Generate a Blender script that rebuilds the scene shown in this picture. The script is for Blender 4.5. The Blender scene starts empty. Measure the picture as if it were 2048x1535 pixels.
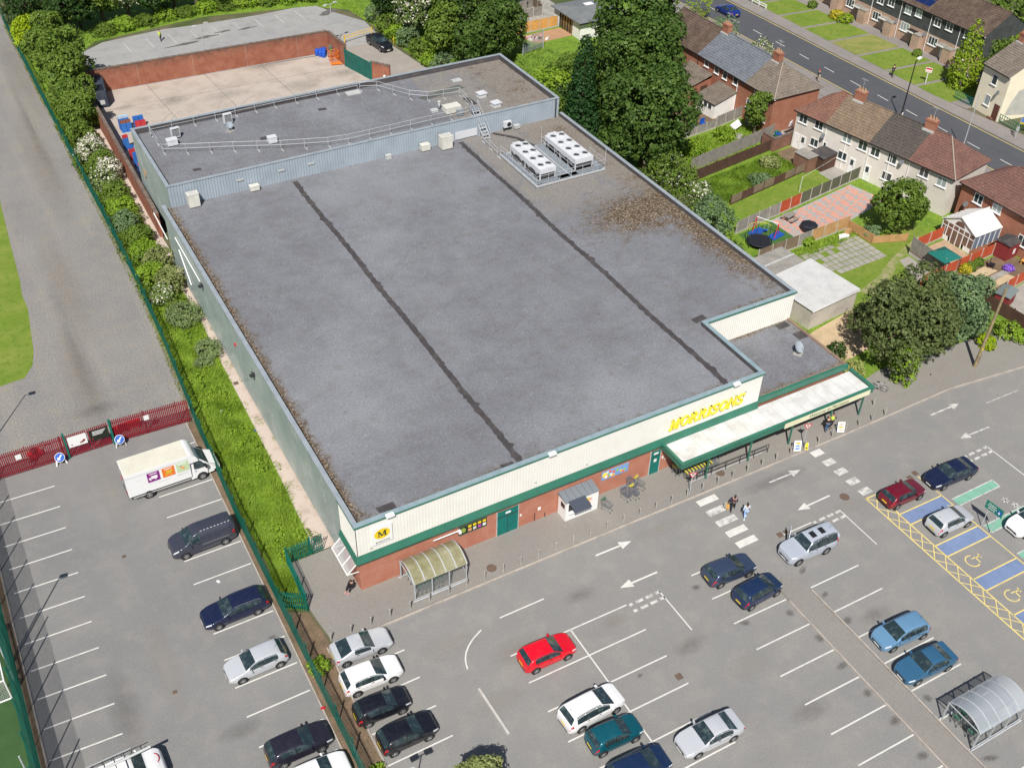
import bpy, math, random
import numpy as np
from mathutils import Vector, Matrix
random.seed(7); rng = np.random.default_rng(7)
SC = bpy.context.scene
COL = SC.collection
# ---------------------------------------------------------------- camera, sky, sun, exposure
# World frame: origin at the shop's front left corner, X along its front, Y towards its back, metres.
CAM = Vector((-16.65098, -49.73646, 63.14913))
FW = Vector((0.3889733, 0.66351948, -0.63909442)); RT = Vector((0.87156446, -0.48978915, 0.02195396)); UP = Vector((0.29845463, 0.56555148, 0.7688149))
FPX = 2139.036
cd = bpy.data.cameras.new('camera'); cam = bpy.data.objects.new('camera', cd); COL.objects.link(cam)
cam.matrix_world = Matrix(((RT.x, UP.x, -FW.x, CAM.x), (RT.y, UP.y, -FW.y, CAM.y), (RT.z, UP.z, -FW.z, CAM.z), (0, 0, 0, 1)))
cd.sensor_width = 36; cd.lens = FPX * 36 / 2048; cd.clip_start = 1; cd.clip_end = 2000
SC.camera = cam
SUN_AZ = math.radians(55)      # shadows run this way on the ground, from +X
SUN_EL = math.radians(51)
wd = bpy.data.worlds.new('World'); SC.world = wd; wd.use_nodes = True
nt = wd.node_tree; bg = nt.nodes['Background']
sky = nt.nodes.new('ShaderNodeTexSky'); sky.sky_type = 'NISHITA'; sky.sun_disc = False
sky.sun_elevation = SUN_EL
sky.sun_rotation = math.atan2(-math.cos(SUN_AZ), -math.sin(SUN_AZ))
nt.links.new(sky.outputs[0], bg.inputs[0]); bg.inputs[1].default_value = 0.055
sl = bpy.data.lights.new('sun', 'SUN'); sun = bpy.data.objects.new('sun', sl); COL.objects.link(sun)
sl.energy = 4.4; sl.angle = math.radians(0.5); sl.color = (1.0, 0.955, 0.89)
sdir = Vector((math.cos(SUN_AZ) * math.cos(SUN_EL), math.sin(SUN_AZ) * math.cos(SUN_EL), -math.sin(SUN_EL)))
sun.rotation_euler = sdir.to_track_quat('-Z', 'Y').to_euler()
SC.view_settings.view_transform = 'Standard'; SC.view_settings.look = 'None'
SC.view_settings.gamma = 1; SC.view_settings.use_curve_mapping = False
SC.view_settings.exposure = 0.40

def at(x, y, z=0.0):
    """world X, Y of a surveyed photo point that lies at height z"""
    d = FW * FPX + RT * (x - 1024) - UP * (y - 767.5)
    t = (z - CAM.z) / d.z
    return (CAM.x + d.x * t, CAM.y + d.y * t)
def at3(x, y, z=0.0):
    p = at(x, y, z); return (p[0], p[1], z)

# ---------------------------------------------------------------- materials
MATS = {}
def _new(name):
    m = bpy.data.materials.new(name); m.use_nodes = True; MATS[name] = m
    n = m.node_tree.nodes; return m, n, m.node_tree.links, n['Principled BSDF']
def rgb(c): return (c[0], c[1], c[2], 1)
def _noise(n, l, vec, scale, detail=4, rough=.6):
    t = n.new('ShaderNodeTexNoise'); t.inputs['Scale'].default_value = scale; t.inputs['Detail'].default_value = detail
    t.inputs['Roughness'].default_value = rough; l.new(vec, t.inputs['Vector']); return t.outputs['Fac']
def _ramp(n, l, fac, a, b):
    r = n.new('ShaderNodeMapRange'); r.inputs[1].default_value = a; r.inputs[2].default_value = b; l.new(fac, r.inputs[0]); return r.outputs[0]
def _mix(n, l, fac, a, b, mode='MIX'):
    x = n.new('ShaderNodeMix'); x.data_type = 'RGBA'; x.blend_type = mode
    if isinstance(fac, (int, float)): x.inputs[0].default_value = fac
    else: l.new(fac, x.inputs[0])
    for i, v in ((6, a), (7, b)):
        if isinstance(v, tuple): x.inputs[i].default_value = rgb(v)
        else: l.new(v, x.inputs[i])
    return x.outputs[2]
def _math(n, l, op, a, b=0.0):
    x = n.new('ShaderNodeMath'); x.operation = op
    for i, v in ((0, a), (1, b)):
        if isinstance(v, (int, float)): x.inputs[i].default_value = v
        else: l.new(v, x.inputs[i])
    return x.outputs[0]
def pm(name, base, dark=None, s1=.4, lo=.4, hi=.65, light=None, s2=2.5, lo2=.55, hi2=.75, speck=.25, ss=18, rough=.85, bump=0.0, metal=0, spec=.3, wet=None):
    """plain procedural surface: base colour, broad stains (dark), patches (light), fine speckle"""
    m, n, l, b = _new(name)
    pos = n.new('ShaderNodeNewGeometry').outputs['Position']
    c = base
    if dark: c = _mix(n, l, _ramp(n, l, _noise(n, l, pos, s1, 5), lo, hi), c, dark)
    if light: c = _mix(n, l, _ramp(n, l, _noise(n, l, pos, s2, 6, .7), lo2, hi2), c, light)
    if speck:
        f = _noise(n, l, pos, ss, 3, .7)
        v = _ramp(n, l, f, .3, .7); g = n.new('ShaderNodeMapRange'); g.inputs[3].default_value = 1 - speck; g.inputs[4].default_value = 1 + speck; l.new(v, g.inputs[0])
        cc = n.new('ShaderNodeCombineColor')
        for i in range(3): l.new(g.outputs[0], cc.inputs[i])
        c = _mix(n, l, 1.0, c, cc.outputs[0], 'MULTIPLY')
        if bump:
            bp = n.new('ShaderNodeBump'); bp.inputs['Strength'].default_value = bump; bp.inputs['Distance'].default_value = .03
            l.new(f, bp.inputs['Height']); l.new(bp.outputs[0], b.inputs['Normal'])
    if isinstance(c, tuple): b.inputs['Base Color'].default_value = rgb(c)
    else: l.new(c, b.inputs['Base Color'])
    b.inputs['Roughness'].default_value = rough; b.inputs['Metallic'].default_value = metal; b.inputs['Specular IOR Level'].default_value = spec
    return m
def flat(name, base, rough=.5, metal=0, spec=.5, coat=0, alpha=1, trans=0, emit=None):
    m, n, l, b = _new(name)
    b.inputs['Base Color'].default_value = rgb(base); b.inputs['Roughness'].default_value = rough; b.inputs['Metallic'].default_value = metal
    b.inputs['Specular IOR Level'].default_value = spec; b.inputs['Coat Weight'].default_value = coat; b.inputs['Coat Roughness'].default_value = .05
    b.inputs['Alpha'].default_value = alpha; b.inputs['Transmission Weight'].default_value = trans
    return m
def brickmat(name, c1, c2, mortar, sx=4.3, sz=13, grime=None, vary=.35):
    m, n, l, b = _new(name)
    pos = n.new('ShaderNodeNewGeometry').outputs['Position']
    sp = n.new('ShaderNodeSeparateXYZ'); l.new(pos, sp.inputs[0])
    u = _math(n, l, 'ADD', sp.outputs[0], sp.outputs[1]); cb = n.new('ShaderNodeCombineXYZ'); l.new(u, cb.inputs[0]); l.new(sp.outputs[2], cb.inputs[1])
    t = n.new('ShaderNodeTexBrick'); l.new(cb.outputs[0], t.inputs['Vector'])
    t.inputs['Scale'].default_value = 1; t.inputs['Brick Width'].default_value = .23; t.inputs['Row Height'].default_value = .075; t.inputs['Mortar Size'].default_value = .008
    t.inputs['Color1'].default_value = rgb(c1); t.inputs['Color2'].default_value = rgb(c2); t.inputs['Mortar'].default_value = rgb(mortar)
    c = _mix(n, l, _ramp(n, l, _noise(n, l, pos, .9, 5), .35, .75), t.outputs[0], tuple(v * (1 - vary) for v in c1))
    if grime:
        c = _mix(n, l, _math(n, l, 'MULTIPLY', _ramp(n, l, sp.outputs[2], grime[1], grime[2]), _ramp(n, l, _noise(n, l, pos, 1.3, 5), .3, .65)), c, grime[0])
    l.new(c, b.inputs['Base Color']); b.inputs['Roughness'].default_value = .9; b.inputs['Specular IOR Level'].default_value = .2
    return m
def leafmat(name, c1, c2, c3=None, p3=.0, trans=.25):
    m, n, l, b = _new(name); c1 = tuple(v*1.22 for v in c1); c2 = tuple(v*1.22 for v in c2)
    g = n.new('ShaderNodeNewGeometry'); r = g.outputs['Random Per Island']
    c = _mix(n, l, r, c1, c2)
    c = _mix(n, l, _ramp(n, l, _noise(n, l, g.outputs['Position'], .55, 3), .35, .65), c, _mix(n, l, r, c1, tuple(v * .62 for v in c1)))
    if c3: c = _mix(n, l, _math(n, l, 'GREATER_THAN', _math(n, l, 'FRACT', _math(n, l, 'MULTIPLY', r, 37.7)), 1 - p3), c, c3)
    l.new(c, b.inputs['Base Color']); b.inputs['Roughness'].default_value = .55; b.inputs['Specular IOR Level'].default_value = .25
    tr = n.new('ShaderNodeBsdfTranslucent'); l.new(c, tr.inputs[0]); ms = n.new('ShaderNodeMixShader'); ms.inputs[0].default_value = trans
    l.new(b.outputs[0], ms.inputs[1]); l.new(tr.outputs[0], ms.inputs[2]); l.new(ms.outputs[0], n['Material Output'].inputs[0])
    return m

# ---------------------------------------------------------------- mesh helpers
class MB:
    def __init__(s): s.v = []; s.f = []
    def add(s, vs, fs):
        k = len(s.v); s.v += [tuple(p) for p in vs]; s.f += [tuple(i + k for i in q) for q in fs]; return s
    def box(s, x0, y0, z0, x1, y1, z1):
        return s.add([(x0,y0,z0),(x1,y0,z0),(x1,y1,z0),(x0,y1,z0),(x0,y0,z1),(x1,y0,z1),(x1,y1,z1),(x0,y1,z1)],
                     [(0,3,2,1),(4,5,6,7),(0,1,5,4),(1,2,6,5),(2,3,7,6),(3,0,4,7)])
    def cbox(s, c, d, rz=0.0, rx=0.0, ry=0.0, taper=1.0):
        """box centred at c with size d, turned"""
        M = Matrix.Rotation(rz, 3, 'Z') @ Matrix.Rotation(ry, 3, 'Y') @ Matrix.Rotation(rx, 3, 'X'); C = Vector(c); vs = []
        for z in (-.5, .5):
            k = taper if z > 0 else 1
            for x, y in ((-.5,-.5),(.5,-.5),(.5,.5),(-.5,.5)): vs.append(C + M @ Vector((x*d[0]*k, y*d[1]*k, z*d[2])))
        return s.add(vs, [(0,3,2,1),(4,5,6,7),(0,1,5,4),(1,2,6,5),(2,3,7,6),(3,0,4,7)])
    def bar(s, a, b, w, h=None, up=(0,0,1)):
        """square bar from a to b"""
        a = Vector(a); b = Vector(b); d = (b - a); L = d.length
        if L < 1e-6: return s
        d /= L; u = Vector(up); 
        if abs(d.dot(u)) > .95: u = Vector((1,0,0)) if abs(d.x) < .9 else Vector((0,1,0))
        r = d.cross(u).normalized(); u = r.cross(d); h = h or w; vs = []
        for p in (a, b):
            for x, y in ((-.5,-.5),(.5,-.5),(.5,.5),(-.5,.5)): vs.append(p + r*x*w + u*y*h)
        return s.add(vs, [(0,1,2,3),(4,7,6,5),(0,4,5,1),(1,5,6,2),(2,6,7,3),(3,7,4,0)])
    def tube(s, a, b, r, r2=None, n=8, caps=True):
        a = Vector(a); b = Vector(b); d = (b - a).normalized(); r2 = r if r2 is None else r2
        u = Vector((0,0,1)) if abs(d.z) < .9 else Vector((1,0,0)); x = d.cross(u).normalized(); y = d.cross(x); vs = []
        for p, q in ((a, r), (b, r2)):
            for i in range(n): t = 2*math.pi*i/n; vs.append(p + x*math.cos(t)*q + y*math.sin(t)*q)
        fs = [(i, (i+1) % n, n+(i+1) % n, n+i) for i in range(n)]
        if caps: fs += [tuple(range(n-1, -1, -1)), tuple(range(n, 2*n))]
        return s.add(vs, fs)
    def path(s, pts, r, n=6):
        for a, b in zip(pts, pts[1:]): s.tube(a, b, r, n=n)
        return s
    def prism(s, poly, z0, z1, top=None):
        n = len(poly); a = sum(poly[i][0]*poly[(i+1)%n][1]-poly[(i+1)%n][0]*poly[i][1] for i in range(n))
        if a < 0: poly = poly[::-1]
        vs = [(x, y, z0) for x, y in poly] + [(x, y, z1) for x, y in (top or poly)]
        return s.add(vs, [tuple(range(n-1,-1,-1)), tuple(range(n, 2*n))] + [(i,(i+1)%n,n+(i+1)%n,n+i) for i in range(n)])
    def sheet(s, poly, z):
        n = len(poly); a = sum(poly[i][0]*poly[(i+1)%n][1]-poly[(i+1)%n][0]*poly[i][1] for i in range(n))
        if a < 0: poly = poly[::-1]
        return s.add([(p[0], p[1], z) for p in poly], [tuple(range(n))])
    def strip(s, a, b, w, z):
        a = Vector(a[:2]); b = Vector(b[:2]); d = (b-a).normalized(); r = Vector((-d.y, d.x))*w/2
        return s.sheet([a-r, b-r, b+r, a+r], z)
    def lathe(s, prof, c=(0,0,0), n=16):
        k = len(prof); vs = []
        for r, z in prof:
            for i in range(n): t = 2*math.pi*i/n; vs.append((c[0]+r*math.cos(t), c[1]+r*math.sin(t), c[2]+z))
        fs = [(j*n+i, j*n+(i+1)%n, (j+1)*n+(i+1)%n, (j+1)*n+i) for j in range(k-1) for i in range(n)]
        return s.add(vs, fs)
    def disc(s, c, r, nrm, n=16, t=.01):
        c = Vector(c); nv = Vector(nrm).normalized(); return s.tube(c, c+nv*t, r, n=n)
    def xf(s, M):
        s.v = [tuple(M @ Vector(p)) for p in s.v]; return s
    def build(s, name, mat, parent=None, world=False, smooth=False, loc=None):
        me = bpy.data.meshes.new(name); v = s.v
        if world and parent is not None:
            Mi = parent.matrix_basis.inverted()
            p2 = parent.parent
            if p2 is not None: Mi = Mi @ p2.matrix_basis.inverted()
            v = [tuple(Mi @ Vector(p)) for p in v]
        me.from_pydata(v, [], s.f); me.update()
        if smooth: me.polygons.foreach_set('use_smooth', [True]*len(me.polygons))
        o = bpy.data.objects.new(name, me); COL.objects.link(o)
        if mat: me.materials.append(MATS[mat] if isinstance(mat, str) else mat)
        if parent is not None: o.parent = parent
        if loc: o.location = loc
        return o
def thing(name, label, cat, loc=(0,0,0), rz=0.0, group=None):
    o = bpy.data.objects.new(name, None); COL.objects.link(o); o.empty_display_size = .3
    if len(loc) == 2: loc = (loc[0], loc[1], 0)
    o.location = loc; o.rotation_euler = (0, 0, rz)
    o.matrix_basis = Matrix.Translation(loc) @ Matrix.Rotation(rz, 4, 'Z')
    return tag(o, label, cat, group)
def tag(o, label, cat, group=None):
    o['label'] = label; o['category'] = cat
    if group: o['group'] = group
    return o
def struct(name, mb, mat):
    o = mb.build(name, mat); o['kind'] = 'structure'; return o
def stuff(o): o['kind'] = 'stuff'; return o
def dup(root, loc, rz=None, label=None):
    r = root.copy(); COL.objects.link(r); rz = root.rotation_euler.z if rz is None else rz
    if len(loc) == 2: loc = (loc[0], loc[1], 0)
    r.location = loc; r.rotation_euler = (0, 0, rz)
    r.matrix_basis = Matrix.Translation(loc) @ Matrix.Rotation(rz, 4, 'Z')
    if label: r['label'] = label
    for ch in list(root.children):
        c = ch.copy(); COL.objects.link(c); c.parent = r
        for g in list(ch.children):
            d = g.copy(); COL.objects.link(d); d.parent = c
    return r
def eval_mesh(o):
    COL.objects.link(o); dg = bpy.context.evaluated_depsgraph_get(); me = bpy.data.meshes.new_from_object(o.evaluated_get(dg)); bpy.data.objects.remove(o); return me
ORD = ('first','second','third','fourth','fifth','sixth','seventh','eighth','ninth','tenth','eleventh','twelfth','thirteenth','fourteenth','fifteenth','sixteenth')
def textobj(name, body, mat, size, M, parent, extrude=.004, shear=0, bold=0, align='CENTER', font=None, spacing=1):
    """lettering as a real mesh: M places its XY plane"""
    cu = bpy.data.curves.new(name, 'FONT'); cu.body = body; cu.size = size; cu.extrude = extrude; cu.shear = shear; cu.offset = bold
    cu.align_x = align; cu.align_y = 'CENTER'; cu.space_character = spacing; cu.resolution_u = 3
    me = eval_mesh(bpy.data.objects.new(name, cu)); me.transform(M); me.materials.clear(); me.materials.append(MATS[mat])
    o = bpy.data.objects.new(name, me); COL.objects.link(o)
    if parent is not None:
        o.parent = parent
        me.transform(parent.matrix_basis.inverted() if parent.parent is None else parent.matrix_basis.inverted() @ parent.parent.matrix_basis.inverted())
    return o
# ---------------------------------------------------------------- surface materials
pm('earth', (.13,.115,.07), (.06,.085,.025), .25, .4, .6, speck=.3, ss=9)
def asphaltmat(name, base, tint, streak, speck=.16, stretch=(.045,.5,1), wear=None):
    m, n, l, b = _new(name)
    pos = n.new('ShaderNodeNewGeometry').outputs['Position']
    c = _mix(n, l, _ramp(n, l, _noise(n, l, pos, .12, 4), .35, .65), base, tint)
    c = _mix(n, l, _math(n, l, 'MULTIPLY', _ramp(n, l, _noise(n, l, pos, .55, 6, .65), .48, .75), .7), c, streak)
    c = _mix(n, l, _math(n, l, 'MULTIPLY', _ramp(n, l, _noise(n, l, pos, 2.2, 5, .7), .66, .76), .45), c, tuple(v*.55 for v in base))
    mp = n.new('ShaderNodeMapping'); mp.inputs['Scale'].default_value = stretch; l.new(pos, mp.inputs[0])
    c = _mix(n, l, _math(n, l, 'MULTIPLY', _ramp(n, l, _noise(n, l, mp.outputs[0], 1.0, 5, .6), .5, .75), .45), c, wear or tuple(v*.84 for v in base))
    f = _noise(n, l, pos, 7, 4, .9); g = n.new('ShaderNodeMapRange'); g.inputs[1].default_value = .3; g.inputs[2].default_value = .7
    g.inputs[3].default_value = 1 - speck; g.inputs[4].default_value = 1 + speck; l.new(f, g.inputs[0]); cc = n.new('ShaderNodeCombineColor')
    for i in range(3): l.new(g.outputs[0], cc.inputs[i])
    c = _mix(n, l, 1.0, c, cc.outputs[0], 'MULTIPLY')
    l.new(c, b.inputs['Base Color']); b.inputs['Roughness'].default_value = .88; b.inputs['Specular IOR Level'].default_value = .25
asphaltmat('asphalt', (.232,.226,.215), (.21,.207,.203), (.28,.26,.232))
asphaltmat('asphalt_staff', (.215,.211,.205), (.19,.188,.186), (.255,.243,.225))
asphaltmat('asphalt_worn', (.33,.33,.32), (.29,.29,.29), (.22,.215,.20), .2)
asphaltmat('road_tar', (.085,.088,.098), (.075,.078,.088), (.10,.10,.105), .2)
asphaltmat('footway_tar', (.25,.235,.212), (.222,.21,.195), (.235,.213,.188))
asphaltmat('street_footway', (.25,.225,.21), (.20,.185,.175), (.29,.265,.25))
asphaltmat('track_gravel', (.232,.222,.21), (.20,.194,.188), (.265,.237,.195), .5, (.32,.018,1), (.31,.275,.225))
asphaltmat('yard_road', (.32,.285,.25), (.28,.255,.23), (.36,.33,.30))
pm('concrete_slab', (.43,.375,.325), (.34,.29,.245), .35, .45, .7, (.50,.45,.40), 1.2, .55, .8, speck=.1)
pm('pale_path', (.50,.42,.36), (.38,.31,.25), .7, .5, .72, (.32,.24,.15), 3, .64, .76, speck=.15, ss=10)
pm('kerb_stone', (.40,.355,.31), (.28,.25,.22), .9, .45, .7, speck=.12)
pm('grass_mown', (.135,.205,.022), (.19,.235,.04), .35, .4, .65, (.085,.155,.014), 1.5, .5, .7, speck=.35, ss=12)
pm('grass_dry', (.24,.235,.07), (.16,.20,.045), .5, .42, .62, speck=.35, ss=12)
pm('grass_lush', (.15,.245,.022), (.10,.18,.015), .5, .4, .6, (.21,.29,.05), 1.7, .5, .7, speck=.45, ss=7)
pm('astro_turf', (.045,.098,.03), (.035,.08,.026), .6, speck=.25, ss=20)
pm('soil', (.19,.13,.085), (.12,.09,.055), .8, speck=.35, ss=8)
pm('pea_gravel', (.50,.385,.245), (.42,.32,.20), .9, speck=.35, ss=14)
pm('paving_grey', (.34,.32,.29), (.26,.25,.22), .8, speck=.12)
pm('white_line', (.60,.59,.555), (.46,.45,.43), 1.6, .5, .75, speck=.1)
pm('worn_line', (.56,.55,.52), (.34,.335,.325), 2.5, .42, .62, speck=.15)
pm('yellow_line', (.66,.53,.19), (.50,.42,.19), 1.5, .45, .7, speck=.12)
pm('blue_bay', (.165,.225,.375), (.14,.19,.31), 1.2, .45, .7, speck=.2)
pm('green_bay', (.19,.40,.30), (.16,.34,.25), 1.2, .45, .7, speck=.2)
pm('oil_stain', (.10,.092,.085), (.16,.15,.14), 1.5, speck=.3)
def softstain(name, col, lo=.3, hi=.6, sc=8, k=.8):
    m, n, l, b = _new(name); b.inputs['Base Color'].default_value = rgb(col); b.inputs['Roughness'].default_value = .8
    tc = n.new('ShaderNodeTexCoord'); v = n.new('ShaderNodeVectorMath'); v.operation = 'DISTANCE'; fl = n.new('ShaderNodeVectorMath'); fl.operation = 'MULTIPLY'; l.new(tc.outputs['Generated'], fl.inputs[0]); fl.inputs[1].default_value = (1,1,0); l.new(fl.outputs[0], v.inputs[0]); v.inputs[1].default_value = (.5,.5,0)
    r = _ramp(n, l, v.outputs['Value'], .5, .08); nz = _noise(n, l, n.new('ShaderNodeNewGeometry').outputs['Position'], sc, 6, .75)
    l.new(_math(n, l, 'MULTIPLY', _ramp(n, l, _math(n, l, 'MULTIPLY', r, nz), lo, hi), k), b.inputs['Alpha'])
softstain('stain_oil', (.085,.072,.06), .33, .62, 7, .62); softstain('stain_damp', (.15,.14,.13), .1, .6, 1.4, .3); softstain('stain_pale', (.36,.33,.29), .1, .6, 1.4, .4); softstain('stain_rust', (.30,.265,.22), .1, .55, 1.2, .32)
pm('iron_cover', (.11,.085,.07), (.16,.10,.07), 2, speck=.25)

# ---------------------------------------------------------------- the ground
struct('ground', MB().sheet([(-260,-200),(420,-200),(420,420),(-260,420)], -.03), 'earth')
struct('car_park', MB().sheet([(-5.6,-60),(130,-60),(130,-3.72),(-5.6,-3.72)], 0), 'asphalt')
struct('staff_car_park', MB().sheet([(-23.4,-60),(-5.9,-60),(-5.9,24.6),(-23.1,24.8)], 0), 'asphalt_staff')
struct('gravel_track', MB().sheet([(-60,24.9),(-23.3,24.8),(-5.2,24.6),(-4.4,48),(-4.4,130),(-60,150)], -.006), 'track_gravel')
struct('mown_pitch', MB().sheet([(-13.2,78),(-13.9,71.1),(-14.4,62.4),(-14.8,54),(-15.1,51.1),(-15.0,48.6),(-15.4,45),(-15.8,41.3),(-16.3,39),(-17.3,37.4),(-19.4,37.2),(-40,37),(-40,90)], .004), 'grass_mown')
struct('astro_pitch', MB().sheet([(-60,-60),(-24.0,-60),(-24.0,24),(-60,24)], .0), 'astro_turf')
struct('soil_strip', MB().sheet([(-24.0,-60),(-23.42,-60),(-23.12,24.5),(-23.9,24.5)], .002), 'soil')
struct('verge', MB().sheet([(-5.3,5.0),(-1.7,5.2),(-1.5,7.7),(-1.2,14),(-1.0,22),(-.8,32),(-.5,41),(-.8,47),(-.5,88),(-.5,125),(-4.4,125),(-4.4,48),(-5.2,25)], .002), 'grass_lush')
struct('verge_corner', MB().sheet([(-5.7,1.2),(-4.05,.2),(-3.95,5.0),(-5.5,5.0)], .002), 'grass_lush')
struct('concrete_path', MB().sheet([(-1.7,5.2),(.3,5.2),(.3,88),(-.5,88),(-.8,47),(-.5,41),(-.8,32),(-1.0,22),(-1.2,14),(-1.5,7.7)], .0), 'pale_path')
struct('grass_bank', MB().sheet([(1,107),(6,113),(23,115.5),(39,112.5),(44.2,108.5),(45.2,100),(45.6,84.5),(49,66),(56,68),(54,100),(50,130),(-1,130)], -.014), 'grass_lush')
# raised footway along the shop front, kerb stones along its edge
struct('shop_footway', MB().prism([(-3.6,-3.55),(44.6,-3.9),(50,-3.85),(57.4,-3.75),(66,-4.7),(75,-5.5),(75,-2.6),(70,-1.9),(68.9,-.4),(65,.5),(58,1.4),(53,1.2),(47.4,0),(47.4,.4),(.2,.4),(.0,5.0),(-3.9,5.0),(-4.0,.1),(-3.9,-1)], -.02, .1), 'footway_tar')
mb = MB()
kp = [(-3.75,-3.68),(10,-3.76),(28,-3.9),(44.5,-4.02),(50,-3.97),(57.4,-3.87),(66,-4.82),(75,-5.65)]
for (a, b) in zip(kp, kp[1:]):
    L = math.dist(a, b); k = max(1, int(L/.915))
    for i in range(k):
        p = [a[0]+(b[0]-a[0])*i/k, a[1]+(b[1]-a[1])*i/k]; q = [a[0]+(b[0]-a[0])*(i+.985)/k, a[1]+(b[1]-a[1])*(i+.985)/k]
        mb.bar((p[0],p[1],.035), (q[0],q[1],.035), .16, .14)
stuff(struct('kerb', mb, 'kerb_stone'))
struct('soil_bed', MB().sheet([(-5.85,.9),(-4.2,.0),(-3.75,-3.6),(-4.2,-3.6),(-4.35,-14),(-4.5,-30),(-5.75,-30)], .006), 'soil')
mb = MB()
for i in range(30): mb.bar((-4.16-.0066*i,-3.6-.9*i,.03), (-4.166-.0066*i,-4.49-.9*i,.03), .1, .1)
for i in range(50): mb.bar((-6.35+.005*i,-22+.93*i,.03), (-6.345+.005*i,-21.1+.93*i,.03), .1, .1)
for i in range(50): mb.bar((-23.35+.006*i,-22+.93*i,.03), (-23.345+.006*i,-21.1+.93*i,.03), .12, .1)
stuff(struct('kerb_edging', mb, 'kerb_stone'))
struct('soil_margin', MB().sheet([(-6.3,-24),(-5.9,-24),(-5.5,24.4),(-6.05,24.4)], .005), 'soil')
# rear yard, rear car park, access road
struct('service_yard', MB().sheet([(.3,60),(47,60),(47,66),(36.5,84),(35.3,93.6),(.8,95.5)], -.004), 'concrete_slab')
mb = MB()
for x in (9.5,17.5,25.5): mb.strip((x+1.3,66),(x-.6,95),.06,.002)
for y in (73,81,89): mb.strip((2,y+.4),(36,y-.4),.05,.0022)
struct('slab_joint', mb, 'oil_stain')
struct('rear_car_park', MB().sheet([(1.5,95.2),(35.5,93.8),(44,93),(44.6,103),at(672,26),at(632,12),at(587,16),at(512,31),at(400,49),at(325,59),at(205,85),(1.0,108)], -.002), 'asphalt_worn')
struct('access_road', MB().sheet([(35.4,94.6),(36.8,84),(38.5,82),(47.2,66),(49,66),(48,75),(45.4,84),(44.2,95)], .002), 'yard_road')
mb = MB()
for i in range(9):
    x = 9.6 + 3.35*i; mb.strip((x, 110.6+.12*i), (x+.25, 107.2+.05*i), .1, .004)
struct('rear_bay_line', mb, 'worn_line')
mb = MB()
for (x, y, a, w, h) in ((17.5,106.4,.25,2.6,.35),(21,107.6,.1,1.9,.4),(24,108.5,.1,1.2,.3),(27.5,108.2,.1,1.5,.3),(41,109,.9,1.6,.9)):
    mb.sheet([(x+math.cos(t)*w*(1+.3*math.sin(3*t+x)), y+math.sin(t)*h*(1+.35*math.cos(4*t+y))+a*math.cos(t)*w*.4) for t in [k*.4 for k in range(15)]], .006)
struct('damp_patch', mb, 'oil_stain')
# kerbed footway island between the bays
struct('island_footway', MB().prism([(27.72,-15.0),(28.6,-14.0),(29.72,-14.3),(29.8,-60),(27.76,-60)], -.02, .1), 'footway_tar')
mb = MB()
for x in (27.66, 29.86):
    for i in range(28): mb.box(x-.06,-16-.9*i-.885,-.02,x+.06,-16-.9*i,.125)
stuff(struct('island_kerb', mb, 'kerb_stone'))
# ---------------------------------------------------------------- painted bay lines and arrows
wl = MB(); LZ = .005; LW = .11
for i in range(-3, 14):                                   # staff bays, left side
    y = 22.05 - 2.535*(i+0); 
    if i >= 0: wl.strip((-22.0-.1*i if i<1 else -22.3-.07*i, y), (-17.72-.075*i, y-.12-.01*i), LW, LZ)
for i in range(15):                                       # staff bays, right side
    y = 21.75 - 2.545*i; wl.strip((-6.15-.03*i, y), (-10.55-.035*i, y+.02), LW, LZ)
for i in range(6): wl.strip((-4.15-.02*i,-6.28-2.57*i), (.59-.02*i,-6.3-2.57*i), LW, LZ)       # bays along the green fence
wl.strip((11.9,-10.44),(11.8,-45),LW,LZ); wl.strip((6.95,-10.36),(16.74,-10.49),LW,LZ)
for i in range(12): y = -12.95-2.59*i; wl.strip((6.98,y+.05),(11.83,y),LW,LZ); wl.strip((11.95,y),(16.73,y-.06),LW,LZ)
for i in range(12): y = -13.08-2.585*i; wl.strip((22.72,y),(27.6,y-.08),LW,LZ)
wl.strip((22.7,-10.52),(27.5,-10.6),LW,LZ)
for i in range(14): y = -15.78-2.585*i; wl.strip((30.0,y),(34.78,y-.05),LW,LZ)
wl.strip((31.5,-10.62),(34.6,-10.66),LW,LZ)
wl.strip((19.66,-10.46),(19.67,-14.65),.1,LZ); wl.strip((37.58,-10.66),(37.6,-14.9),.09,LZ); wl.strip((54.4,-10.9),(54.42,-22),.1,LZ)
wl.strip((7.9,-7.06),(11.63,-7.08),.11,LZ); struct('divider_kerb', MB().bar((3.7,-11.7,.05),(3.8,-15.7,.05),.17,.16), pm('kerb_pale', (.50,.48,.45), (.42,.40,.37), 1, speck=.1))
cv = [(6.18,-7.37),(5.35,-7.75),(4.74,-8.18),(4.32,-8.6),(4.05,-9.02),(3.88,-9.45),(3.78,-9.88)]
for a, b in zip(cv, cv[1:]): wl.strip(a, b, .11, LZ)
struct('bay_line', wl, 'white_line')
wl = MB()
for (x0, y0) in ((16.9,-10.5),(34.7,-10.65),(51.55,-10.95)):   # give-way dashes
    for i, (u, w) in enumerate(((0,.32),(.62,.62),(1.5,.62),(2.35,.5))):
        for k in range(2): wl.sheet([(x0+u, y0-.62*k),(x0+u+w,y0-.62*k),(x0+u+w,y0-.24-.62*k),(x0+u,y0-.24-.62*k)], LZ)
wl.strip((59,-6.9),(63,-7.0),.07,LZ)
def arrow(mb, tip, tail, w=.15, hw=.38, hl=1.05):
    t = Vector(tip); a = Vector(tail); d = (t-a).normalized(); r = Vector((-d.y,d.x)); k = t-d*hl
    mb.sheet([a-r*w/2, k-r*w/2, k+r*w/2, a+r*w/2], LZ); mb.sheet([k-r*hw, t, k+r*hw], LZ+.001)
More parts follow.
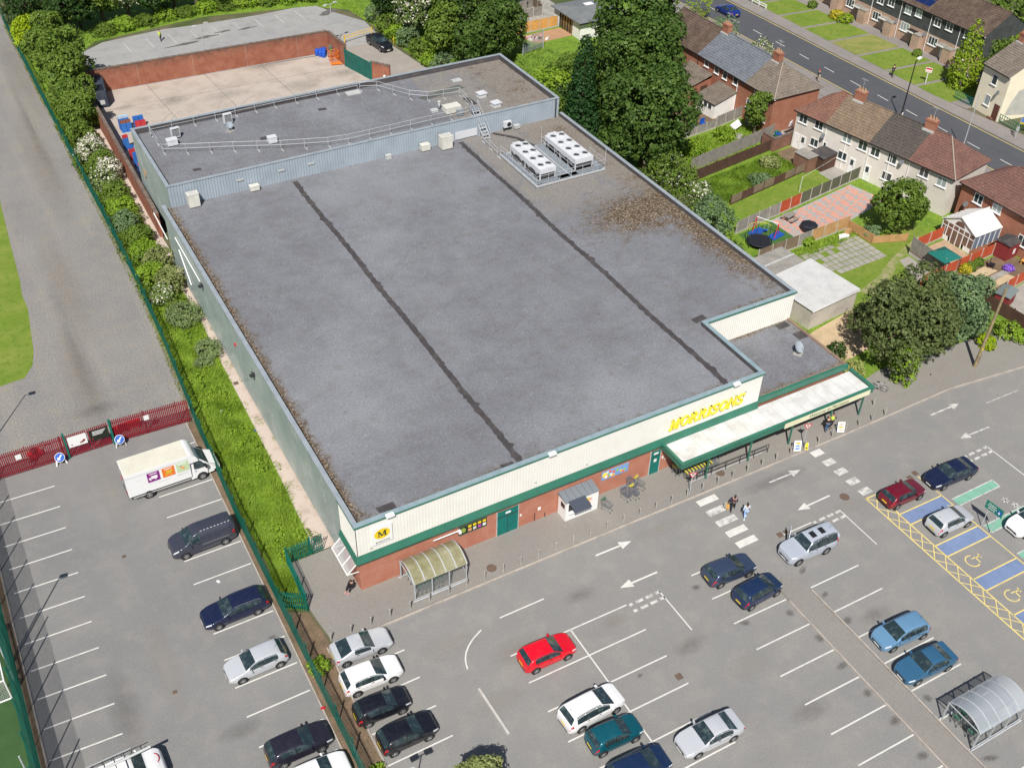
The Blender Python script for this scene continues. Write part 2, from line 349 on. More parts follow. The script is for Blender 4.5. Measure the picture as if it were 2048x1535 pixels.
for tip, tail in (((37.9,-5.56),(34.54,-5.5)),((53.1,-9.2),(56.6,-9.33)),((56.7,-5.75),(53.15,-5.7))): arrow(wl, tip, tail)
for i in range(1, 5): y = -4.64-1.36*i; wl.sheet([(40.05+.09*i,y+.33),(41.15+.09*i,y+.33),(41.2+.09*i,y-.33),(40.1+.09*i,y-.33)], LZ)
for i in (1,2): y = -4.7-1.27*i; wl.sheet([(27.72,y+.32),(29.62,y+.32),(29.62,y-.32),(27.72,y-.32)], LZ)
# worn pedestrian marks in the family bays
for (cx_, cy_) in ((47.9,-11.9),(50.6,-16.4),(50.9,-17.2)):
    for a in (.3, 1.3, 2.3): wl.strip((cx_-.35*math.cos(a),cy_-.35*math.sin(a)),(cx_+.35*math.cos(a),cy_+.35*math.sin(a)),.1,LZ+.001)
struct('worn_road_marking', wl, 'worn_line')
wl = MB()
for tip, tail in (((20.63,-5.42),(17.32,-5.36)),((17.22,-8.92),(20.6,-8.98)),((34.52,-9.08),(38,-9.05))): arrow(wl, tip, tail)
for i in (0,3,4): y = -4.7-1.27*i; wl.sheet([(27.72,y+.32),(29.62,y+.32),(29.62,y-.32),(27.72,y-.32)], LZ)
wl.sheet([(40.0,-4.3),(41.13,-4.3),(41.17,-4.97),(40.05,-5.0)], LZ)
struct('road_marking', wl, 'white_line')
# disabled and family bays
wl = MB(); bb = MB(); gb = MB()
wl.strip((40.42,-10.7),(40.62,-45),.12,LZ); wl.strip((41.55,-13.3),(41.65,-45),.12,LZ); wl.strip((40.42,-10.75),(41.6,-10.8),.12,LZ); wl.strip((41.56,-10.8),(41.62,-13.3),.11,LZ); wl.strip((46.2,-10.9),(46.3,-12.6),.12,LZ)
y = -10.8
for i in range(28):
    wl.strip((40.47,y),(41.58,y-1.22),.075,LZ+.001); wl.strip((41.58,y),(40.47,y-1.22),.075,LZ+.0015); y -= 1.25
y = -13.4
for i in range(9):
    for q in (y, y-1.25): wl.strip((41.6,q),(46.3,q-.08),.12,LZ)
    bb.sheet([(41.68,y-.07),(46.2,y-.14),(46.2,y-1.28),(41.68,y-1.19)], LZ-.001)
    if i >= 1:
        cx_, cy_ = 43.0, y+1.35        # wheelchair mark: wheel arc, seat, legs
        pts = [(cx_+.55*math.cos(t), cy_+.55*math.sin(t)) for t in [1.0+k*.42 for k in range(11)]]
        for a, b in zip(pts, pts[1:]): wl.strip(a, b, .11, LZ+.002)
        for a, b in (((cx_+.1,cy_+.2),(cx_+.95,cy_+.1)),((cx_+.5,cy_+.15),(cx_+.45,cy_-.4)),((cx_+.95,cy_+.35),(cx_+.9,cy_-.1))): wl.strip(a, b, .11, LZ+.0025)
    y -= 3.86
wl.strip((46.3,-12.6),(46.5,-45),.1,LZ)
struct('yellow_bay_marking', wl, 'yellow_line'); struct('blue_bay_patch', bb, 'blue_bay')
y = -14.2; wl = MB()
for i in range(6):
    gb.sheet([(46.75,y),(51.5,y-.03),(51.5,y-.83),(46.75,y-.83)], LZ-.001)
    for q in (y, y-.83): wl.strip((46.7,q),(51.5,q),.1,LZ)
    wl.strip((51.5,y),(51.5,y-.83),.1,LZ+.0006); y -= 3.36
struct('green_bay_patch', gb, 'green_bay'); struct('family_bay_line', wl, 'worn_line')
# kerb island at the far right of the lane, drain covers, oil stains
struct('lane_island', MB().prism([(64+1.6*math.cos(t), -11.6+2.2*math.sin(t)) for t in [k*math.pi/8 for k in range(16)]], -.02, .1), 'kerb_stone')
def decal(name, pts, mat, z=.006):
    return struct(name, MB().sheet(pts, z), mat)
for (px, py, w) in ((1358,1352,.5),(248,1112,.3),(350,1383,.3),(1820,955,.5),(1830,946,.5),(1560,1069,.5),(1572,1063,.4),(472,766,.45)):
    x, y = at(px, py); decal('drain_grate', [(x-w/2,y-w/2),(x+w/2,y-w/2),(x+w/2,y+w/2),(x-w/2,y+w/2)], 'iron_cover', .01)
for (px, py, r, zz) in ((1689,993,.42,.01),(983,1137,.4,.112),(633,1076,.35,.01),(1440,947,.4,.112)):
    x, y = at(px, py); decal('manhole_cover', [(x+r*math.cos(k*.4),y+r*math.sin(k*.4)) for k in range(16)], 'iron_cover', zz)
rs = random.Random(3)
def stain(px, py, w, h, mat, z=.0035, rot=0.0):
    x, y = at(px, py); mb = MB(); n = 14; mb.sheet([(w*math.cos(2*math.pi*i/n), h*math.sin(2*math.pi*i/n)) for i in range(n)], 0); o = struct('ground_stain', mb, mat); o.location = (x,y,z); o.rotation_euler = (0,0,rot)
for i, (px, py, s_) in enumerate(((1392,1174,.9),(1490,1245,.9),(1580,1225,1.0),(1640,1275,1.1),(1685,1330,1.0),(1735,1385,1.1),(1790,1440,1.1),(1855,1395,1.0),(1650,1188,1.0),(1695,1240,1.0),(1845,1510,.9),(1605,1140,.9),(1980,1515,1.1),(545,1275,.8),(600,1100,.6),(1280,1350,.6))):
    stain(px, py, s_*rs.uniform(.8,1.5), s_*rs.uniform(.5,.9), 'stain_oil', .0035, rs.uniform(-.5,.5))
for i, (px, py, w, h, m) in enumerate(((1030,1300,2.5,1.6,'stain_rust'),(1000,1400,3,1.2,'stain_pale'),(1230,1240,1.5,.8,'stain_rust'),(900,1290,3,1.5,'stain_pale'),(1160,1190,2,.8,'stain_damp'),(1500,1330,2.5,1.2,'stain_pale'),(1620,1420,2.2,1.1,'stain_damp'),(1380,1290,2,1,'stain_damp'),(330,1330,1.2,6,'stain_pale'),(220,980,1.2,7,'stain_pale'),(250,1420,1.5,5,'stain_damp'),(480,1460,2,1,'stain_damp'),(1750,1230,2,1,'stain_damp'),(1700,1010,3,1,'stain_pale'),(1320,1060,4,.8,'stain_pale'),(1550,960,5,.9,'stain_damp'),(165,760,2.2,12,'stain_rust'),(125,560,2.2,17,'stain_rust'),(85,330,2.4,22,'stain_rust'),(40,150,2.4,26,'stain_rust'),(150,700,1.2,16,'stain_pale'),(190,820,3,1.2,'stain_damp'),(60,250,1.0,25,'stain_pale'))):
    stain(px, py, w, h, m, .0025)
for i, (px, py, w, h, m) in enumerate(((300,150,3,2,'stain_damp'),(450,190,5,2,'stain_pale'),(600,170,4,2.5,'stain_pale'),(250,215,2,1.2,'stain_rust'),(690,145,4,2,'stain_damp'),(350,200,3,2,'stain_damp'),(540,130,6,1.5,'stain_damp'))):
    stain(px, py, w, h, m, .0015)
# tyre marks swept across the yard and the staff car park, built as thin sheets
mb = MB()
for (cx_, cy_, r, a0, a1, w) in ((13,80,6,2.2,4.3,.22),(14.5,80,6.3,2.2,4.2,.2),(20,82,5,1.8,4.0,.2),(24,79,7,2.0,3.6,.2)):
    t = a0
    while t < a1: mb.strip((cx_+r*math.cos(t),cy_+r*math.sin(t)),(cx_+r*math.cos(t+.12),cy_+r*math.sin(t+.12)),w,.003); t += .12
struct('tyre_mark', mb, 'tyre_mark' if 'tyre_mark' in MATS else pm('tyre_mark',(.36,.31,.27),speck=.1))
# ---------------------------------------------------------------- street behind the gardens
struct('garden_ground', MB().sheet([(47.5,0),(90,2),(90,95),(47.5,90)], -.012), 'grass_lush')
struct('street', MB().sheet([(93.2,110),(101.2,110),(102.0,60),(102.8,20),(103.5,-20),(95.5,-20),(94.9,19),(94.1,60)], -.004), 'road_tar')
struct('near_footway', MB().prism([(89.7,110),(93.1,110),(94.0,60),(94.8,19),(95.4,-20),(91.6,-20),(91.0,19),(90.2,60)], -.04, .09), 'street_footway')
struct('far_footway', MB().prism([(101.3,110),(102.1,60),(102.9,20),(103.6,-20),(108.6,-20),(107.0,20),(104.5,44),(104.3,110)], -.04, .09), 'street_footway')
mb = MB(); yl = MB()
for i in range(16):
    y = 84 - 5.3*i
    if y > 5: mb.strip((97.4+(60-y)*.019, y), (97.4+(58-y)*.019, y-2.1), .13, .002)
struct('lane_dash', mb, 'white_line')
for a, b in (((93.45,110),(94.35,60)),((94.35,60),(95.15,19)),((95.15,19),(95.75,-20)),((101.0,110),(101.8,60)),((101.8,60),(102.55,20)),((102.55,20),(103.2,-20))): yl.strip(a, b, .12, .002)
struct('no_parking_line', yl, 'yellow_line')
# front lawns of the far terrace and the paths between them
lawn = [('grass_mown',0),('grass_mown',0),('grass_mown',0),('grass_mown',1),('grass_dry',1),('grass_mown',1),('grass_mown',1),('grass_mown',1)]
ys = [88,82.2,76.3,70.6,64.6,58.6,52.6,46.9,40.5]
struct('terrace_paving', MB().sheet([(104.3,110),(104.5,44),(105.5,38),(116,38),(118,44),(113,110)], .0), 'street_footway')
for i in range(8):
    struct('front_lawn', MB().prism([(104.75,ys[i]-.55),(104.75,ys[i+1]+.1),(111.6+.35*i,ys[i+1]-.5),(111.2+.35*i,ys[i]-1.1)], -.02, .05), lawn[i][0])
# ---------------------------------------------------------------- the supermarket
brickmat('shop_brick', (.46,.17,.105), (.40,.135,.085), (.45,.33,.26), vary=.2)
brickmat('yard_brick', (.36,.12,.07), (.30,.095,.055), (.33,.23,.17), grime=((.10,.07,.055), 1.9, 3.3), vary=.35)
brickmat('house_brick', (.38,.145,.085), (.31,.11,.065), (.36,.26,.2), vary=.25)
pm('cream_clad', (.77,.755,.70), (.71,.695,.635), .5, .45, .75, speck=.03, rough=.45)
pm('green_clad', (.25,.30,.29), (.20,.25,.245), .25, .4, .65, (.36,.385,.375), .35, .5, .75, speck=.04, rough=.25, spec=.8)
pm('blue_clad', (.32,.37,.42), (.27,.315,.36), .5, .4, .7, speck=.05, rough=.4, spec=.5)
pm('coping_grey', (.29,.325,.355), (.23,.26,.29), 1.0, .45, .7, speck=.06, rough=.45)
pm('coping_bluegreen', (.25,.33,.36), (.19,.265,.295), 1.0, .45, .7, speck=.06, rough=.45)
pm('fascia_green', (.035,.17,.115), (.03,.13,.09), .6, .4, .7, speck=.05, rough=.4, spec=.5)
pm('door_teal', (.006,.16,.135), (.005,.13,.11), .8, speck=.03, rough=.4)
pm('felt_dark', (.055,.05,.052), (.09,.082,.08), 1.2, .45, .7, (.16,.15,.145), 2.5, .68, .8, speck=.3)
pm('parapet_felt', (.075,.068,.072), (.11,.10,.10), 1.0, .45, .7, (.22,.20,.18), 1.8, .66, .78, speck=.2)
pm('canopy_sheet', (.63,.625,.61), (.47,.455,.43), .7, .45, .7, (.22,.21,.19), 1.6, .66, .78, speck=.06)
pm('white_metal', (.57,.585,.61), (.49,.50,.52), 1.2, .5, .75, speck=.03, rough=.4)
pm('light_grey_metal', (.46,.47,.46), (.38,.39,.385), 1.2, .45, .7, speck=.06, rough=.45)
pm('galvanised', (.47,.49,.51), (.38,.40,.42), 2, .45, .7, speck=.1, rough=.42, metal=.1)
flat('dark_metal', (.035,.036,.04), .5); flat('black_plastic', (.012,.012,.014), .45); flat('white_plain', (.78,.78,.77), .5)
flat('logo_yellow', (.80,.58,.01), .4); flat('letter_yellow', (.83,.68,.03), .35); flat('ink_dark', (.03,.045,.03), .5); flat('ink_green', (.10,.14,.07), .5)
flat('glass_dark', (.02,.028,.03), .06, spec=.8)
def roofmat():
    m, n, l, b = _new('roof_gravel')
    pos = n.new('ShaderNodeNewGeometry').outputs['Position']; sp = n.new('ShaderNodeSeparateXYZ'); l.new(pos, sp.inputs[0])
    X, Y = sp.outputs[0], sp.outputs[1]
    c = _mix(n, l, _ramp(n, l, _noise(n, l, pos, .10, 4), .35, .65), (.162,.166,.182), (.196,.203,.224))
    c = _mix(n, l, _math(n, l, 'MULTIPLY', _ramp(n, l, _noise(n, l, pos, .45, 7, .8), .42, .72), .75), c, (.118,.118,.126))
    c = _mix(n, l, _math(n, l, 'MULTIPLY', _ramp(n, l, _noise(n, l, pos, .07, 5, .6), .5, .68), .6), c, (.24,.249,.27))
    c = _mix(n, l, _math(n, l, 'MULTIPLY', _ramp(n, l, _noise(n, l, pos, .3, 6, .7), .56, .72), .45), c, (.125,.114,.10))
    # streaks lying across the fall of the roof
    mp = n.new('ShaderNodeMapping'); mp.inputs['Scale'].default_value = (.12,1.1,1); mp.inputs['Rotation'].default_value = (0,0,.25); l.new(pos, mp.inputs[0])
    c = _mix(n, l, _math(n, l, 'MULTIPLY', _ramp(n, l, _noise(n, l, mp.outputs[0], 1.5, 6, .7), .55, .85), .45), c, (.25,.252,.265))
    c = _mix(n, l, _math(n, l, 'MULTIPLY', _ramp(n, l, _noise(n, l, pos, 2.4, 6, .8), .60, .72), .8), c, (.36,.355,.35))
    # moss and loose gravel gathered along the parapets and round the condensers
    def dist(v, a, w): return _math(n, l, 'SUBTRACT', 1.0, _math(n, l, 'DIVIDE', _math(n, l, 'ABSOLUTE', _math(n, l, 'SUBTRACT', v, a)), w))
    e1 = dist(X, .2, 1.35); e2 = _math(n, l, 'MULTIPLY', dist(X, 47.2, 4.2), _ramp(n, l, Y, 4, 18))
    e3 = _math(n, l, 'MULTIPLY', dist(Y, 27.2, 6.0), _ramp(n, l, X, 33.5, 42)); e4 = dist(Y, .3, 1.0); e4 = _math(n, l, 'MULTIPLY', e4, .55)
    e5 = _math(n, l, 'MULTIPLY', dist(Y, 8.3, 1.1), _ramp(n, l, X, 37, 41)); e6 = _math(n, l, 'MULTIPLY', dist(X, 46.5, 7), _ramp(n, l, Y, 43, 49))
    e7 = _math(n, l, 'MULTIPLY', dist(X, 44.5, 5.5), _ramp(n, l, Y, 38, 43))
    e = e1
    for q in (e2,e3,e4,e5,e6,e7): e = _math(n, l, 'MAXIMUM', e, q)
    nz = _noise(n, l, pos, 1.1, 6, .7); k = _math(n, l, 'ADD', e, _math(n, l, 'MULTIPLY', _math(n, l, 'SUBTRACT', nz, .5), 1.6))
    moss = _mix(n, l, _ramp(n, l, _noise(n, l, pos, 6.5, 3, .8), .50, .60), (.07,.045,.025), (.30,.25,.19))
    c = _mix(n, l, _ramp(n, l, k, .12, .7), c, moss)
    # bleached chippings near the plant deck
    f2 = _math(n, l, 'MULTIPLY', _ramp(n, l, X, 33.8, 34.6), _ramp(n, l, Y, 29, 33)); f2 = _math(n, l, 'MULTIPLY', f2, _ramp(n, l, _noise(n, l, pos, .5, 5), .25, .5))
    c = _mix(n, l, _math(n, l, 'MULTIPLY', f2, .8), c, _mix(n, l, _ramp(n, l, _noise(n, l, pos, 7, 3, .8), .4, .6), (.27,.245,.215), (.17,.155,.14)))
    f = _noise(n, l, pos, 5.5, 4, .9); g = n.new('ShaderNodeMapRange'); g.inputs[1].default_value = .3; g.inputs[2].default_value = .7; g.inputs[3].default_value = .66; g.inputs[4].default_value = 1.34; l.new(f, g.inputs[0])
    cc = n.new('ShaderNodeCombineColor')
    for i in range(3): l.new(g.outputs[0], cc.inputs[i])
    c = _mix(n, l, 1.0, c, cc.outputs[0], 'MULTIPLY'); l.new(c, b.inputs['Base Color']); b.inputs['Roughness'].default_value = .85; b.inputs['Specular IOR Level'].default_value = .3
    bp = n.new('ShaderNodeBump'); bp.inputs['Strength'].default_value = .5; bp.inputs['Distance'].default_value = .04; l.new(f, bp.inputs['Height']); l.new(bp.outputs[0], b.inputs['Normal'])
roofmat()
def ribbed(mb, p, q, z0, z1, out, pitch=.25, depth=.035, mirror=False):
    """profiled sheet from p to q (plan), trapezoid ribs standing out along 'out'"""
    p = Vector(p); q = Vector(q); d = (q-p); L = d.length; d /= L; o = Vector(out).normalized()*depth; k = max(1, round(L/pitch)); s = L/k
    pts = []
    for i in range(k):
        a = p + d*s*i; pts += [a, a+d*s*.4, a+d*s*.5+o, a+d*s*.9+o]
    pts.append(q); n = len(pts)
    vs = [(v.x,v.y,z0) for v in pts] + [(v.x,v.y,z1) for v in pts]
    fl = Vector((d.y,-d.x)).dot(Vector(out)) > 0
    fs = [((i,i+1,n+i+1,n+i) if fl else (i+1,i,n+i,n+i+1)) for i in range(n-1)]
    return mb.add(vs, fs)
shop = thing('supermarket', 'large flat grey roofed supermarket with cream front fascia and brick base', 'supermarket', (0,0,0))
H1, R1, H2, R2 = 7.05, 6.55, 8.95, 8.25
B = lambda mb, name, mat, p=shop, **k: mb.build(name, mat, p, **k)
# brick base
mb = MB(); mb.box(.02,0,0,36.9,.3,3.3); mb.box(0,.3,0,.3,4.7,3.3); mb.box(0.12,4.7,0,.42,38,.35); mb.box(.05,38,0,.42,49.7,2.3); B(mb, 'brick_wall', 'shop_brick')
mb = MB(); mb.box(36.9,0.2,0,47.2,.5,3.2); mb.box(46.9,.5,0,47.2,8,3.7); mb.box(46.9,8,0,47.3,50,6.5); B(mb, 'side_wall', 'house_brick')
# cladding
mb = MB(); ribbed(mb,(.0,-.06),(36.9,-.06),3.9,6.95,(0,-1),.25,.007); ribbed(mb,(-.06,3.1),(-.06,-.06),3.9,6.95,(-1,0)); ribbed(mb,(36.92,8),(36.92,0),6.4,6.95,(-1,0)); ribbed(mb,(36.96,0),(36.96,8),3.7,6.95,(1,0)); ribbed(mb,(36.96,7.95),(47.3,7.95),3.7,6.95,(0,-1)); B(mb, 'cream_cladding', 'cream_clad')
mb = MB(); ribbed(mb,(-.02,49.7),(-.02,3.1),.3,6.95,(-1,0),.3); ribbed(mb,(47.35,8),(47.35,50),3.2,6.95,(1,0),.3); ribbed(mb,(.8,64),(.8,49.7),2.4,8.85,(-1,0),.3); ribbed(mb,(46.95,49.7),(46.95,64),2.4,8.85,(1,0),.3); ribbed(mb,(47,64.02),(.8,64.02),2.4,8.85,(0,1),.3); B(mb, 'side_cladding', 'green_clad')
mb = MB(); ribbed(mb,(.82,49.7),(46.95,49.7),6.4,8.85,(0,-1),.3,.05); B(mb, 'step_cladding', 'blue_clad')
# sloped green band
mb = MB(); mb.add([(-.2,-.2,3.05),(36.9,-.2,3.05),(36.9,-.28,3.3),(-.28,-.28,3.3),(-.08,-.08,3.95),(36.9,-.08,3.95),(-.2,3.1,3.05),(-.28,3.1,3.3),(-.08,3.1,3.95),(0.1,.1,3.05),(36.9,.1,3.05),(.1,3.1,3.05)],
    [(0,1,2,3),(3,2,5,4),(6,0,3,7),(7,3,4,8),(9,10,1,0),(11,9,0,6),(6,7,8)]); B(mb, 'green_band', 'fascia_green')
# roofs
mb = MB(); mb.add([(.1,.1,R1),(36.8,.1,R1),(36.8,8.1,R1),(47.2,8.1,R1),(47.2,49.75,R1),(.1,49.75,R1)], [(0,1,2,3,4,5)]); mb.add([(1,49.9,R2),(46.8,49.9,R2),(46.8,63.9,R2),(1,63.9,R2)], [(0,1,2,3)]); mb.add([(37,.3,3.95),(47.1,.3,3.95),(47.1,7.9,3.95),(37,7.9,3.95)], [(0,1,2,3)]); B(mb, 'roof', 'roof_gravel')
# parapet upstands (inner faces) and copings
mb = MB(); mb.box(0,.0,6.4,36.9,.22,6.98); mb.box(0,.22,6.4,.22,49.7,6.98); mb.box(36.7,.22,6.4,36.9,8.2,6.98); mb.box(36.9,8.0,6.4,47.3,8.2,6.98); mb.box(47.1,8.2,6.4,47.3,49.7,6.98)
mb.box(.85,49.75,8.1,46.9,49.95,8.88); mb.box(.85,63.8,8.1,46.9,64,8.88); mb.box(.85,49.95,8.1,1.05,63.8,8.88); mb.box(46.7,49.95,8.1,46.9,63.8,8.88); B(mb, 'parapet', 'parapet_felt')
mb = MB()
mb.box(-.13,.26,6.98,.26,49.7,H1); mb.box(47.05,8.3,6.98,47.44,49.7,H1)
mb.box(.74,49.62,8.88,47.0,49.98,H2); mb.box(.74,63.74,8.88,47,64.1,H2); mb.box(.74,49.98,8.88,1.1,63.74,H2); mb.box(46.64,49.98,8.88,47,63.74,H2); B(mb, 'coping', 'coping_grey')
mb = MB(); mb.box(-.13,-.14,6.98,37.03,.26,H1); mb.box(36.66,.26,6.98,37.03,8.24,H1); mb.box(37.03,7.86,6.98,47.44,8.24,H1); B(mb, 'front_coping', 'coping_bluegreen')
mb = MB(); mb.box(-.15,-.17,6.86,37.05,-.1,6.99); mb.box(37.03,-.1,6.86,37.07,7.8,6.99); mb.box(37.0,7.82,6.86,47.46,7.87,6.99); mb.box(-.15,-.1,6.86,-.1,3.1,6.99); B(mb, 'coping_drip', 'fascia_green')
# low block edges
mb = MB(); mb.box(46.95,.1,3.7,47.2,7.9,4.08); mb.box(37,.1,3.7,46.95,.34,4.02); B(mb, 'low_roof_edge', pm('brown_edge',(.27,.19,.14),(.2,.14,.1),1,speck=.15))
# felt seams: long dark ragged strips across the roof
rs = random.Random(11)
for x0 in (13.8, 33.6):
    mb = MB(); n = 160; l_, r_ = [], []
    for i in range(n+1):
        y = .5+48.6*i/n; w = .26+rs.uniform(-.05,.05)+(.10*max(0,rs.gauss(0,1)) if rs.random()<.35 else 0); l_.append((x0-w+.05*math.sin(y*.4), y)); w = .26+rs.uniform(-.05,.05)+(.1*max(0,rs.gauss(0,1)) if rs.random()<.35 else 0); r_.append((x0+w+.05*math.sin(y*.4), y))
    mb.add([(p[0],p[1],R1+.025) for p in l_]+[(p[0],p[1],R1+.025) for p in r_], [(i,n+1+i,n+2+i,i+1) for i in range(n)])
    mb.strip((x0-.03,.6),(x0+.03,49),.09,R1+.04); B(mb, 'roof_seam', 'felt_dark')
for pts, z in (([(2.17,1.4),(3.54,1.38),(3.56,.66),(2.2,.82)],R1),([(36.43,9.4),(37.79,9.54),(37.85,8.87),(36.53,8.7)],R1),([(12.24,1.03),(13.29,1.01),(13.3,.42),(12.3,.42)],R1),
    ([(45.3,7.7),(46.6,7.7),(46.6,7.0),(45.3,7.0)],3.95),([(45.9,5.9),(47,5.9),(47,4.9),(45.9,4.9)],3.95),([(21.2,60.9),(22.1,60.8),(22.1,60.2),(21.2,60.3)],R2),([(4.4,53.4),(5.2,53.3),(5.2,52.8),(4.4,52.9)],R2),
    ([(12.9,57),(13.7,57),(13.7,56.4),(12.9,56.4)],R2),([(37.4,55.8),(38.2,55.8),(38.3,53.8),(37.5,53.8)],R2)):
    B(MB().prism(pts, z+.005, z+.03), 'felt_patch', 'felt_dark')
B(MB().prism([(32.8,58.3),(38.6,59.5),(39,58.4),(33.2,57.4)], R2+.005, R2+.03), 'walkway_mat', pm('mat_green',(.12,.13,.115),(.09,.1,.09),1.0,speck=.2))
# canopy over the entrance
mb = MB(); mb.box(27.15,-2.85,3.0,47.55,-.1,3.2); B(mb, 'canopy_deck', 'canopy_sheet')
mb = MB()
for i in range(1, 17): mb.box(27.2+1.2*i-.02,-2.8,3.2,27.2+1.2*i+.02,-.15,3.215)
B(mb, 'canopy_joint', 'light_grey_metal')
mb = MB(); mb.box(26.85,-3.0,2.85,47.75,-2.85,3.42); mb.box(26.85,-2.85,2.85,27.0,-.05,3.42); mb.box(47.6,-2.85,2.85,47.75,-.05,3.42); mb.box(26.8,-3.06,3.36,47.8,-2.8,3.48); mb.box(26.8,-2.8,3.36,27.05,-.05,3.48); mb.box(47.55,-2.8,3.36,47.8,-.05,3.48); mb.box(36.95,-.05,3.5,47.3,.2,4.06); B(mb, 'canopy_fascia', 'fascia_green')
pn = B(MB().box(37.6,-3.06,2.78,47.3,-3.0,3.34), 'welcome_panel', pm('cream_panel',(.74,.72,.50),(.68,.66,.45),.5,speck=.03))
Mw = lambda x, y, z: Matrix.Translation((x,y,z)) @ Matrix.Rotation(math.pi/2, 4, 'X')
textobj('welcome_lettering', 'Welcome to Morrisons', 'ink_green', .5, Mw(42.5,-3.07,3.05), pn, shear=.35, spacing=.95)
for x in (30,34.5,39,43.5,47.2): B(MB().box(x-.06,-2.7,.1,x+.06,-2.58,3.0), 'canopy_post', 'fascia_green')
mb = MB(); mb.box(37.2,.12,.1,46.8,.19,2.9); B(mb, 'entrance_glazing', 'glass_dark')
for i in range(9): B(MB().box(37.2+1.2*i-.04,.05,.1,37.2+1.2*i+.04,.12,2.9), 'glazing_mullion', 'fascia_green')
# doors
for x0, x1, two in ((11.5,13.36,True),(26.0,26.95,False)):
    d = B(MB().box(x0,-.06,.1,x1,-.005,2.68), 'door', 'door_teal')
    B(MB().box(x0,-.09,2.05,x1,-.06,2.1), 'transom', 'dark_metal', d)
    B(MB().box((x0+x1)/2-.2,-.085,2.3,(x0+x1)/2+.25,-.06,2.48), 'door_notice', 'white_plain', d)
    if two: B(MB().box((x0+x1)/2-.015,-.08,.1,(x0+x1)/2+.015,-.06,2.05), 'door_gap', 'dark_metal', d)
    for xx in (x0-.06, x1): B(MB().box(xx,-.08,.1,xx+.06,-.0,2.75), 'door_jamb', 'light_grey_metal', d)
    if not two: B(MB().box(x0+.35,-.08,1.45,x0+.62,-.06,1.75), 'door_poster', 'white_plain', d)
for x, z, w, h in ((13.55,1.3,.14,.2),(27.2,1.45,.16,.22),(27.55,1.2,.12,.12),(15.2,1.15,.26,.3)): B(MB().box(x,-.04,z,x+w,-.005,z+h), 'wall_plate', 'white_plain')
B(MB().box(14.9,-.05,.1,14.95,-.01,1.0), 'wall_pipe', 'dark_metal'); B(MB().box(15.85,-.05,.1,15.9,-.01,.6), 'wall_pipe', 'dark_metal')
# posters
ps = B(MB().box(8.15,-.06,1.88,10.56,-.005,2.74), 'fresh_food_poster', flat('poster_dark',(.015,.02,.012),.4))
B(MB().box(8.12,-.07,1.84,10.6,-.06,1.89).box(8.12,-.07,2.73,10.6,-.06,2.78), 'poster_frame', 'fascia_green', ps)
for i in range(4):
    c = 8.95+.42*i; B(MB().box(c,-.075,2.4,c+.28,-.06,2.62), 'poster_badge', 'logo_yellow', ps)
for i, cc in enumerate(((.75,.35,.15),(.6,.6,.55),(.45,.08,.4),(.75,.75,.75))):
    c = 8.95+.42*i; B(MB().box(c,-.075,2.0,c+.28,-.06,2.26), 'poster_product', flat('poster_c%d'%i,cc,.5), ps)
B(MB().tube((8.5,-.06,2.3),(8.5,-.08,2.3),.26,n=14), 'poster_emblem', flat('poster_green',(.25,.35,.06),.5), ps)
ps = B(MB().box(21.15,-.06,1.68,23.74,-.005,2.58), 'food_poster', flat('poster_blue',(.18,.35,.62),.4)); rs = random.Random(5)
for i in range(22):
    x = 21.3+rs.random()*2.2; z = 1.8+rs.random()*.65; r = rs.uniform(.08,.17); k = rs.choice(((.8,.45,.05),(.75,.12,.06),(.85,.7,.1),(.82,.8,.72),(.3,.5,.08)))
    B(MB().tube((x,-.06,z),(x,-.07-.001*i,z),r,n=8), 'printed_food', flat('food%d'%i,k,.5), ps)
